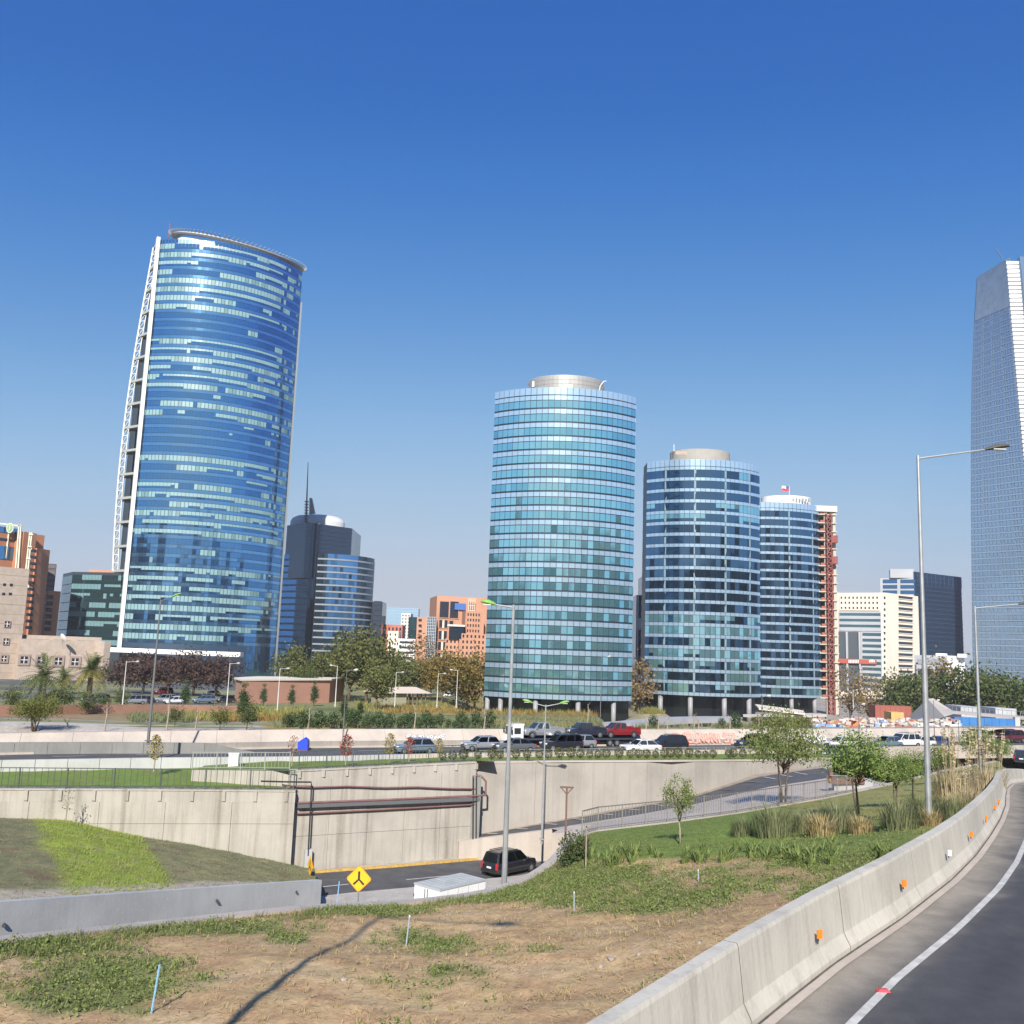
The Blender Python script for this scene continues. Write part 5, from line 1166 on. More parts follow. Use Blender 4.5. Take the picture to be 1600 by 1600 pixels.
site_box('site_container', 'grey sheet shed at the far right of the site', 'shed', 1556, 1588, 1107, 1122, 215, ('shed_grey2', (.45,.46,.47)), 8)
site_box('site_container', 'yellow ochre hut with white roof beside the grey tent roof', 'hut', 1393, 1412, 1113, 1127, 210, ('hut_ochre', (.58,.38,.14)), 4)
site_box('site_container', 'small orange site box among the rubble', 'box', 1333, 1341, 1126, 1134, 165, ('box_orange', (.72,.24,.08)), 2)
site_box('site_container', 'grey site tank in the rubble yard', 'tank', 1368, 1380, 1125, 1136, 168, ('tank_grey', (.45,.46,.5)), 3)
F, T = site_box('site_container', 'row of low white fence panels below the grey tent roof', 'fence', 1434, 1500, 1131, 1139, 165, ('fence_white', (.78,.77,.74)), .5)
tent = thing('tent_roof', at(1446,1125,200), 'grey pyramid tent roof with a pale right slope at the building site', 'tent')
ap, l1, r1, m1 = at(1449,1092,205), at(1408,1131,200), at(1476,1120,200), at(1446,1131,190); bk = at(1440,1110,235)
mb = MB(); mb.tri(l1, m1, ap, 0); mb.tri(m1, r1, ap, 0); mb.tri(r1, bk, ap, 1); mb.tri(bk, l1, ap, 0); mb.tri(ap, at(1458,1091,206), at(1494,1114,208), 1); mb.tri(ap, at(1494,1114,208), r1, 1)
mb.build('canvas', [M('tent_grey', (.19,.185,.18), .85, var=.08, scale=.3), M('tent_pale', (.42,.39,.35), .85)], tent)
br = thing('footbridge', at(1500,1115,180), 'thin grey footbridge deck with railing at the right edge', 'bridge'); a, b = at(1478,1112,192), at(1640,1125,176)
mb = MB(); mb.bar(a, b, 2.4, .55); mb.build('deck', M('bridge_deck', (.48,.45,.43), .8), br); mb = MB(); mb.bar(a+V3((0,-1.1,1.2)), b+V3((0,-1.1,1.2)), .08, .08); [mb.bar(a.lerp(b, k/24)+V3((0,-1.1,.2)), a.lerp(b, k/24)+V3((0,-1.1,1.2)), .06, .06) for k in range(25)]; mb.build('railing', steel, br)
for k, x in enumerate((1588, 1480)): q = at(x, 1124, 178+k*13); mb = MB(); mb.bar((q.x, q.y, 0), (q.x, q.y, q.z+.4), .9, .9); mb.build('pier', conc_grey, br)
# ---------------------------------------------------------------- foliage
def Mleaf(name, c1, c2, trans=.25, rnd=.12):
    m = bpy.data.materials.new(name); m.use_nodes = True; t = m.node_tree; t.nodes.remove(t.nodes['Principled BSDF']); out = t.nodes['Material Output']
    g = t.nodes.new('ShaderNodeNewGeometry'); r = t.nodes.new('ShaderNodeValToRGB'); e = r.color_ramp.elements; e[0].color = (*c1, 1); e[1].color = (*c2, 1); t.links.new(g.outputs['Random Per Island'], r.inputs[0])
    oi = t.nodes.new('ShaderNodeObjectInfo'); mr = t.nodes.new('ShaderNodeMapRange'); mr.inputs['To Min'].default_value = 1-rnd; mr.inputs['To Max'].default_value = 1+rnd; t.links.new(oi.outputs['Random'], mr.inputs[0])
    hs = t.nodes.new('ShaderNodeHueSaturation'); t.links.new(r.outputs[0], hs.inputs['Color']); t.links.new(mr.outputs[0], hs.inputs['Value'])
    d = t.nodes.new('ShaderNodeBsdfDiffuse'); tr = t.nodes.new('ShaderNodeBsdfTranslucent'); mx = t.nodes.new('ShaderNodeMixShader'); mx.inputs[0].default_value = trans
    for n in (d, tr): t.links.new(hs.outputs[0], n.inputs['Color'])
    t.links.new(d.outputs[0], mx.inputs[1]); t.links.new(tr.outputs[0], mx.inputs[2]); t.links.new(mx.outputs[0], out.inputs['Surface'])
    return m
bark = M('bark', (.13,.095,.07), .95, var=.25, scale=4); bark_pale = M('pale_bark', (.33,.27,.21), .95, var=.2, scale=5)
lf_olive = Mleaf('leaf_olive', (0.109,0.123,0.041), (0.217,0.210,0.072)); lf_dark = Mleaf('leaf_dark', (0.051,0.080,0.032), (0.123,0.160,0.058)); lf_autumn = Mleaf('leaf_autumn', (.20,.13,.035), (.33,.24,.075))
lf_purple = Mleaf('leaf_purple', (.075,.050,.045), (.145,.095,.08)); lf_round = Mleaf('leaf_round', (0.123,0.145,0.036), (0.246,0.261,0.072)); lf_palm = Mleaf('leaf_palm', (0.087,0.123,0.043), (0.217,0.246,0.087)); lf_palm_y = Mleaf('leaf_palm_yellow', (.17,.17,.045), (.33,.29,.09))
lf_willow = Mleaf('leaf_willow', (.13,.16,.045), (.27,.29,.11), .35); lf_fresh = Mleaf('leaf_fresh', (.12,.18,.05), (.28,.35,.11), .3); lf_red = Mleaf('leaf_red', (.24,.05,.035), (.42,.11,.07)); lf_yellow = Mleaf('leaf_yellow', (.24,.19,.04), (.42,.34,.09))
lf_brown = Mleaf('leaf_brown', (0.203,0.145,0.072), (0.348,0.246,0.131)); lf_pine = Mleaf('leaf_pine', (0.043,0.080,0.036), (0.109,0.152,0.065))
gr_a = Mleaf('blade_green', (.09,.13,.035), (.30,.31,.13), .3, 0); gr_dry = Mleaf('blade_dry', (.30,.23,.10), (.55,.44,.24), .3, 0); gr_pamp = Mleaf('blade_pampas', (.40,.32,.17), (.68,.57,.38), .3, 0); gr_lime = Mleaf('blade_lime', (.20,.25,.04), (.38,.42,.12), .3, 0); gr_straw = Mleaf('straw', (.36,.25,.12), (.58,.44,.25), .1, 0)
gr_grey = Mleaf('blade_greygreen', (.15,.175,.08), (.30,.31,.17), .3, 0)

def leaf(mb, p, s, mi=0, droop=0.0, up=None):
    a = V3((random.gauss(0,1), random.gauss(0,1), random.gauss(0,1)-droop)).normalized(); b = a.cross(V3((random.gauss(0,1), random.gauss(0,1), random.gauss(0,1)))).normalized()
    l, w_ = s*random.uniform(.7,1.3), s*random.uniform(.4,.65); mb.quad(p-a*l*.5, p+b*w_*.5, p+a*l*.5, p-b*w_*.5, mi)
def clumps(n, rx, ry, rz_, cz, lo=.55, hi=1.0, flat=0.0):
    out = []
    for _ in range(n):
        v = V3((random.gauss(0,1), random.gauss(0,1), random.gauss(0,1))).normalized(); r = random.uniform(lo, hi)
        if flat and v.z < -flat: v.z = -flat
        out.append(V3((v.x*rx*r, v.y*ry*r, cz+v.z*rz_*r)))
    return out
def make_tree(name, leafm, trunk_h, crown, nclump, cr, nleaf, ls, trunk_r=.18, barkm=None, flat=0.0, droop=0.0, stems=1, lo=.45, shape=None, extra=None):
    rx, ry, rz_, cz = crown; root = proto(name); mb = MB(); cl = clumps(nclump, rx, ry, rz_, cz, lo, 1.0, flat)
    if shape: cl = [shape(c) for c in cl]
    for s_ in range(stems):
        a0 = random.uniform(0, 6.28); off = V3((math.cos(a0), math.sin(a0), 0))*(.0 if stems == 1 else trunk_r*1.5); top = V3((off.x*3, off.y*3, trunk_h)) + V3((random.uniform(-.1,.1)*trunk_h, random.uniform(-.1,.1)*trunk_h, 0))
        mb.tube([off, off.lerp(top,.5)+V3((random.uniform(-.04,.04)*trunk_h, random.uniform(-.04,.04)*trunk_h, 0)), top, V3((top.x*1.2, top.y*1.2, cz+rz_*.35))], [trunk_r, trunk_r*.75, trunk_r*.55, trunk_r*.15], 7)
    for c in random.sample(cl, min(len(cl), 16)):
        b = V3((random.uniform(-.05,.05), random.uniform(-.05,.05), random.uniform(.75,1.05)*trunk_h)); mb.tube([b, b.lerp(c,.5)+V3((0,0,.08*rz_)), c], [trunk_r*.38, trunk_r*.22, trunk_r*.08], 5)
    mb.build('trunk', barkm or bark, root, smooth=True); mb = MB()
    for c in cl:
        k = int(nleaf*random.uniform(.6,1.4))
        for _ in range(k):
            v = V3((random.gauss(0,.5), random.gauss(0,.5), random.gauss(0,.45)))*cr; leaf(mb, c+v, ls, 0 if (extra is None or random.random() > .25) else 1, droop)
    mb.build('crown', [leafm] if extra is None else [leafm, extra], root); return root
def scatter(pr, spots, name=None, group=None, cat='tree'):
    for i, sp_ in enumerate(spots):
        (p, sc, lb) = sp_; o = pr if i == 0 else dup(pr); place(o, p, random.uniform(0, 6.28), sc, lb, cat, group)
def psize(p, px): return px*p.y/1445.0                 # photo pixels to metres at a point

# park trees: height 1 unit = tree of given nominal height
random.seed(21)
t_ol = make_tree('park_tree', lf_olive, 2.2, (3.4,3.4,3.0,5.2), 46, 1.5, 60, .50, .25, extra=lf_dark)
t_ol2 = make_tree('park_tree', lf_dark, 2.0, (3.0,3.0,3.3,5.0), 44, 1.4, 60, .48, .22, extra=lf_olive)
t_au = make_tree('autumn_tree', lf_autumn, 2.2, (3.2,3.2,2.8,5.0), 42, 1.4, 52, .45, .22, extra=lf_olive)
t_br = make_tree('brown_tree', lf_brown, 2.2, (2.6,2.6,3.2,5.2), 32, 1.3, 34, .42, .2, extra=lf_autumn)
t_pu = make_tree('plum_tree', lf_purple, 1.8, (3.6,3.0,1.9,3.6), 40, 1.3, 56, .45, .22)
t_rd = make_tree('umbrella_tree', lf_round, 1.6, (4.0,3.8,2.2,3.6), 60, 1.2, 90, .30, .16, flat=.35, stems=4, extra=lf_olive)
t_pi = make_tree('slim_conifer', lf_pine, 1.0, (1.0,1.0,2.6,3.2), 40, .55, 46, .26, .12, shape=lambda c: V3((c.x*max(.12,(6.0-c.z)/4.4), c.y*max(.12,(6.0-c.z)/4.4), c.z)))
t_sm = make_tree('small_tree', lf_dark, 1.2, (1.5,1.5,1.4,2.5), 26, .8, 46, .26, .1, extra=lf_round)
def tree_row(pr, items, group):
    sp_ = []
    for (px, pyb, hpx, D, nom, lb) in items:
        b = at(px, pyb, D) if D >= 180 else park_at(px, pyb); b.z = park_z(b.x, b.y); top = at(px, pyb-hpx, b.y).z; sp_.append((b, max(.3, (top-b.z)/nom*1.22), lb))
    scatter(pr, sp_, group=group)
tree_row(t_ol, [(455,1090,62,255,8.2,'olive green tree rising left of the mast tower foot'),(497,1092,55,250,8.2,'olive tree between two lamp posts left of the tallest park tree'),(545,1095,82,240,8.2,'tall olive green tree, biggest of the park clump'),(572,1098,86,232,8.2,'dense olive tree on the right shoulder of the biggest park tree'),(598,1098,60,240,8.2,'olive tree behind the pale roofed pavilion'),(622,1095,58,262,8.2,'olive tree right behind the pavilion roof'),(588,1110,60,200,8.2,'olive tree standing before the pavilion wall')], 'olive trees in the park')
tree_row(t_ol2, [(520,1095,70,260,8.3,'dark green tree tucked behind the olive clump'),(475,1094,44,230,8.3,'dark green tree behind the terracotta building'),(640,1092,50,270,8.3,'dark green tree between the pavilion and autumn trees'),(1410,1118,52,260,8.3,'dark green bushy tree below the cream building'),(1436,1116,48,268,8.3,'dark green tree just left of the tall lamp post'),(1508,1112,56,262,8.3,'dark green tree right of the bare branched tree'),(1560,1112,44,250,8.3,'dark green tree before the supertall tower'),(1590,1110,40,255,8.3,'dark green tree at the far right edge'),(730,1086,46,285,8.3,'dark green tree below the terracotta office')], 'dark park trees')
tree_row(t_au, [(690,1098,62,255,7.8,'yellow brown autumn tree right of the pavilion'),(715,1098,56,258,7.8,'golden autumn tree before the terracotta office'),(742,1098,56,262,7.8,'golden autumn tree touching the teal tower'),(672,1092,52,270,7.8,'rusty autumn tree beside the pavilion roof end')], 'autumn trees in the park')
tree_row(t_br, [(655,1080,66,290,8.4,'brown thinning tree before the terracotta side block'),(1330,1112,50,290,8.4,'brown thinning tree beside the hoist mast'),(1358,1116,42,285,8.4,'brown thinning tree left of the red container'),(1385,1118,40,280,8.4,'brown thinning tree behind the red container'),(996,1098,48,275,8.4,'brown thinning tree between the two nearest round towers'),(1470,1112,60,275,8.4,'brown twiggy tree right of the tall lamp post')], 'brown thinning trees')
tree_row(t_pu, [(186,1094,44,245,4.3,'purple plum tree at the left end of the row'),(222,1092,46,243,4.3,'purple plum tree, second from the left of the row'),(262,1094,44,241,4.3,'purple plum tree in the middle of the row'),(300,1092,46,239,4.3,'purple plum tree, second from the right of the row'),(338,1092,42,240,4.3,'purple plum tree at the right end of the row')], 'purple plum trees below the skyscraper')
tree_row(t_rd, [(53,1143,46,104,5.8,'broad low umbrella shaped tree with several stems by the wall')], None)
tree_row(t_pi, [(411,1104,30,170,5.9,'slim young conifer beside the terracotta building corner'),(455,1106,30,165,5.9,'slim young conifer left of the white lamp post'),(490,1104,34,168,5.9,'slim young conifer before the terracotta end wall'),(378,1128,52,125,5.9,'tall slim conifer left of the terracotta building'),(288,1108,38,150,5.9,'slim conifer among the parked cars'),(536,1128,36,125,5.9,'slim conifer behind the parapet lawn'),(562,1128,32,130,5.9,'slim conifer right of the roadside hedge')], 'young conifers')
tree_row(t_sm, [(343,1143,34,106,4.0,'small round tree with olive crown near the wall'),(273,1134,26,116,4.0,'small dark round tree with low crown near the path'),(385,1141,38,108,4.0,'dark bushy small tree at the end of the path'),(135,1118,34,135,4.0,'bushy green tree beside the satellite dish side lawn'),(20,1116,36,130,4.0,'loose green tree at the left edge behind the umbrella tree'),(163,1116,26,140,4.0,'small leafy tree left of the first lamp post'),(100,1112,34,150,4.0,'small leafy tree under the fan palm'),(188,1108,26,150,4.0,'small leafy tree beside the first lamp post')], 'small park trees')

# palms
def make_palm(name, fan, n, h, L, mats):
    root = proto(name); mb = MB(); mb.tube([(0,0,-.3),(0.05,0,h*.5),(0,0,h)], [.38,.30,.34], 9); mb.build('trunk', bark, root); mb = MB()
    for k in range(n):
        az = random.uniform(0, 6.28); el = random.uniform(-.75, 1.25); d = V3((math.cos(az)*math.cos(el), math.sin(az)*math.cos(el), math.sin(el))); p = V3((0,0,h)); pts = []
        for i in range(7): t = i/6; pts.append(p + d*L*t + V3((0,0,-1))*(L*.42*t*t)*math.cos(el))
        side = d.cross(V3((0,0,1))).normalized(); mi = 1 if el < .1 and len(mats) > 1 else 0
        for i in range(1, 7):
            for s_ in (-1, 1):
                for q in range(2):
                    b = pts[i-1].lerp(pts[i], q/2); wd = L*(.22 if not fan else .3)*(1-.55*i/6); tp = b + side*s_*wd + (pts[i]-pts[i-1])*.7 + V3((0,0,-.18*wd)); nn = (pts[i]-pts[i-1])*.28; mb.tri(b, b+nn, tp, mi)
    mb.build('crown', mats, root); return root
pm = make_palm('feather_palm', False, 60, 3.0, 3.6, [lf_palm]); b = at(66,1085,195); b.z = park_z(b.x, b.y); place(pm, b, .4, 1.6, 'dark green feather palm before the stone building', 'palm')
pm = make_palm('fan_palm', True, 90, 3.6, 2.6, [lf_palm, lf_palm_y]); b = at(138,1090,205); b.z = park_z(b.x, b.y); place(pm, b, 1.0, 1.75, 'yellowish fan palm with hanging dry leaves', 'palm')
pm = dup(pm); b = at(98,1082,230); b.z = park_z(b.x, b.y); place(pm, b, 2.0, 1.15, 'smaller palm between the two large palms', 'palm')

# clipped shrubs on the strip above the ramp wall
sh_ = proto('clipped_shrub'); mb = MB(); mb.tube([(0,0,0),(0,0,.55)], [.05,.04], 6); mb.build('stem', bark, sh_); mb = MB()
for _ in range(420):
    v = V3((random.gauss(0,1), random.gauss(0,1), random.gauss(0,1))).normalized()*random.uniform(.36,.52); leaf(mb, v+V3((0,0,.62)), .15)
mb.build('crown', [Mleaf('leaf_clipped', (0.087,0.102,0.046), (0.181,0.189,0.087))], sh_)
sxs = [(690,1184),(706,1184),(723,1184),(746,1183),(768,1184),(781,1183),(806,1184),(824,1185),(843,1185),(857,1185),(875,1184),(893,1184),(908,1185),(923,1184),(936,1185),(949,1184),(969,1184),(987,1184),(1000,1185),(1013,1185),(1027,1186),(1041,1184),(1051,1184),(1063,1185),(1080,1184),(1094,1183),(1106,1184),(1118,1184),(1143,1183),(1150,1183),(1165,1183)]
def strip_at(px, py, h): 
    w_ = W3e if px > 748 else W2; p = on_poly(px, 1189, w_); q = min(w_, key=lambda k_: abs(k_.x-p.x)); xs_ = sorted((k_.x, k_.z) for k_ in w_)
    return V3((p.x, p.y+1.0, float(np.interp(p.x, [a for a, b in xs_], [b for a, b in xs_]))+.02))
def ordinal(n):
    a = 'zeroth first second third fourth fifth sixth seventh eighth ninth tenth eleventh twelfth thirteenth fourteenth fifteenth sixteenth seventeenth eighteenth nineteenth'.split()
    if n < 20: return a[n]
    t = 'twen thir for fif six'.split()[n//10-2]; return t+'tieth' if n % 10 == 0 else t+'ty-'+a[n % 10]
ordn = ['first','second','third','fourth','fifth','sixth','seventh','eighth','ninth','tenth','eleventh','twelfth','thirteenth','fourteenth','fifteenth','sixteenth']
for i, (px, py) in enumerate(sxs):
    o = sh_ if i == 0 else dup(sh_); h = 8.52; n_ = len(sxs)
    lb = f'clipped ball shrub, {ordn[i]} from the left end of the strip' if i < 16 else f'clipped ball shrub, {ordn[n_-1-i]} from the right end of the strip'
    place(o, strip_at(px, py+3.5, h), random.uniform(0,6), random.uniform(.62,.88), lb, 'shrub', 'clipped ball shrubs along the wall')

# young red and yellow trees on the lawns
def sapling(name, leafm, n, h=2.2, w_=.55):
    root = proto(name); mb = MB(); mb.tube([(0,0,0),(.03,0,h*.45),(.0,.02,h*.9)], [.045,.035,.015], 6)
    for _ in range(8): a = random.uniform(0,6.28); z_ = random.uniform(.35,.7)*h; mb.tube([(0,0,z_),(math.cos(a)*w_*.6, math.sin(a)*w_*.6, z_+h*.28)], [.018,.006], 4)
    mb.build('trunk', bark_pale, root); mb = MB()
    for _ in range(n): z_ = random.uniform(.34,1.0); r = w_*math.sin(math.pi*min(1,(z_-.25)/.78))**.7*random.uniform(.2,1); a = random.uniform(0,6.28); leaf(mb, V3((math.cos(a)*r, math.sin(a)*r, z_*h)), .16)
    mb.build('crown', [leafm], root); return root
for (kind, items) in ((lf_red, [(540,1197,46,8.75,'small dark red tree on the middle lawn, the larger red one'),(639,1190,36,8.9,'small bright red tree on the middle lawn, nearer the shrubs'),(456,1197,44,8.9,'thin reddish bare sapling left of the red trees')]), (lf_yellow, [(608,1193,44,8.75,'small yellow tree between the two red trees'),(686,1190,34,8.85,'yellow leaved bushy sapling near the end of the railing'),(240,1206,54,9.75,'yellowish sapling on the left lawn by the railing')])):
    pr = None
    for (px, py, hp, h, lb) in items:
        b = dn(px, py, h); pr_ = sapling('young_tree', kind, 300 if 'thin' not in lb else 60) if pr is None or 'thin' in lb else dup(pr); pr = pr or pr_
        place(pr_, b, random.uniform(0,6), psize(b, hp)/2.2, lb, 'tree', 'young autumn trees on the lawns')
pr_ = sapling('young_tree', lf_fresh, 40); b = dn(129*1.0,1176,10.2) ; b = dn(433,1168,10.0)
place(pr_, bank_at(205,1305) if False else V3((GORE[6][55].x, GORE[6][55].y, GORE[6][55].z)), 0, 1.0, 'thin sapling growing on the grass wedge against the wall', 'tree')

# trees on the near lawn at the right
random.seed(5)
def airy(name, leafm, h, rx, n, ls, stems, droop, lean=0):
    return make_tree(name, leafm, h*.42, (rx, rx, h*.34, h*.66), n, rx*.30, 46, ls, .05*h/3, bark_pale if stems == 1 else bark, flat=.5, droop=droop, stems=stems, lo=.3, extra=lf_fresh)
tw = airy('willow_tree', lf_willow, 4.6, 2.1, 105, .14, 3, 1.6); b = bank_at(1224,1256); place(tw, b, .3, psize(b,134)/4.6, 'large loose willow-like tree with drooping pale leaves', 'tree')
tw = airy('young_willow', lf_willow, 2.8, .9, 34, .095, 1, 1.2); b = bank_at(1063,1318); place(tw, b, 1.3, psize(b,100)/2.8, 'slender young tree with pale trunk and feathery leaves on the lawn', 'tree')
tb = airy('leafy_tree', lf_fresh, 4.2, 1.75, 90, .14, 2, .5)
for i, (px, py, hp, lb, sc_) in enumerate([(1343,1272,125,'green leafy tree right of the large willow-like tree',1),(1400,1262,80,'low green tree right of the leafy tree near the portal',1),(1530,1212,75,'green leafy tree left of the far lamp post by the barrier',1),(1425,1246,72,'darker green tree behind the tall lamp post',1),(1565,1203,48,'green tree rounding the bend of the barrier',1),(1470,1225,60,'green tree right behind the tall lamp post',1)]):
    o = tb if i == 0 else dup(tb); b = bank_at(px, py); place(o, b, i*1.3, psize(b,hp)/4.2, lb, 'tree', 'leafy trees by the ramp')
# round shrub at the wall corner, reeds, pampas plumes, grey shrubs
rs = proto('round_shrub'); mb = MB()
for _ in range(60): a = random.uniform(0,6.28); r = random.uniform(.3,.75); mb.tube([(0,0,0),(math.cos(a)*r, math.sin(a)*r, random.uniform(.6,1.25))], [.015,.005], 4)
mb.build('stems', bark, rs); mb = MB()
for _ in range(1900):
    v = V3((random.gauss(0,1), random.gauss(0,1), abs(random.gauss(0,1)))).normalized()*random.uniform(.35,1.0); leaf(mb, V3((v.x*.8, v.y*.8, v.z*1.25)), .11)
mb.build('crown', [lf_dark, ], rs); b = bank_at(899,1350); place(rs, b, 0, psize(b,52)/1.35, 'dense dark green shrub at the corner of the concrete block', 'shrub')
def clump_of(name, mat, n, h, spread, wd, plume=None, arch=.35):
    root = proto(name); mb = MB()
    for _ in range(n):
        a = random.uniform(0,6.28); r = spread*.62*random.random()**.7; b = V3((math.cos(a)*r, math.sin(a)*r, -.03)); l = h*random.uniform(.22,1.0)*(1-.35*r/spread); o = V3((math.cos(a), math.sin(a), 0))*l*arch*random.uniform(.2,1.3); m = b+o*.35+V3((0,0,l*.6)); tp = b+o+V3((0,0,l*.98)); sd = V3((-math.sin(a), math.cos(a), 0))*wd
        mb.quad(b-sd, b+sd, m+sd*.8, m-sd*.8); mb.tri(m-sd*.8, m+sd*.8, tp)
    mb.build('blades', [mat], root)
    if plume:
        mb = MB()
        for _ in range(plume):
            a = random.uniform(0,6.28); r = random.uniform(0,spread*.4); b = V3((math.cos(a)*r, math.sin(a)*r, 0)); tp = b*1.7+V3((0,0,h*random.uniform(1.1,1.5))); mb.tube([b, tp], [.012,.008], 3)
            for q in range(9): c = b.lerp(tp, .68+.32*q/8); leaf(mb, c, .16*h/2, 0, 0)
        mb.build('plumes', [gr_pamp], root)
    return root
pp = clump_of('pampas_grass', gr_pamp, 380, 2.0, 1.4, .02, 26)
for i, (px, py, hp, lb) in enumerate([(1490,1252,82,'tall straw coloured pampas clump left of the far lamp post'),(1540,1245,78,'tall straw coloured pampas clump right of the far lamp post'),(1512,1262,48,'shorter pampas clump between the two tall ones')]):
    o = pp if i == 0 else dup(pp); b = bank_at(px, py); place(o, b, i*2, psize(b,hp)/2.3, lb, 'grass clump', 'pampas clumps by the ramp')
gs = clump_of('wispy_shrub', gr_grey, 520, 1.5, 1.1, .014, None, .45)
for i, (px, py, hp, lb) in enumerate([(1208,1308,62,'tall grey green wispy shrub below the willow-like tree'),(1310,1300,60,'wispy grey shrub right of the yellow grass tuft'),(1405,1296,58,'wispy shrub left of the tall lamp post foot'),(1160,1305,36,'low wispy shrub left of the tall grey one'),(1490,1284,48,'wispy shrub right of the tall lamp post foot'),(1255,1300,40,'wispy shrub between willow and leafy tree'),(1440,1278,46,'wispy shrub right behind the tall lamp post foot')]):
    o = gs if i == 0 else dup(gs); b = bank_at(px, py); place(o, b, i*1.7, psize(b,hp)/1.45, lb, 'shrub', 'wispy shrubs on the lawn')
ys = clump_of('straw_tuft', gr_dry, 260, 1.0, .8, .016, None, .6)
for i, (px, py, hp, lb) in enumerate([(1283,1306,44,'straw yellow grass tuft on the lawn edge'),(1345,1302,36,'straw yellow tuft between two wispy shrubs'),(1500,1272,38,'straw yellow tuft below the pampas'),(1530,1262,30,'straw yellow tuft near the barrier'),(1455,1290,30,'straw yellow tuft by the lamp post foot')]):
    o = ys if i == 0 else dup(ys); b = bank_at(px, py); place(o, b, i*1.1, psize(b,hp)/.95, lb, 'grass clump', 'straw tufts on the lawn')
# strap-leaved plants in a band below the lawn
yc = clump_of('strap_leaf_plant', Mleaf('leaf_strap', (.12,.17,.05), (.26,.31,.11)), 34, .58, .25, .024, None, .8)
random.seed(11); spots = []
for k in range(40):
    px = random.uniform(925,1250); py = 1350 - (px-925)*.03 + random.uniform(-14,10); spots.append((px, py))
for k in range(12): spots.append((random.uniform(1255,1400), random.uniform(1325,1352)))
spots.sort()
for i, (px, py) in enumerate(spots):
    o = yc if i == 0 else dup(yc); b = bank_at(px, py); place(o, b, random.uniform(0,6), random.uniform(.7,1.15), f'green strap-leaved plant, {ordinal(i+1)} from the left in the band below the lawn', 'plant', 'strap-leaved plants below the lawn')
for i, (px, py) in enumerate([(150,1560),(300,1490),(480,1450),(110,1478)]): pass

# ---------------------------------------------------------------- grass and straw on the bank (countless)
random.seed(3); MK = np.array(MASK).reshape(NS, NT, 2)
gb = MB(); dry = MB(); straw = MB(); wd_ = MB()
def tuft(mb, p, n, h, spread, wd):
    for _ in range(n):
        a = random.uniform(0,6.28); r = random.uniform(0,spread); b = V3((p[0]+math.cos(a)*r, p[1]+math.sin(a)*r, p[2]-.02)); l = h*random.uniform(.5,1.2); o = V3((math.cos(a), math.sin(a), 0))*l*random.uniform(.1,.9); sd = V3((-math.sin(a), math.cos(a), 0))*wd; mb.tri(b-sd, b+sd, b+o+V3((0,0,l)))
cnt = 0
for _ in range(52000):
    u = random.random()**1.1*(NS*.80); i = int(u); j = random.randrange(1, NT-1)
    if i >= NS-1: continue
    p = BANK[i, j]; q = BANK[min(i+1,NS-1), min(j+1,NT-1)]; t = random.random(); pos = (p[0]+(q[0]-p[0])*t, p[1]+(q[1]-p[1])*random.random(), p[2])
    if pos[1] < 7 or pos[1] > 60: continue
    g, lw_ = MK[i, j]; far = min(1, pos[1]/30)
    if random.random() < g*.9:
        if random.random() < .45: tuft(gb, pos, random.randint(4,9), .05+.10*random.random(), .10, .005+.005*far)
        else:
            for _k in range(random.randint(5,11)): leaf(wd_, V3((pos[0]+random.gauss(0,.09), pos[1]+random.gauss(0,.09), pos[2]+random.uniform(.01,.09))), random.uniform(.035,.085))
    elif lw_ > .5:
        if random.random() < .5: tuft(gb, pos, 5, .05, .12, .010)
    elif random.random() < .05: tuft(dry, pos, random.randint(4,9), .07+.07*random.random(), .09, .005+.005*far)
    elif random.random() < .14:
        for _k in range(3):
            a = random.uniform(0,6.28); l = random.uniform(.05,.16); c = V3((pos[0]+random.uniform(-.2,.2), pos[1]+random.uniform(-.2,.2), pos[2]+.012)); d = V3((math.cos(a)*l, math.sin(a)*l, random.uniform(-.01,.04))); sd = V3((-math.sin(a), math.cos(a), 0))*.006; straw.quad(c-sd, c+sd, c+d+sd, c+d-sd)
# heavier weeds along the crest
for k in range(900):
    t = random.uniform(.6, 7.4); p = samp(crest, t); a = samp(bedge, t); p = p.lerp(a, random.uniform(.0,.09)); z_ = bank_z(p.x, p.y) if k % 3 == 0 else p.z; dens = random.random()
    if nz(p.x, p.y, .35, 2) > -.18: tuft(gb, (p.x, p.y, p.z), random.randint(7,14), random.uniform(.08,.24), .16, .010)
tag(gb.build('bank_grass', [gr_a]), 'ragged green grass and weeds over the soil bank', 'grass', kind='stuff')
tag(wd_.build('bank_weeds', [Mleaf('weed_leaf', (.11,.16,.045), (.30,.34,.12), .3, 0)]), 'low broad-leaved weeds in patches on the soil bank', 'weeds', kind='stuff')
tag(dry.build('bank_dry_grass', [gr_dry]), 'dry yellow grass tufts on the bare soil', 'grass', kind='stuff')
tag(straw.build('bank_straw', [gr_straw]), 'loose straw scattered on the bare soil', 'straw', kind='stuff')
lm = MB(); du = MB()
for _ in range(15000):
    i = random.randrange(69); j = random.randrange(119); p = GORE[i][j].lerp(GORE[i+1][j+1], random.random()); q = proj_px(p)
    if q[0] < -40: continue
    lo = 55+(q[1]-1285)*.42; hi = 215+(q[1]-1300)*.68
    if lo < q[0] < hi: tuft(lm, p, 4, .13, .16, .016)
    elif random.random() < .5: tuft(du, p, 3, .10, .16, .014)
tag(lm.build('gore_grass', [gr_lime]), 'bright lime grass on the wedge above the grey wall', 'grass', kind='stuff'); tag(du.build('gore_dull_grass', [gr_grey]), 'dull sparse grass on the wedge above the grey wall', 'grass', kind='stuff')
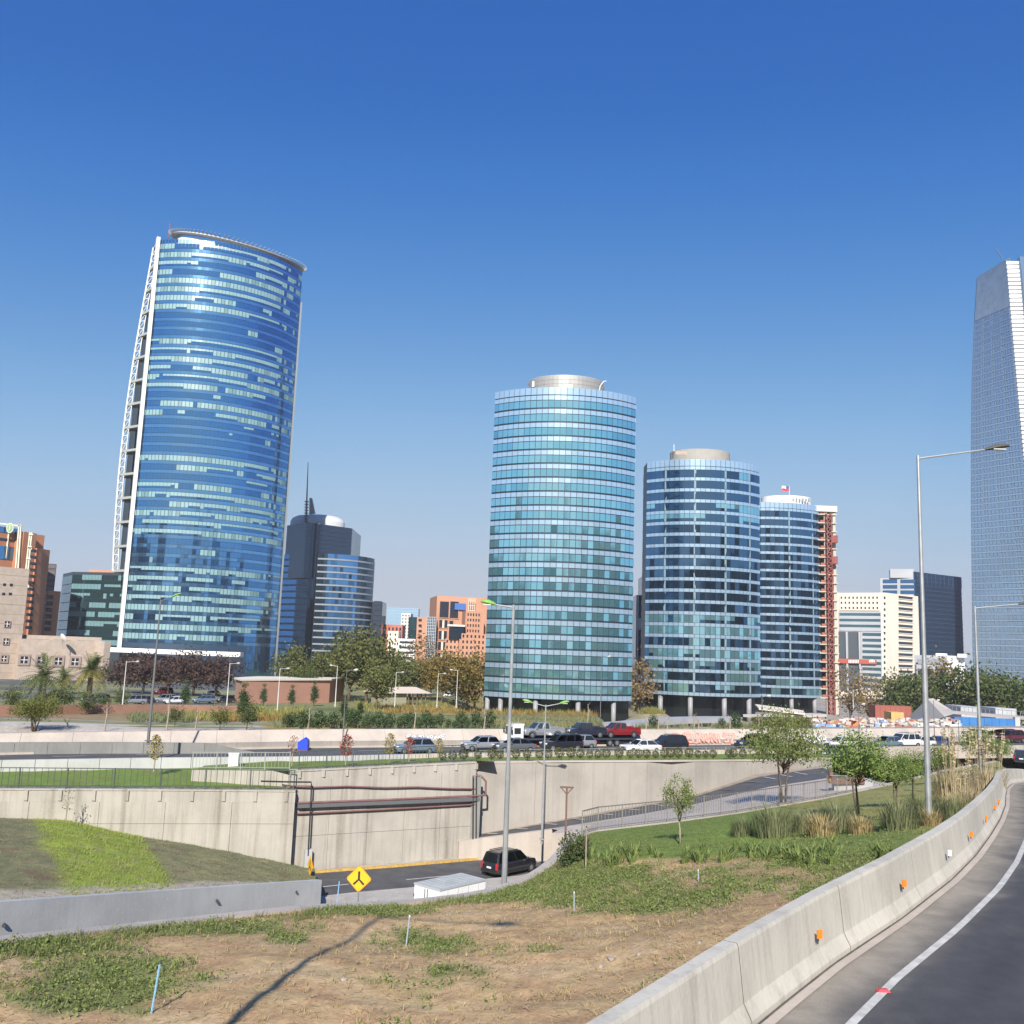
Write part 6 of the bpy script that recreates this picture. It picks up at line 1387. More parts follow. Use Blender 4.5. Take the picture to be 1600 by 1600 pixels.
# lawns above the walls get a fringe of blades at their edge
fr_ = MB()
for (P, n_) in ((W1, 1500), (W2, 700), (W3e, 900)):
    for k in range(n_):
        p = samp(P, random.uniform(0, len(P)-1.001)); tuft(fr_, (p.x, p.y+random.uniform(.5,1.1), p.z-.02), 4, .16, .15, .02)
tag(fr_.build('lawn_fringe', [gr_a]), 'grass fringe along the tops of the underpass walls', 'grass', kind='stuff')
# ornamental grasses and hedging beyond the highway
mg = MB(); my = MB(); mr2 = MB(); random.seed(9)
def band(mb, n, x0, x1, y0, y1, h, wd, dens=5):
    for _ in range(n):
        px = random.uniform(x0, x1); py = random.uniform(y0(px), y1(px)); p = park_at(px, py); tuft(mb, p, dens, h*random.uniform(.6,1.2), .5, wd)
band(my, 900, 285, 480, lambda x: 1108, lambda x: 1126, 1.0, .06); band(mg, 500, 205, 300, lambda x: 1118, lambda x: 1128, .7, .06)
band(my, 1300, 555, 985, lambda x: 1096+(x-555)*.012, lambda x: 1112+(x-555)*.012, 1.0, .07); band(mr2, 900, 600, 960, lambda x: 1103+(x-600)*.015, lambda x: 1114+(x-600)*.02, .9, .07)
band(mr2, 300, 340, 480, lambda x: 1118, lambda x: 1128, .8, .06); band(mg, 1600, 430, 985, lambda x: 1118, lambda x: 1138, .55, .05); band(my, 700, 990, 1062, lambda x: 1104, lambda x: 1116, .9, .07); band(mg, 500, 990, 1180, lambda x: 1132, lambda x: 1139, .8, .05)
tag(mg.build('park_grass', [gr_grey]), 'grey green ground cover beyond the highway', 'grass', kind='stuff'); tag(my.build('park_yellow_grass', [Mleaf('ornamental_yellow', (.22,.22,.06), (.42,.38,.14), .3, 0)]), 'yellow green ornamental grasses before the towers', 'grass', kind='stuff'); tag(mr2.build('park_rust_grass', [Mleaf('ornamental_rust', (.26,.15,.05), (.42,.27,.09), .3, 0)]), 'rust coloured ornamental planting before the towers', 'grass', kind='stuff')
hs_ = proto('hedge_shrub'); mb = MB()
for _ in range(16): a = random.uniform(0,6.28); mb.tube([(0,0,0),(math.cos(a)*.4, math.sin(a)*.4, random.uniform(.5,1.2))], [.03,.01], 4)
mb.build('stems', bark, hs_); mb = MB()
for _ in range(420): v = V3((random.gauss(0,1), random.gauss(0,1), random.gauss(0,1))).normalized()*random.uniform(.4,1); leaf(mb, V3((v.x*.85, v.y*.7, .95+v.z*.95)), .24)
mb.build('crown', [lf_pine], hs_); k = 0
for px in list(range(446, 770, 11))+[1003,1018,1046,1058,1090,1104,1128,1150]:
    o = hs_ if k == 0 else dup(hs_); k += 1; p = park_at(px+random.uniform(-3,3), 1139+random.uniform(-3,0)); place(o, p, random.uniform(0,6), random.uniform(.5,1.15), f'dark green hedge shrub, {ordinal(k)} from the left along the far highway wall', 'shrub', 'hedge shrubs behind the far wall')
hb_ = proto('hedge_block'); mb = MB(); mb.box((0,0,.9), (9.6,1.6,1.7)); mb.build('woody_core', bark, hb_); mb = MB()
for _ in range(5200):
    a = random.choice((0,0,1,2)); u = random.uniform(-5,5); v = random.uniform(-.95,.95); z_ = random.uniform(0,2.1)
    leaf(mb, V3((u, -1.0 if a == 0 else v, z_ if a != 1 else 2.0))+V3((random.gauss(0,.08), random.gauss(0,.08), random.gauss(0,.08))), .2)
mb.build('crown', [lf_olive], hb_); p = at(1222,1141,128); place(hb_, V3((p.x, p.y, p.z-.1)), R(18), .85, 'clipped rectangular hedge block at the edge of the building site', 'hedge')
# stones on the bank
random.seed(4); stm = M('field_stone', (.38,.31,.25), .95, var=.2, scale=6)
def stone_mesh(mb, p, r):
    n = len(mb.v); ico = bmesh.new(); bmesh.ops.create_icosphere(ico, subdivisions=1, radius=r); vs_ = [v.co.copy() for v in ico.verts]
    for v in vs_: v *= random.uniform(.75,1.15); v.z *= .65
    mb.v += [tuple(v+p) for v in vs_]; 
    for f in ico.faces: mb.f.append(tuple(n+v.index for v in f.verts)); mb.m.append(0)
    ico.free()
for i, (px, py, r, lb) in enumerate([(956,1497,.10,'rounded field stone, largest on the bare soil'),(939,1516,.07,'pinkish field stone just left below the largest one'),(998,1490,.06,'small field stone right of the largest one'),(537,1531,.07,'small field stone left of the middle of the soil'),(1093,1476,.06,'small field stone nearest the concrete barrier')]):
    b = bank_at(px, py); mb = MB(); stone_mesh(mb, b+V3((0,0,r*.35)), r); tag(mb.build('field_stone', stm), lb, 'stone', 'field stones on the soil')
mb = MB()
for _ in range(1400):
    i = random.randrange(60, NS-140); j = random.randrange(NT); p = BANK[i, j]
    if 8 < p[1] < 32: stone_mesh(mb, V3(p)+V3((random.uniform(-.1,.1), random.uniform(-.1,.1), 0)), random.uniform(.008,.028))
tag(mb.build('soil_crumbs', M('soil_clod', (.33,.23,.15), .95)), 'small clods and pebbles on the bare soil', 'gravel', kind='stuff')
# ---------------------------------------------------------------- vehicles
tyre_m = M('tyre', (.02,.02,.02), .85); rim_m = M('alloy_rim', (.5,.5,.5), .35, metal=.8); glass_car = Mglass('car_glass', (.05,.06,.07), rough=.05, metal=.35); trim_m = M('black_trim', (.025,.025,.027), .5)
head_m = M('headlight', (.75,.76,.78), .15, spec=.9); tail_m = M('tail_light', (.45,.03,.03), .25); plate_m = M('number_plate', (.72,.72,.70), .5)
def paint(name, c, metal=.0): return M(name, c, .28, metal=metal, coat=.6, spec=.6)
P_ = dict(silver=paint('paint_silver', (.42,.43,.45), .5), black=paint('paint_black', (.018,.018,.022)), white=paint('paint_white', (.75,.75,.74)), red=paint('paint_red', (.30,.025,.03), .3), navy=paint('paint_navy', (.03,.035,.06), .3), bluegrey=paint('paint_bluegrey', (.20,.27,.34), .4), grey=paint('paint_grey', (.16,.17,.18), .4), blue=paint('paint_blue', (.05,.10,.28), .3), burg=paint('paint_burgundy', (.12,.02,.03), .2))
def add_wheel(root, x, y, r, wdt=.22):
    def ring(rr, y0, y1, n=18):
        mb = MB(); 
        prof = [(rr*.62, y0), (rr*.95, y0), (rr, lerp(y0,y1,.25)), (rr, lerp(y0,y1,.75)), (rr*.95, y1), (rr*.62, y1)]; b = len(mb.v)
        for (q, yy) in prof:
            for k in range(n): t = 2*math.pi*k/n; mb.v.append((x+q*math.cos(t), yy, r+q*math.sin(t)))
        for i in range(len(prof)):
            i2 = (i+1) % len(prof)
            for k in range(n): mb.f.append((b+i*n+k, b+i*n+(k+1)%n, b+i2*n+(k+1)%n, b+i2*n+k)); mb.m.append(0)
        return mb
    s_ = 1 if y > 0 else -1; o = ring(r, y-wdt/2, y+wdt/2).build('wheel', tyre_m, root); mb = MB(); n = 10; c = [(x+r*.62*math.cos(2*math.pi*k/n), y+s_*wdt*.35, r+r*.62*math.sin(2*math.pi*k/n)) for k in range(n)]
    for k in range(n): mb.tri((x, y+s_*wdt*.46, r), c[k], c[(k+1)%n])
    c2 = [(a, y-s_*wdt*.2, b_) for (a, _, b_) in c]; mb.poly(c2); mb.build('rim', rim_m, o)
def loft(mb, st, mi=0, top=True):        # stations (x, zlow, zbelt, halfwidth): closed rings
    b = len(mb.v); R_ = []
    for (x, zl, zb, hw) in st:
        R_ = [(x, -hw*.93, zl), (x, -hw, lerp(zl,zb,.45)), (x, -hw*.97, lerp(zl,zb,.85)), (x, -hw*.88, zb), (x, 0, zb+.025), (x, hw*.88, zb), (x, hw*.97, lerp(zl,zb,.85)), (x, hw, lerp(zl,zb,.45)), (x, hw*.93, zl)]; mb.v += R_
    n = 9
    for i in range(len(st)-1):
        for k in range(n): mb.f.append((b+i*n+k, b+i*n+(k+1)%n, b+(i+1)*n+(k+1)%n, b+(i+1)*n+k)); mb.m.append(mi)
    mb.f.append(tuple(b+k for k in range(n))); mb.m.append(mi); e = b+(len(st)-1)*n; mb.f.append(tuple(e+k for k in reversed(range(n)))); mb.m.append(mi)
def make_car(name, pm, L, W, H, belt, hood, cab, wr, kind='hatch', clear=.24):
    # cab: (x rear base, x rear roof, x front roof, x front base) as fractions of L from the rear
    root = proto(name); hw = W/2; X = lambda f: -L/2+L*f; mb = MB()
    rear_z = belt if kind in ('hatch','suv') else (belt*.97 if kind == 'sedan' else belt*.98)
    st = [(X(0), clear+.18, rear_z*.80, hw*.86), (X(.02), clear+.05, rear_z*.95, hw*.95), (X(.08), clear, rear_z, hw), (X(.3), clear, belt, hw), (X(cab[3]-.02), clear, belt, hw), (X(.86), clear, hood, hw*.97), (X(.95), clear, hood*.93, hw*.90), (X(.99), clear+.06, hood*.74, hw*.80), (X(1), clear+.16, hood*.62, hw*.72)]
    loft(mb, st)
    r0, r1, r2, r3 = [X(f) for f in cab]; zb = belt-.02; b0, t0 = hw*.88, hw*.70
    C = [(r0,-b0,zb),(r3,-b0,zb),(r3,b0,zb),(r0,b0,zb),(r1,-t0,H-.05),(r2,-t0,H-.05),(r2,t0,H-.05),(r1,t0,H-.05)]; mb.hexa(C); mb.hexa([(r1,-t0,H-.05),(r2,-t0,H-.05),(r2,t0,H-.05),(r1,t0,H-.05),(r1+.15,-t0*.85,H),(r2-.15,-t0*.85,H),(r2-.15,t0*.85,H),(r1+.15,t0*.85,H)])
    mb.build('body', pm, root)
    def lp(a, b, t): return V3(a).lerp(V3(b), t)
    def pane(a, b, c, d, out, nm='window', inset=.1):      # quad pane inset on a cabin face
        q = [V3(p) for p in (a,b,c,d)]; ce = (q[0]+q[1]+q[2]+q[3])/4; q = [p.lerp(ce, inset) + V3(out)*.018 for p in q]; m_ = MB(); back = [p-V3(out)*.03 for p in q]; m_.poly(q); m_.hexa(back+q); m_.build(nm, glass_car, root)
    pane(C[1], C[2], C[6], C[5], (.7,0,.7), 'windscreen', .09); pane(C[3], C[0], C[4], C[7], (-.8,0,.5), 'rear_window', .10)
    splits = [0, .5, 1] if kind != 'suv' else [0, .3, .64, 1]
    for s_ in (-1, 1):
        lo0, lo1, hi0, hi1 = ((C[0], C[1], C[4], C[5]) if s_ < 0 else (C[3], C[2], C[7], C[6]))
        for i in range(len(splits)-1): pane(lp(lo0,lo1,splits[i]), lp(lo0,lo1,splits[i+1]), lp(hi0,hi1,splits[i+1]), lp(hi0,hi1,splits[i]), (0,s_*.95,.25), 'side_window', .09)
        m_ = MB(); m_.box((L/2-.10*L/4.3, s_*hw*.64, hood*.80), (.22,.34,.15)); m_.build('headlight', head_m, root)
        m_ = MB(); m_.box((-L/2+.05, s_*hw*.80, rear_z*.80), (.14,.16,.30 if kind != 'suv' else .48)); m_.build('tail_light', tail_m, root)
        m_ = MB(); m_.box((r3-.28, s_*(hw+.06), belt+.08), (.14,.16,.12)); m_.build('mirror', pm, root)
        m_ = MB(); m_.box((0, s_*hw*.985, clear+.07), (L*.52,.05,.14)); m_.build('sill', trim_m, root)
    m_ = MB(); m_.box((L/2-.05, 0, clear+.16), (.14, W*.72, .20)); m_.build('front_bumper', trim_m, root); m_ = MB(); m_.box((-L/2+.03, 0, clear+.14), (.14, W*.84, .18)); m_.build('rear_bumper', trim_m, root)
    m_ = MB(); m_.box((L/2-.02, 0, hood*.70), (.08, W*.42, .14)); m_.build('grille', trim_m, root); m_ = MB(); m_.box((-L/2-.005, 0, clear+.42), (.05,.42,.13)); m_.build('number_plate', plate_m, root)
    for fx in (.17, .82):
        for s_ in (-1, 1): add_wheel(root, X(fx), s_*(hw-.10), wr)
    if kind == 'suv':
        for s_ in (-1, 1): m_ = MB(); m_.bar((r1+.3, s_*t0*.9, H+.05), (r2-.3, s_*t0*.9, H+.05), .05, .05); m_.build('roof_rail', trim_m, root)
    return root
def make_pickup(name, pm):
    L, W, H = 5.4, 1.95, 1.85; hw = W/2; root = proto(name); mb = MB()
    loft(mb, [(-2.7,.45,1.02,hw*.95),(-2.6,.38,1.12,hw),(-.55,.38,1.14,hw),(-.5,.38,1.14,hw),(1.3,.38,1.16,hw),(1.75,.38,1.12,hw),(2.55,.40,1.05,hw*.92),(2.7,.5,.85,hw*.82)])
    C = [(-.75,-hw*.88,1.12),(1.45,-hw*.88,1.12),(1.45,hw*.88,1.12),(-.75,hw*.88,1.12),(-.60,-hw*.74,1.82),(.78,-hw*.74,1.82),(.78,hw*.74,1.82),(-.60,hw*.74,1.82)]; mb.hexa(C); mb.build('body', pm, root)
    m_ = MB(); m_.box((-1.68,0,1.145), (1.7,W*.78,.03)); m_.build('load_bed', trim_m, root)
    for s_ in (-1, 1):
        m_ = MB(); m_.box((-1.68, s_*hw*.90, 1.22), (1.95,.10,.20)); m_.build('bed_side', pm, root)
        lo0, lo1, hi0, hi1 = ((C[0],C[1],C[4],C[5]) if s_ < 0 else (C[3],C[2],C[7],C[6]))
        for t0_, t1_ in ((.06,.48),(.54,.94)):
            q = [V3(lo0).lerp(V3(lo1),t0_), V3(lo0).lerp(V3(lo1),t1_), V3(hi0).lerp(V3(hi1),t1_), V3(hi0).lerp(V3(hi1),t0_)]; ce = (q[0]+q[1]+q[2]+q[3])/4; q = [p.lerp(ce,.08)+V3((0,s_*.02,0)) for p in q]; m_ = MB(); m_.hexa([p-V3((0,s_*.03,0)) for p in q]+q); m_.build('side_window', glass_car, root)
        m_ = MB(); m_.box((2.60, s_*hw*.68, .92), (.18,.36,.22)); m_.build('headlight', head_m, root); m_ = MB(); m_.box((-2.68, s_*hw*.86, .92), (.1,.14,.34)); m_.build('tail_light', tail_m, root); m_ = MB(); m_.box((1.2, s_*(hw+.1), 1.25), (.14,.2,.2)); m_.build('mirror', pm, root)
        for fx in (-1.65, 1.75):
            add_wheel(root, fx, s_*(hw-.1), .40, .26); m_ = MB(); n = 8
            for k in range(n): t0_, t1_ = math.pi*k/n, math.pi*(k+1)/n; m_.quad(*[(fx+r_*math.cos(t), s_*(hw+.015), .42+r_*math.sin(t)) for r_, t in ((.44,t0_),(.52,t0_),(.52,t1_),(.44,t1_))])
            m_.build('wheel_arch', trim_m, root)
    q = [V3(C[1]),V3(C[2]),V3(C[6]),V3(C[5])]; ce = sum(q, V3((0,0,0)))/4; q = [p.lerp(ce,.1)+V3((.02,0,.02)) for p in q]; m_ = MB(); m_.hexa([p-V3((.04,0,.04)) for p in q]+q); m_.build('windscreen', glass_car, root)
    m_ = MB(); m_.box((2.69,0,.80), (.1,W*.46,.34)); m_.build('grille', rim_m, root); m_ = MB(); m_.box((2.72,0,.50), (.16,W*.86,.2)); m_.build('front_bumper', rim_m, root); m_ = MB(); m_.box((-2.72,0,.52), (.14,W*.9,.18)); m_.build('rear_bumper', rim_m, root); m_ = MB(); m_.box((-2.70,0,.9), (.06,W*.7,.4)); m_.build('tailgate', pm, root)
    return root
def repaint(root, pm, keys=('body','mirror','bed_side','tailgate')):
    for ch in root.children:
        if ch.name.split('.')[0] in keys: ch.material_slots[0].link = 'OBJECT'; ch.material_slots[0].material = pm
    return root
hwdir = (hwF[70]-hwF[50]); LEFT = math.atan2(-hwdir.y, -hwdir.x); RIGHT = LEFT+math.pi
def hw_at(px, py):
    # a point on the highway surface seen at a pixel
    for k in range(4):
        p = dn(px, py, 10.1 if k == 0 else EYE-z_)
        i = min(range(120), key=lambda q: (hwN[q].x-p.x)**2+(hwN[q].y-p.y)**2 + (hwF[q].x-p.x)**2+(hwF[q].y-p.y)**2); a, b = hwN[i], hwF[i]
        t = max(0, min(1, ((p.x-a.x)*(b.x-a.x)+(p.y-a.y)*(b.y-a.y))/((b.x-a.x)**2+(b.y-a.y)**2))); z_ = lerp(a.z-.05, b.z, t)
    return V3((p.x, p.y, z_))
hatch = make_car('hatchback', P_['silver'], 4.1, 1.72, 1.50, .92, .88, (.03,.14,.56,.74), .30)
suv = make_car('sport_utility_car', P_['black'], 4.6, 1.86, 1.76, 1.06, 1.02, (.02,.07,.60,.76), .36, 'suv', .30)
sedan = make_car('saloon_car', P_['white'], 4.5, 1.76, 1.42, .90, .86, (.10,.27,.56,.72), .30, 'sedan')
pick = make_pickup('pickup_truck', P_['silver'])
used = set()
def put(pr, pnt, rz_, lb, cat, pm=None, sc=1.0, group='cars on the highway'):
    o = pr if pr.name not in used else dup(pr); used.add(pr.name)
    place(o, pnt, rz_, sc, lb, cat, group); 
    if pm: repaint(o, pm)
    return o
put(hatch, hw_at(751,1172.5), LEFT, 'silver hatchback in front of the white transporter cab', 'car')
put(sedan, hw_at(803,1174.5), LEFT, 'low dark car half hidden behind the lamp post on the highway', 'car', P_['grey'])
put(suv, hw_at(877,1173), LEFT, 'black sport utility car in front of the car transporter', 'car', P_['black'])
put(hatch, hw_at(902,1169), LEFT, 'silver car hidden behind the black sport utility car', 'car', P_['silver'])
put(sedan, hw_at(1001,1176), LEFT, 'white saloon car behind the highway parapet', 'car', P_['white'])
put(suv, hw_at(1043,1173.5), LEFT, 'black van-like car right behind the white saloon', 'car', P_['black'], 1.0)
put(suv, hw_at(1177,1171), LEFT, 'dark sport utility car left of the willow-like tree, alone in its lane', 'car', P_['navy'])
put(hatch, hw_at(647,1177), LEFT, 'blue grey car behind the red and yellow young trees', 'car', P_['bluegrey'])
put(sedan, hw_at(1314,1169), LEFT, 'small white and red car between the two big trees', 'car', P_['white'])
put(hatch, hw_at(1386,1169), LEFT, 'pale blue car left of the white van on the highway', 'car', P_['bluegrey'])
put(suv, hw_at(1411,1168.5), LEFT, 'white van left of the tall lamp post', 'van', P_['white'], 1.05)
put(hatch, hw_at(1438,1168), LEFT, 'white car partly hidden by the tall lamp post', 'car', P_['white'])
put(sedan, hw_at(1465,1167.5), LEFT, 'dark blue saloon right of the tall lamp post', 'car', P_['blue'])
put(suv, hw_at(1579,1160), LEFT, 'dark burgundy car in the far lanes at the right edge', 'car', P_['burg'])
p = hw_at(1304,1186); put(hatch, p, LEFT, 'dark car near the portal between two leafy trees', 'car', P_['navy'])
p = dn(1597,1193,10.0); put(hatch, p, R(60), 'dark car at the bend of the ramp, cut by the right edge', 'car', P_['navy'])
# car transporter with three pickups
tb_ = hw_at(800,1165.5); dvx = V3((math.cos(LEFT), math.sin(LEFT), 0)); 
TR = proto('car_transporter'); wm = P_['white']; deckm = M('deck_blue', (.03,.04,.07), .6)
mb = MB(); mb.hexa([(4.3,-1.1,.55),(6.1,-1.1,.55),(6.1,1.1,.55),(4.3,1.1,.55),(4.3,-1.1,2.75),(5.75,-1.05,2.75),(5.75,1.05,2.75),(4.3,1.1,2.75)]); mb.build('cab', wm, TR)
mb = MB(); mb.hexa([(5.96,-.95,1.62),(6.0,-.95,1.6),(6.0,.95,1.6),(5.96,.95,1.62),(5.80,-.92,2.55),(5.84,-.92,2.55),(5.84,.92,2.55),(5.80,.92,2.55)]); mb.build('windscreen', glass_car, TR)
for s_ in (-1, 1):
    mb = MB(); mb.box((5.15, s_*1.1, 2.05), (.9,.06,.75)); mb.build('side_window', glass_car, TR); mb = MB(); mb.box((6.1, s_*.75, .95), (.12,.35,.2)); mb.build('headlight', head_m, TR); mb = MB(); mb.box((6.0, s_*1.3, 2.0), (.12,.2,.5)); mb.build('mirror', trim_m, TR)
mb = MB(); mb.box((6.1,0,.62), (.2,2.1,.35)); mb.build('front_bumper', wm, TR); mb = MB(); mb.box((4.9,0,2.85), (1.5,2.0,.2)); mb.build('roof_visor', wm, TR)
mb = MB(); mb.box((.9,0,1.0), (6.8,2.3,.22)); mb.box((.9,0,.72), (6.8,.8,.35)); mb.build('truck_deck', deckm, TR)
mb = MB(); mb.box((-7.6,0,.98), (9.6,2.3,.2)); mb.box((-7.6,0,.72), (9.2,.8,.3)); mb.build('trailer_deck', deckm, TR)
mb = MB(); mb.hexa([(-13.9,-1.1,.35),(-12.4,-1.1,.88),(-12.4,1.1,.88),(-13.9,1.1,.35),(-13.9,-1.1,.45),(-12.4,-1.1,1.0),(-12.4,1.1,1.0),(-13.9,1.1,.45)]); mb.build('tail_ramp', deckm, TR)
for x in (5.0, .2, -.9, -8.6, -9.7):
    for s_ in (-1, 1): add_wheel(TR, x, s_*.98, .46, .3)
mb = MB()
for x in (-2.0, -.6, .9, 2.4, -4, -6, -8, -10, -11.8): mb.box((x,-1.16,1.08), (.5,.05,.16))
mb.build('marker_strips', M('marker_orange', (.6,.16,.05), .5), TR)
base = hw_at(858,1166); place(TR, base, LEFT, .86, 'white cab car transporter with dark decks on the highway', 'truck')
Rz = Matrix.Rotation(LEFT, 3, 'Z')
for (x, pm, lb) in ((1.1, P_['silver'], 'silver pickup riding on the deck right behind the white cab'), (-5.3, P_['navy'], 'dark blue pickup in the middle of the car transporter'), (-10.6, P_['red'], 'dark red pickup at the tail of the car transporter')):
    put(pick, base + Rz @ V3((x*.86, 0, 1.10*.86)), LEFT, lb, 'pickup', pm, .92, 'pickups on the transporter')
# the underpass: black car and white box truck
a, b = rz(640,1384), rz(800,1365); drv = math.atan2(b.y-a.y, b.x-a.x)
put(suv, rz(796,1364), R(48), 'black sport utility car driving away through the underpass', 'car', P_['black'], .95, 'underpass traffic')
BX = proto('box_truck'); boxm = M('truck_white', (.78,.78,.77), .45, var=.02, scale=1); roofm = M('truck_roof', (.42,.43,.41), .7, var=.1, scale=1.5)
mb = MB(); mb.box((0,0,1.75), (3.6,2.0,2.1)); mb.build('box_body', boxm, BX)
mb = MB()
for k in range(9): mb.box((-1.6+k*.4,0,2.815), (.34,1.86,.03))
mb.build('roof_sheet', roofm, BX)
ttm = M('truck_trim', (.62,.63,.62), .4, metal=.4)
for c_, d_ in (((0,1.0,2.80),(3.66,.07,.09)), ((0,-1.0,2.80),(3.66,.07,.09)), ((0,1.01,.74),(3.64,.05,.1)), ((0,-1.01,.74),(3.64,.05,.1)), ((-1.8,0,2.803),(.07,1.92,.09)), ((1.8,0,2.803),(.07,1.92,.09))):
    mb = MB(); mb.box(c_, d_); mb.build('edge_trim', ttm, BX)
for s_ in (-1, 1):
    mb = MB(); mb.box((-1.825, s_*.49, 1.76), (.03,.94,1.94)); dr = mb.build('rear_door', boxm, BX); mb = MB(); mb.bar((-1.86, s_*.10, .85), (-1.86, s_*.10, 2.7), .03, .03); mb.build('lock_bar', trim_m, dr); mb = MB(); mb.box((-1.84, s_*.97, 2.2), (.05,.05,.14)); mb.build('hinge', trim_m, dr)
    for k in range(4): mb = MB(); mb.box((-1.2+k*.8, s_*1.005, 1.76), (.03,.02,1.9)); mb.build('side_seam', roofm, BX)
mb = MB(); mb.hexa([(1.95,-.88,.55),(3.3,-.88,.55),(3.3,.88,.55),(1.95,.88,.55),(1.95,-.82,2.05),(2.85,-.80,2.05),(2.85,.80,2.05),(1.95,.82,2.05)]); mb.build('cab', boxm, BX); mb = MB(); mb.box((.6,0,.58), (4.6,.9,.2)); mb.build('chassis', trim_m, BX); mb = MB(); mb.hexa([(3.1,-.75,1.25),(3.16,-.75,1.22),(3.16,.75,1.22),(3.1,.75,1.25),(2.87,-.72,1.95),(2.92,-.72,1.95),(2.92,.72,1.95),(2.87,.72,1.95)]); mb.build('windscreen', glass_car, BX)
for x in (-1.0, 2.5):
    for s_ in (-1, 1): add_wheel(BX, x, s_*.85, .36, .24)
b0, b1 = onz(694,1383,ROADZ+2.85), onz(757,1374,ROADZ+2.85); b2 = onz(650,1378.5,ROADZ+2.85); ang_ = math.atan2(b1.y-b0.y, b1.x-b0.x)
cen = (b1+b2)/2; place(BX, V3((cen.x, cen.y, ROADZ)), R(48), 1.0, 'white box truck half hidden behind the grassy edge of the bank', 'truck')
# parked cars across the highway
for i, (px, py, k_, lb) in enumerate([(207,1101,'silver','silver parked car left of the lamp post by the plum trees'),(224,1100,'black','black parked car beside the silver one by the plum trees'),(256,1098,'silver','silver parked car below the plum row'),(272,1100,'white','white parked car next to the slim conifer'),(318,1099,'bluegrey','blue grey parked car below the right plum trees'),(352,1098,'navy','dark blue parked car at the foot of the white lamp post'),(255,1085,'red','red parked car right under the plum trees'),(330,1088,'white','white parked van under the right plum trees'),(85,1092,'black','black parked vehicle behind the palms'),(700,1089,'white','white parked car under the autumn trees'),(722,1089,'grey','grey parked car under the autumn trees'),(742,1090,'silver','silver parked car next to the teal tower'),(150,1100,'grey','grey parked car behind the small leafy trees')]):
    p = park_at(px, py); put(hatch if i % 2 else suv, p, LEFT+.2+random.uniform(-.2,.2), lb, 'car', P_[k_], 1.0, 'parked cars beyond the highway')

# ---------------------------------------------------------------- street lamps
pole_m = M('lamp_pole', (.40,.41,.41), .5, metal=.5, var=.12, scale=2); pole_dk = M('lamp_pole_dark', (.17,.17,.17), .6, metal=.3); pole_wh = M('lamp_pole_white', (.66,.66,.62), .6); headg = M('lamp_head_green', (.22,.42,.09), .5); headb = M('lamp_head_brown', (.10,.09,.07), .5); lens_m = M('lamp_lens', (.6,.6,.55), .3); headw = M('lamp_head_pale', (.6,.6,.56), .5)
def lamp(base, top, arms, lb, r=.11, pm=None, hm=None, group='street lamps', hs=1.0, cap=True, n=10):
    T = thing('street_lamp', base, lb, 'street lamp', group); pm = pm or pole_m; mb = MB(); m_ = base.lerp(top, .42)
    mb.tube([base-V3((0,0,.3)), m_], [r, r*.86], n); mb.tube([m_, top], [r*.72, r*.5], n); mb.build('pole', pm, T, smooth=False)
    if cap: mb = MB(); mb.box((base.x, base.y, base.z+.03), (r*4, r*4, .06)); mb.build('base_plate', pm, T)
    for (dx, dy, dz, hl) in arms:
        st = top-V3((0,0,.12*hs)); e = st+V3((dx,dy,dz)); mb = MB(); mb.tube([st, e], [r*.36, r*.28], 6); mb.build('arm', pm, T); d = V3((dx,dy,dz)).normalized(); 
        hd = MB(); sd = d.cross(V3((0,0,1))).normalized(); upv = sd.cross(d); L_h = hl; rws = []
        for (t, wdt, hh, lift) in ((0,.06,.05,0),(.15,.10,.09,.01),(.5,.17,.13,.03),(.85,.14,.10,.03),(1,.05,.04,.02)):
            c = e+d*L_h*t+upv*lift*hs; rws.append([c+sd*wdt*hs*math.cos(a)+upv*hh*hs*math.sin(a)*(1 if math.sin(a) > 0 else .55) for a in [2*math.pi*k/8 for k in range(9)]])
        hd.grid(rws); ho = hd.build('lamp_head', hm or headg, T, smooth=True); ln = MB(); c = e+d*L_h*.55-upv*.06*hs; ln.box((c.x, c.y, c.z), (L_h*.5 if abs(dx) > abs(dy) else .2*hs, .2*hs if abs(dx) > abs(dy) else L_h*.5, .04)); ln.build('lens', lens_m, ho)
    return T
def lamp_px(xb, yb, xt, yt, D, arms, lb, **k):
    b = at(xb, yb, D); t = at(xt, yt, D); t.x, t.y = (b.x+t.x)/2, b.y; b.x = t.x; return lamp(b, t, arms, lb, **k)
b = bank_at(1452,1288); t = at(1437,712,b.y); lamp(V3((b.x,b.y,b.z)), V3((b.x,b.y,t.z)), [(2.55,-.1,.42,.95)], 'tall grey street lamp at the right with arm over the ramp', r=.115, hm=headb)
b = bank_at(1536,1258); t = at(1524,947,52); b2 = at(1533,1200,52); lamp(V3((b2.x,52,bank_z(b2.x,52))), V3((b2.x,52,t.z)), [(2.35,-.1,.3,.9)], 'second grey street lamp at the right, farther along the barrier', r=.115, hm=headb)
lamp_px(787,1388,803,945,38, [(-.72,0,.10,.62)], 'grey street lamp with green head in front of the teal tower', r=.115)
lamp_px(236,1158,247,937,84, [(.85,0,.35,1.0)], 'dark grey street lamp with green head in front of the skyscraper', r=.13, pm=pole_dk)
lamp_px(846,1312,853.5,1101,71, [(-1.0,0,.22,.75),(1.0,0,.22,.75)], 'twin armed street lamp with two green heads by the ramp wall', r=.09)
lamp_px(934,1118,944,1026,150, [(.9,0,.12,.6)], 'thin dark street lamp against the right part of the teal tower', r=.07, pm=pole_dk, hm=headw)
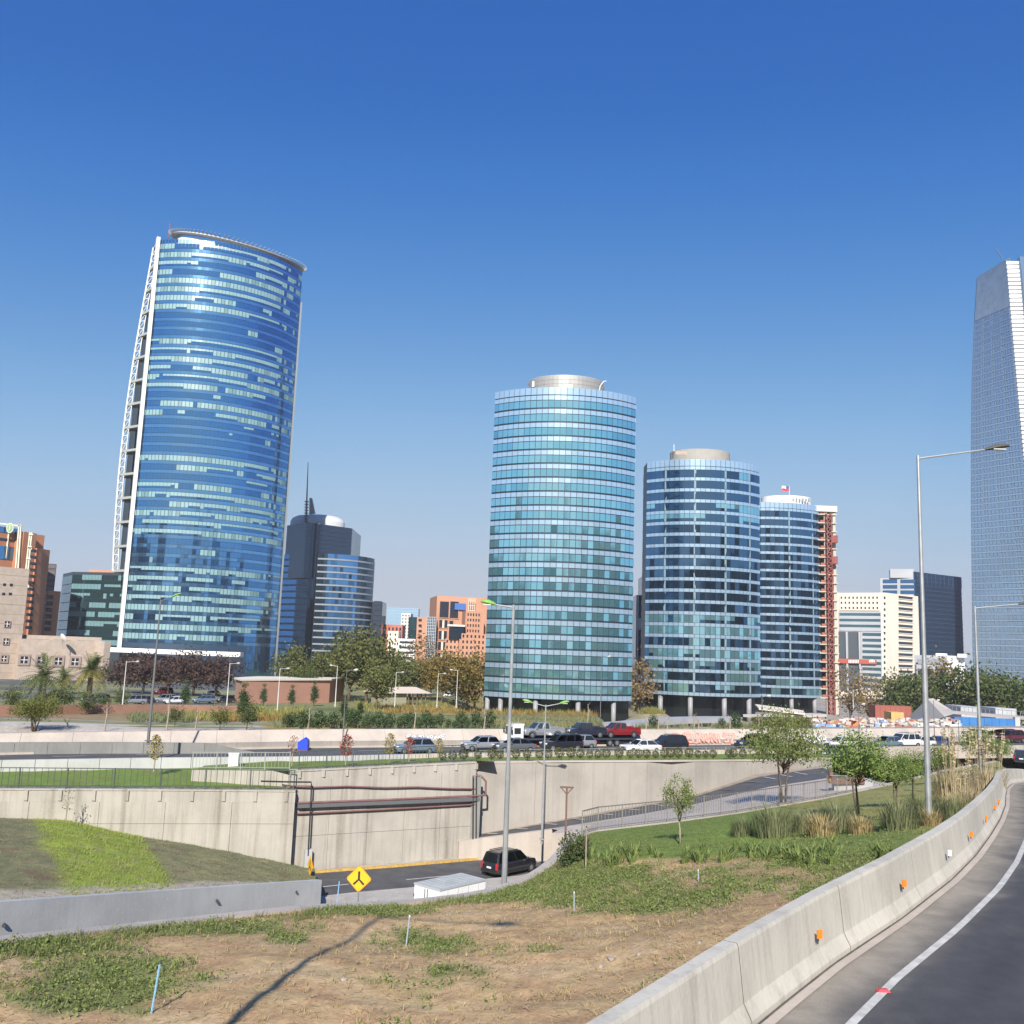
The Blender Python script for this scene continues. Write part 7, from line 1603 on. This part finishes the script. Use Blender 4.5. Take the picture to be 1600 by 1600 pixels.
for (xb,yb,xt,yt,D,ax,lb) in [(191,1112,197,1033,140,1.3,'white street lamp between the palms and the plum trees'),(354,1104,359.5,1036,150,1.0,'white street lamp before the right plum trees'),(433,1109,438,1044,145,.9,'white street lamp before the terracotta building'),(524,1102,527,1040,165,-.8,'white street lamp beside the terracotta end wall'),(617,1102,619,1050,180,.9,'white street lamp before the pavilion roof'),(683,1103,684.5,1052,180,.9,'white street lamp before the golden trees, left one'),(713,1104,715,1047,175,-.9,'white street lamp before the golden trees, right one'),(1334,1105,1332,1078,230,.6,'white street lamp beside the brown tree near the hoist')]:
    lamp_px(xb,yb,xt,yt,D, [(ax,0,.08,.6)], lb, r=.085, pm=pole_wh, hm=headw, group='white park lamps', n=6)
for (xb,yb,xt,yt,D,ax,lb) in [(536,1166,541,1046,100,.7,'dark street lamp behind the small red tree'),(1191,1192,1191,1087,104,.5,'thin dark street lamp left of the willow-like tree'),(1270,1168,1270,1128,118,.4,'short dark street lamp above the white graffiti'),(1342,1164,1342,1100,122,.4,'thin dark street lamp above the leafy tree'),(1460,1166,1459,1094,128,.4,'thin street lamp just right of the tall lamp post'),(1498,1168,1498,1118,128,.4,'thin street lamp left of the blue hoarding')]:
    lamp_px(xb,yb,xt,yt,D, [(ax,0,.06,.5)], lb, r=.07, pm=pole_dk, hm=headw, group='thin highway lamps', n=6)
# lamp beside the bus whose shadow crosses the soil
s0_ = bank_at(600,1432); hgt = 12.0; el = math.tan(SUN_EL)
zb_ = EYE-4.4+.95; tz = zb_+hgt; run = (tz-s0_.z)/el; bx_, by_ = s0_.x+math.sin(SUN_AZ)*run, s0_.y+math.cos(SUN_AZ)*run
lamp(V3((bx_, by_, zb_)), V3((bx_, by_, tz)), [(3.0,-1.6,.05,.95)], 'street lamp beside the camera whose long shadow crosses the soil', r=.13, hm=headb, group='street lamps')

# ---------------------------------------------------------------- signs
def diamond(c, diag, rz_, lb, zbot):
    T = thing('road_sign', (c.x, c.y, zbot), lb, 'road sign', 'yellow merging signs'); ca, sa = math.cos(rz_), math.sin(rz_)
    def P(u, v, o): return V3((c.x+u*ca+o*sa, c.y+u*sa-o*ca, c.z+v))
    def plate(pts, o0, o1, mat, nm, par):
        mb = MB(); n = len(pts); f = [P(u,v,o1) for u,v in pts]; bk = [P(u,v,o0) for u,v in pts]; mb.poly(f); mb.poly(list(reversed(bk)))
        for k in range(n): mb.quad(bk[k], bk[(k+1)%n], f[(k+1)%n], f[k])
        return mb.build(nm, mat, par)
    h = diag/2
    def rd(h, r=.12): 
        out = []
        for k, (x, y) in enumerate(((0,-h),(h,0),(0,h),(-h,0))):
            nx, ny = ((0,-h),(h,0),(0,h),(-h,0))[(k+1)%4]; px_, py_ = ((0,-h),(h,0),(0,h),(-h,0))[k-1]; out += [(lerp(x,px_,r), lerp(y,py_,r)), (lerp(x,px_,.02)*.96, lerp(y,py_,.02)*.96), (lerp(x,nx,r), lerp(y,ny,r))]
        return out
    pl_ = plate(rd(h), 0, .02, M('sign_amber', (.80,.33,.02), .5) if 'sign_amber' not in bpy.data.materials else bpy.data.materials['sign_amber'], 'sign_plate', T)
    plate(rd(h*.92), .02, .026, M('sign_yellow', (.85,.48,.02), .5) if 'sign_yellow' not in bpy.data.materials else bpy.data.materials['sign_yellow'], 'sign_face', pl_)
    k = h; w_ = .085*k; bm = M('sign_black', (.03,.025,.02), .6) if 'sign_black' not in bpy.data.materials else bpy.data.materials['sign_black']
    plate([(-w_,.55*k),(-w_,-.02*k),(-.42*k-.04*k,-.36*k),(-.36*k+.02*k,-.47*k),(0,-.12*k),(.36*k-.02*k,-.47*k),(.46*k,-.36*k),(w_,-.02*k),(w_,.55*k)], .026, .032, bm, 'merge_symbol', pl_)
    mb = MB(); mb.tube([V3((c.x+sa*-.03, c.y+ca*.05, zbot)), V3((c.x+sa*-.03, c.y+ca*.05, c.z+h*.6))], .035, 8); mb.build('post', steel, T)
diamond(at(561,1373,45), 1.2, R(-4), 'yellow diamond merging sign facing us beside the underpass', ROADZ+.1)
diamond(at(485,1353,58.5), 1.18, R(-62), 'yellow diamond merging sign turned edge-on at the grey wall end', ROADZ)

# ---------------------------------------------------------------- stakes
sb = M('stake_blue', (.22,.42,.62), .6, var=.15, scale=20); sw_ = M('stake_grey', (.34,.40,.47), .7)
for (px, py, hp, lean, m_, lb) in [(236,1580,66,.10,sb,'bright blue survey stake in the weeds, nearest one'),(634,1478,43,.08,sw_,'pale blue stake in the middle of the bare soil'),(897,1424,27,-.02,sw_,'short blue stake at the right edge of the bare soil'),(1091,1380,18,0,sw_,'small pale stake below the strap-leaved plants'),(526,1413,32,.06,sb,'blue stake on the edge beside the merging sign'),(1281,1303,12,0,sw_,'tiny white stake near the wispy shrubs')]:
    b = bank_at(px, py); h = psize(b, hp); T = thing('marker_stake', b, lb, 'stake', 'marker stakes'); mb = MB(); mb.tube([b-V3((0,0,.1)), b+V3((lean*h,0,h*.97))], .017, 6); mb.build('rod', m_, T); mb = MB(); mb.tube([b+V3((lean*h,0,h*.93)), b+V3((lean*h,0,h))], .019, 6); mb.build('tip', white_m if m_ is sw_ else sb, T)
b = bank_at(915,1360); T = thing('wooden_stake', b, 'thin wooden stake right of the round shrub', 'stake'); MB().tube([b, b+V3((0,0,psize(b,64)))], .025, 6).build('rod', bark_pale, T); mb = MB(); mb.box((b.x, b.y, b.z+psize(b,62)), (.06,.06,.04)); mb.build('tie', trim_m, T)
b = bank_at(884,1300); T = thing('tee_post', b, 'brown tee shaped post at the start of the railing', 'post'); h = psize(b,64); wdm = M('rusty_post', (.16,.09,.07), .8); mb = MB(); mb.bar(b, b+V3((0,0,h)), .09, .09); mb.build('post', wdm, T); mb = MB(); mb.bar(b+V3((-.34,0,h)), b+V3((.34,0,h)), .08, .08); mb.build('crossbar', wdm, T); mb = MB(); mb.bar(b+V3((-.28,0,h-.03)), b+V3((0,0,h-.34)), .05, .05); mb.bar(b+V3((.28,0,h-.03)), b+V3((0,0,h-.34)), .05, .05); mb.build('braces', wdm, T)

# ---------------------------------------------------------------- railings
rail_dk = M('railing_dark', (.08,.10,.09), .6, metal=.3); rail_gr = M('railing_grey', (.36,.37,.35), .55, metal=.4)
def railing(pts, h, lb, mat, post=2.4, pick=.28, t=.03):
    T = thing('railing', pts[0], lb, 'railing', 'railings along the underpass'); Ls = sum((b-a).length for a, b in zip(pts, pts[1:])); n = max(2, round(Ls/post)); Q = resample(pts, n+1)
    for p in Q: mb = MB(); mb.bar(p-V3((0,0,.05)), p+V3((0,0,h+.04)), t*1.7, t*1.7); mb.build('post', mat, T)
    mb = MB()
    for a, b in zip(Q, Q[1:]): mb.bar(a+V3((0,0,h)), b+V3((0,0,h)), t*1.4, t*1.4)
    mb.build('top_rail', mat, T); mb = MB()
    for a, b in zip(Q, Q[1:]): mb.bar(a+V3((0,0,.12)), b+V3((0,0,.12)), t*1.2, t*1.2)
    mb.build('bottom_rail', mat, T); mb = MB(); k = max(2, round(Ls/pick))
    for p in resample(pts, k+1): mb.bar(p+V3((0,0,.12)), p+V3((0,0,h)), t*.62, t*.62)
    mb.build('pickets', mat, T)['kind'] = 'stuff'; return T
railing([p+V3((0,.25,.0)) for p in W1[:3]]+[W1[3]+V3((-.2,.25,0))], 1.3, 'thin dark railing along the lawn above the bracketed wall', rail_dk, 2.9, .40, .04)
railing([W2[0]+V3((.4,.3,0)), W2[1]+V3((0,.3,0)), W2[2]+V3((-.1,.3,0))], 1.25, 'dark picket railing along the lawn above the pipe wall', rail_dk, 2.0, .30, .042)
railing([dn(300,1201.5,9.15), dn(380,1202,8.94), dn(452,1202.5,8.75)], 1.2, 'grey picket railing stepping up between the two lawns', rail_gr, 1.8, .28, .035)
railing([samp(crest, t)+V3((0,.1,.06)) for t in (8.15,8.6,9,9.5,10,10.5,11,11.5,12,12.4)], 1.1, 'long grey picket railing along the near lawn above the side road', M('railing_brown', (.22,.21,.19), .6, metal=.3), 1.7, .24, .035)
railing([p+V3((0,-.4,-.75)) for p in bar_near[4:7]], 1.0, 'thin railing behind the clipped shrubs', rail_gr, 2.5, .5, .03)

# ---------------------------------------------------------------- pipes on the wall
PF = Face(W2[0], W2[2], 1); pink = M('pipe_pink', (.21,.105,.095), .6, var=.12, scale=1.5); greyst = M('channel_grey', (.16,.16,.17), .6, metal=.3)
PR_ = thing('pipe_run', PF.pt(0, 5), 'pink pipes and a grey cable channel fixed across the stained wall', 'pipes')
def ppt(px, py, out): u, z_ = PF.uz(px, py); return PF.pt(u, z_, out)
def pipe(pts, r, out, mat, nm): MB().tube([ppt(x, y, out) for x, y in pts], r, 8).build(nm, mat, PR_)
pipe([(440,1226),(463,1228.5),(490,1229.5),(540,1228),(600,1230),(650,1229),(700,1231.5),(742,1232)], .055, .2, pink, 'upper_pipe')
pipe([(463,1253.5),(600,1248.5),(755,1241.5)], .08, .36, pink, 'main_pipe'); pipe([(463,1270.5),(490,1269.5),(600,1264),(748,1256)], .06, .2, pink, 'lower_pipe')
a, b = ppt(463,1258.5,.28), ppt(748,1247.5,.28); mb = MB(); mb.bar(a, b, .26, .26); mb.build('cable_channel', greyst, PR_)
for x, y in ((507,1262),(579,1259),(649,1256),(733,1252)):
    mb = MB(); p = ppt(x, y, 0); q = p+PF.n*.42+V3((0,0,.28)); mb.bar(p, q, .05, .05); mb.bar(p+V3((0,0,.34)), q, .05, .05); mb.build('pipe_bracket', steel, PR_)
MB().tube([ppt(755,1241.5,.42), ppt(755.5,1220,.42), ppt(750,1213,.35), ppt(742,1211,.25)], .08, 8).build('riser', pink, PR_)
pipe([(405,1219),(440,1220),(483,1220.5),(483.5,1226),(482,1260),(478,1335)], .055, .52, trim_m, 'down_pipe')
for x in (736, 741): pipe([(x,1212),(x-.5,1300),(x-1,1334)], .05, .38, trim_m, 'corner_pipe')
mb = MB(); p = ppt(478,1345,.35); mb.box((p.x, p.y, p.z+.2), (.5,.4,1.3), math.atan2(PF.d.y, PF.d.x)); mb.build('pipe_plinth', conc_grey, PR_)

# ---------------------------------------------------------------- small street things
p = dn(365,1200,9.55); T = thing('utility_cabinet', p, 'white utility cabinet behind the railing on the left lawn', 'cabinet'); h = psize(p,22); MB().box((p.x,p.y,p.z+h*.47), (.75,.5,h*.94)).build('body', white_m, T); mb = MB(); mb.box((p.x,p.y,p.z+h*.97), (.85,.6,h*.07)); mb.build('cap', white_m, T); mb = MB()
for k in range(4): mb.box((p.x-.26+k*.17, p.y-.255, p.z+h*.3), (.05,.02,h*.5))
mb.build('vent', grey_r, T)
p = hw_at(474,1172.5); T = thing('tarpaulin_stack', p, 'bright blue tarpaulin covered stack standing on the highway', 'stack'); tm = M('tarp_blue', (.015,.06,.62), .5); w_, h = psize(p,15), psize(p,19)
mb = MB(); pf = [(-.5,0),(.5,0),(.46,.80),(.12,1.0),(-.5,.66)]; f_ = [p+V3((u*w_,-.5,v*h)) for u, v in pf]; k_ = [q+V3((0,1.0,0)) for q in f_]; mb.poly(f_); mb.poly(list(reversed(k_)))
for i in range(5): mb.quad(f_[i], k_[i], k_[(i+1)%5], f_[(i+1)%5])
mb.build('cover', tm, T); mb = MB(); mb.box((p.x, p.y, p.z+.04), (w_*1.1,1.2,.08)); mb.build('pallet', wdm, T)
# portal at the right where the side road meets the bridge
p0, p1 = dn(1304,1246,9.6), dn(1364,1243,9.6); T = thing('bridge_portal', p0, 'grey concrete portal with a rusty beam behind the leafy trees', 'bridge'); zt_ = at(1330,1224,p0.y).z
mb = MB(); mb.hexa([p0, p1, p1+V3((.5,2,0)), p0+V3((.5,2,0)), V3((p0.x,p0.y,zt_)), V3((p1.x,p1.y,zt_)), V3((p1.x+.5,p1.y+2,zt_)), V3((p0.x+.5,p0.y+2,zt_))]); mb.build('abutment', conc_grey, T)
rb = M('rusty_beam', (.20,.10,.08), .8, var=.2, scale=2); a, b = at(1296,1218,p0.y-.3), at(1347,1219,p1.y-.3); mb = MB(); mb.bar(a, b, .5, .55); mb.build('beam', rb, T); mb = MB(); mb.bar(a+V3((.1,0,-.2)), a+V3((.1,0,.75)), .25, .25); mb.build('beam_post', rb, T)
mb = MB(); mb.bar(a+V3((0,-.3,.32)), b+V3((0,-.3,.32)), .08, .08); mb.build('beam_rail', rail_gr, T)
# terracotta garden wall across the highway
P = [park_at(x, y) for x, y in ((-60,1118),(60,1118),(150,1117),(260,1117),(370,1119))]; T = thing('garden_wall', P[2], 'long low reddish brown wall below the parked cars', 'wall'); mb = MB(); tw_ = M('redbrown_wall', (.32,.17,.12), .9, var=.1, scale=.6)
for a, b in zip(P, P[1:]):
    zt0, zt1 = at(*[proj_px(a)[0], proj_px(a)[1]-16], a.y).z, at(*[proj_px(b)[0], proj_px(b)[1]-16], b.y).z
    mb.hexa([a-V3((0,0,.5)), b-V3((0,0,.5)), b+V3((.1,.5,-.5)), a+V3((.1,.5,-.5)), V3((a.x,a.y,zt0)), V3((b.x,b.y,zt1)), V3((b.x+.1,b.y+.5,zt1)), V3((a.x+.1,a.y+.5,zt0))])
mb.build('wall_face', tw_, T)
# young staked trees along the far wall: bare poles
for i, (px, y0, y1) in enumerate(sorted([(163,1143,1097),(481,1106,1139),(647,1103,1141),(756,1108,1141),(1009,1141,1126),(1028,1141,1120),(1042,1141,1124),(1084,1142,1116),(1091,1141,1124),(1140,1141,1120),(1185,1141,1120),(260,1141,1085),(305,1141,1102),(104,1138,1128),(893,1113,1095),(918,1130,1100)])):
    yb, yt = max(y0,y1), min(y0,y1); p = park_at(px, yb); h = (at(px, yt, p.y).z-p.z)
    T = thing('bare_sapling', p, f'bare pale sapling trunk, {ordinal(i+1)} from the left beyond the highway', 'tree', 'bare saplings along the far wall'); mb = MB(); mb.tube([p, p+V3((.1,0,h*.6)), p+V3((0,0,h))], [.09,.07,.03], 5); mb.build('trunk', bark_pale, T); mb = MB()
    for k in range(5): a = random.uniform(0,6.28); z_ = random.uniform(.55,.95)*h; mb.tube([p+V3((0,0,z_)), p+V3((math.cos(a)*.4, math.sin(a)*.4, z_+.5))], [.03,.01], 4)
    mb.build('twigs', bark_pale, T)

# ---------------------------------------------------------------- graffiti on the sloped wall (flat paint on its face)
def wall_pt(px, py):         # point on the sloped wall face under a pixel
    d = ray(px, py); o = V3((0,0,EYE)); best = None
    for i in range(40):
        a, b, c = fm_[i], fm_[i+1], ft[i]; n = (b-a).cross(c-a).normalized(); t = (a-o).dot(n)/d.dot(n); p = o+d*t; u = (p-a).dot((b-a).normalized())/(b-a).length
        if -.02 <= u <= 1.02: return p + n*(.02 if n.y < 0 else -.02), n
    return None
GL = {'S': [[(.9,.9),(.3,1),(.05,.72),(.8,.42),(.7,.05),(.1,.05)]], 'N': [[(.05,0),(.05,1),(.85,0),(.85,1)]], 'E': [[(.9,1),(.05,1),(.05,.5),(.7,.5)],[(.05,.5),(.05,0),(.9,0)]], 'U': [[(.05,1),(.1,.1),(.5,0),(.85,.1),(.9,1)]], 'O': [[(.45,1),(.05,.5),(.45,0),(.85,.5),(.45,1)]], 'R': [[(.05,0),(.05,1),(.75,.9),(.75,.55),(.05,.5)],[(.3,.5),(.9,0)]], 'I': [[(.3,0),(.3,1)]], 'Z': [[(.05,1),(.9,1),(.1,0),(.95,0)]], 'H': [[(.05,0),(.05,1)],[(.05,.5),(.85,.5)],[(.85,0),(.85,1)]], 'K': [[(.05,0),(.05,1)],[(.85,1),(.1,.5),(.9,0)]]}
def graffiti(text, x0, x1, y0, y1, slant, wdt, mat, lb, outline=None):
    T = None; mb = MB(); mo = MB(); n = len(text); cw = (x1-x0)/n
    for i, ch in enumerate(text):
        for st in GL[ch]:
            pts = []
            for (u, v) in st:
                r_ = wall_pt(x0+cw*(i+u*.9)+slant*(v-.5), lerp(y1, y0, v)+(.8 if i % 2 else -.4)); pts.append(r_) if r_ else None
            for (a, na), (b, nb) in zip(pts, pts[1:]):
                d = (b-a); sd = d.cross(na).normalized()*wdt; e = d.normalized()*wdt*.6; mb.quad(a-sd-e, b-sd+e, b+sd+e, a+sd-e)
                if outline: s2 = sd*1.55; k_ = na*(-.008 if na.y < 0 else .008); mo.quad(a-s2-e*1.6+k_, b-s2+e*1.6+k_, b+s2+e*1.6+k_, a+s2-e*1.6+k_)
    o = mb.build('graffiti_fill', mat, fw)
    if outline: mo.build('graffiti_outline', outline, fw)
    return o
graffiti('SNEUNORISZ', 1052, 1150, 1147, 1160, -3, .11, M('spray_pink', (.72,.40,.32), .8), 'pink graffiti', M('spray_rust', (.48,.17,.11), .8))
graffiti('NUNH', 1256, 1292, 1149, 1160, -4, .12, M('spray_white', (.78,.76,.74), .8), 'white graffiti')
graffiti('ERSUONE', 635, 697, 1149, 1154, 0, .07, M('spray_white2', (.70,.68,.66), .8), 'small tag', M('spray_black', (.06,.05,.05), .8))
# rubble and timber at the building site
random.seed(31); rc_ = [M('rubble_a', (.5,.42,.36), .9), M('rubble_b', (.62,.58,.54), .9), M('rubble_c', (.45,.16,.10), .8), M('rubble_d', (.28,.36,.5), .8), M('rubble_e', (.55,.5,.25), .8)]; mb = MB()
for k in range(700):
    px = random.uniform(1200,1500); py = random.uniform(1123,1139); D_ = random.uniform(150,215); p = at(px, py, D_); s_ = random.uniform(.15,.7); mb.box((p.x,p.y,p.z), (s_*random.uniform(.6,2.4), s_, s_*random.uniform(.4,1)), random.uniform(0,3), random.choices(range(5),(4,4,1.4,1,.7))[0])
tag(mb.build('site_rubble', rc_), 'heaps of rubble and materials on the building site', 'rubble', kind='stuff')
mnd = MB(); rr = []
for j in range(8):
    rr.append([V3((*(at(x, 1139, D_)).xy, at(x, 1140-j*1.6, D_).z + .5*nz(x, j, .06, 3))) for D_ in [140+j*10] for x in range(1186, 1600, 12)])
mnd.grid(rr); tag(mnd.build('site_ground', M('site_earth', (.42,.35,.28), .95, var=.2, scale=.4)), kind='structure')
# ---------------------------------------------------------------- office blocks on the slope behind the camera: they stand in the towers' reflections
for i, (x, y, w_, d_, h, lb) in enumerate([(-130,-285,50,24,100,'dark block mirrored at the foot of the white fin'),(-62,-280,46,24,112,'dark block mirrored low in the left third of the blue skyscraper'),(-4,-290,44,24,96,'dark block mirrored low between two taller reflections'),(62,-270,40,24,150,'tall dark block mirrored in the middle of the blue skyscraper'),(112,-285,26,22,112,'stepped dark block mirrored right of the tallest reflection'),(150,-255,14,20,150,'narrow dark tower mirrored in the right half of the blue skyscraper'),(190,-275,40,20,104,'dark block mirrored low in the second round tower'),(228,-270,18,20,185,'slim tall dark tower mirrored in the second round tower'),(285,-285,50,22,110,'dark block mirrored low in the third round tower')]):
    T = thing('mirrored_block', (x, y, GZ), lb, 'building', 'blocks seen only in the glass'); MB().box((x, y, (h+GZ)/2), (w_, d_, h-GZ)).build('wall', M('block_wall', (.07,.08,.08), .7) if i == 0 else bpy.data.materials['block_wall'], T); mb = MB()
    for k in range(int(h/4)): mb.box((x, y, 4+k*4), (w_+.2, d_+.2, 1.9))
    mb.build('window_bands', win_dk, T)['kind'] = 'stuff'
random.seed(77); ring_spots = []
for k in range(26):                      # the rest of the city round the view, out to both sides
    s_ = -1 if k % 2 else 1; y = -230+ (k//2)*46; x = s_*(330+random.uniform(-30,60)+max(0, y)*.62); ring_spots.append((x, y+random.uniform(-12,12), random.uniform(26,44), random.uniform(22,34), random.uniform(80,130)))
for (x, y, w_, d_, h) in ring_spots:
    T = thing('mirrored_block', (x, y, GZ), 'city block outside the view, mirrored in the sides of the glass towers', 'building', 'city blocks outside the view'); MB().box((x, y, (h+GZ)/2), (w_, d_, h-GZ)).build('wall', bpy.data.materials['block_wall'], T); mb = MB()
    for k in range(int(h/4)): mb.box((x, y, 4+k*4), (w_+.2, d_+.2, 1.9))
    mb.build('window_bands', win_dk, T)['kind'] = 'stuff'
# ---------------------------------------------------------------- thin air haze around the whole place
HAZE = 0.00014
hzb = MB(); hzb.hexa([(-3050,-3050,-2.7),(3050,-3050,-2.7),(3050,3050,-2.7),(-3050,3050,-2.7),(-3050,-3050,288),(3050,-3050,288),(3050,3050,288),(-3050,3050,288)])
hm_ = bpy.data.materials.new('air'); hm_.use_nodes = True; t_ = hm_.node_tree; t_.nodes.remove(t_.nodes['Principled BSDF']); pv = t_.nodes.new('ShaderNodeVolumePrincipled')
pv.inputs['Color'].default_value = (.92,.94,1.0,1); pv.inputs['Density'].default_value = HAZE; pv.inputs['Anisotropy'].default_value = 0.0
t_.links.new(pv.outputs[0], t_.nodes['Material Output'].inputs['Volume']); hz = hzb.build('haze', hm_); hz['kind'] = 'stuff'; hz['label'] = 'thin pale haze in the air over the whole place'; hz['category'] = 'haze'
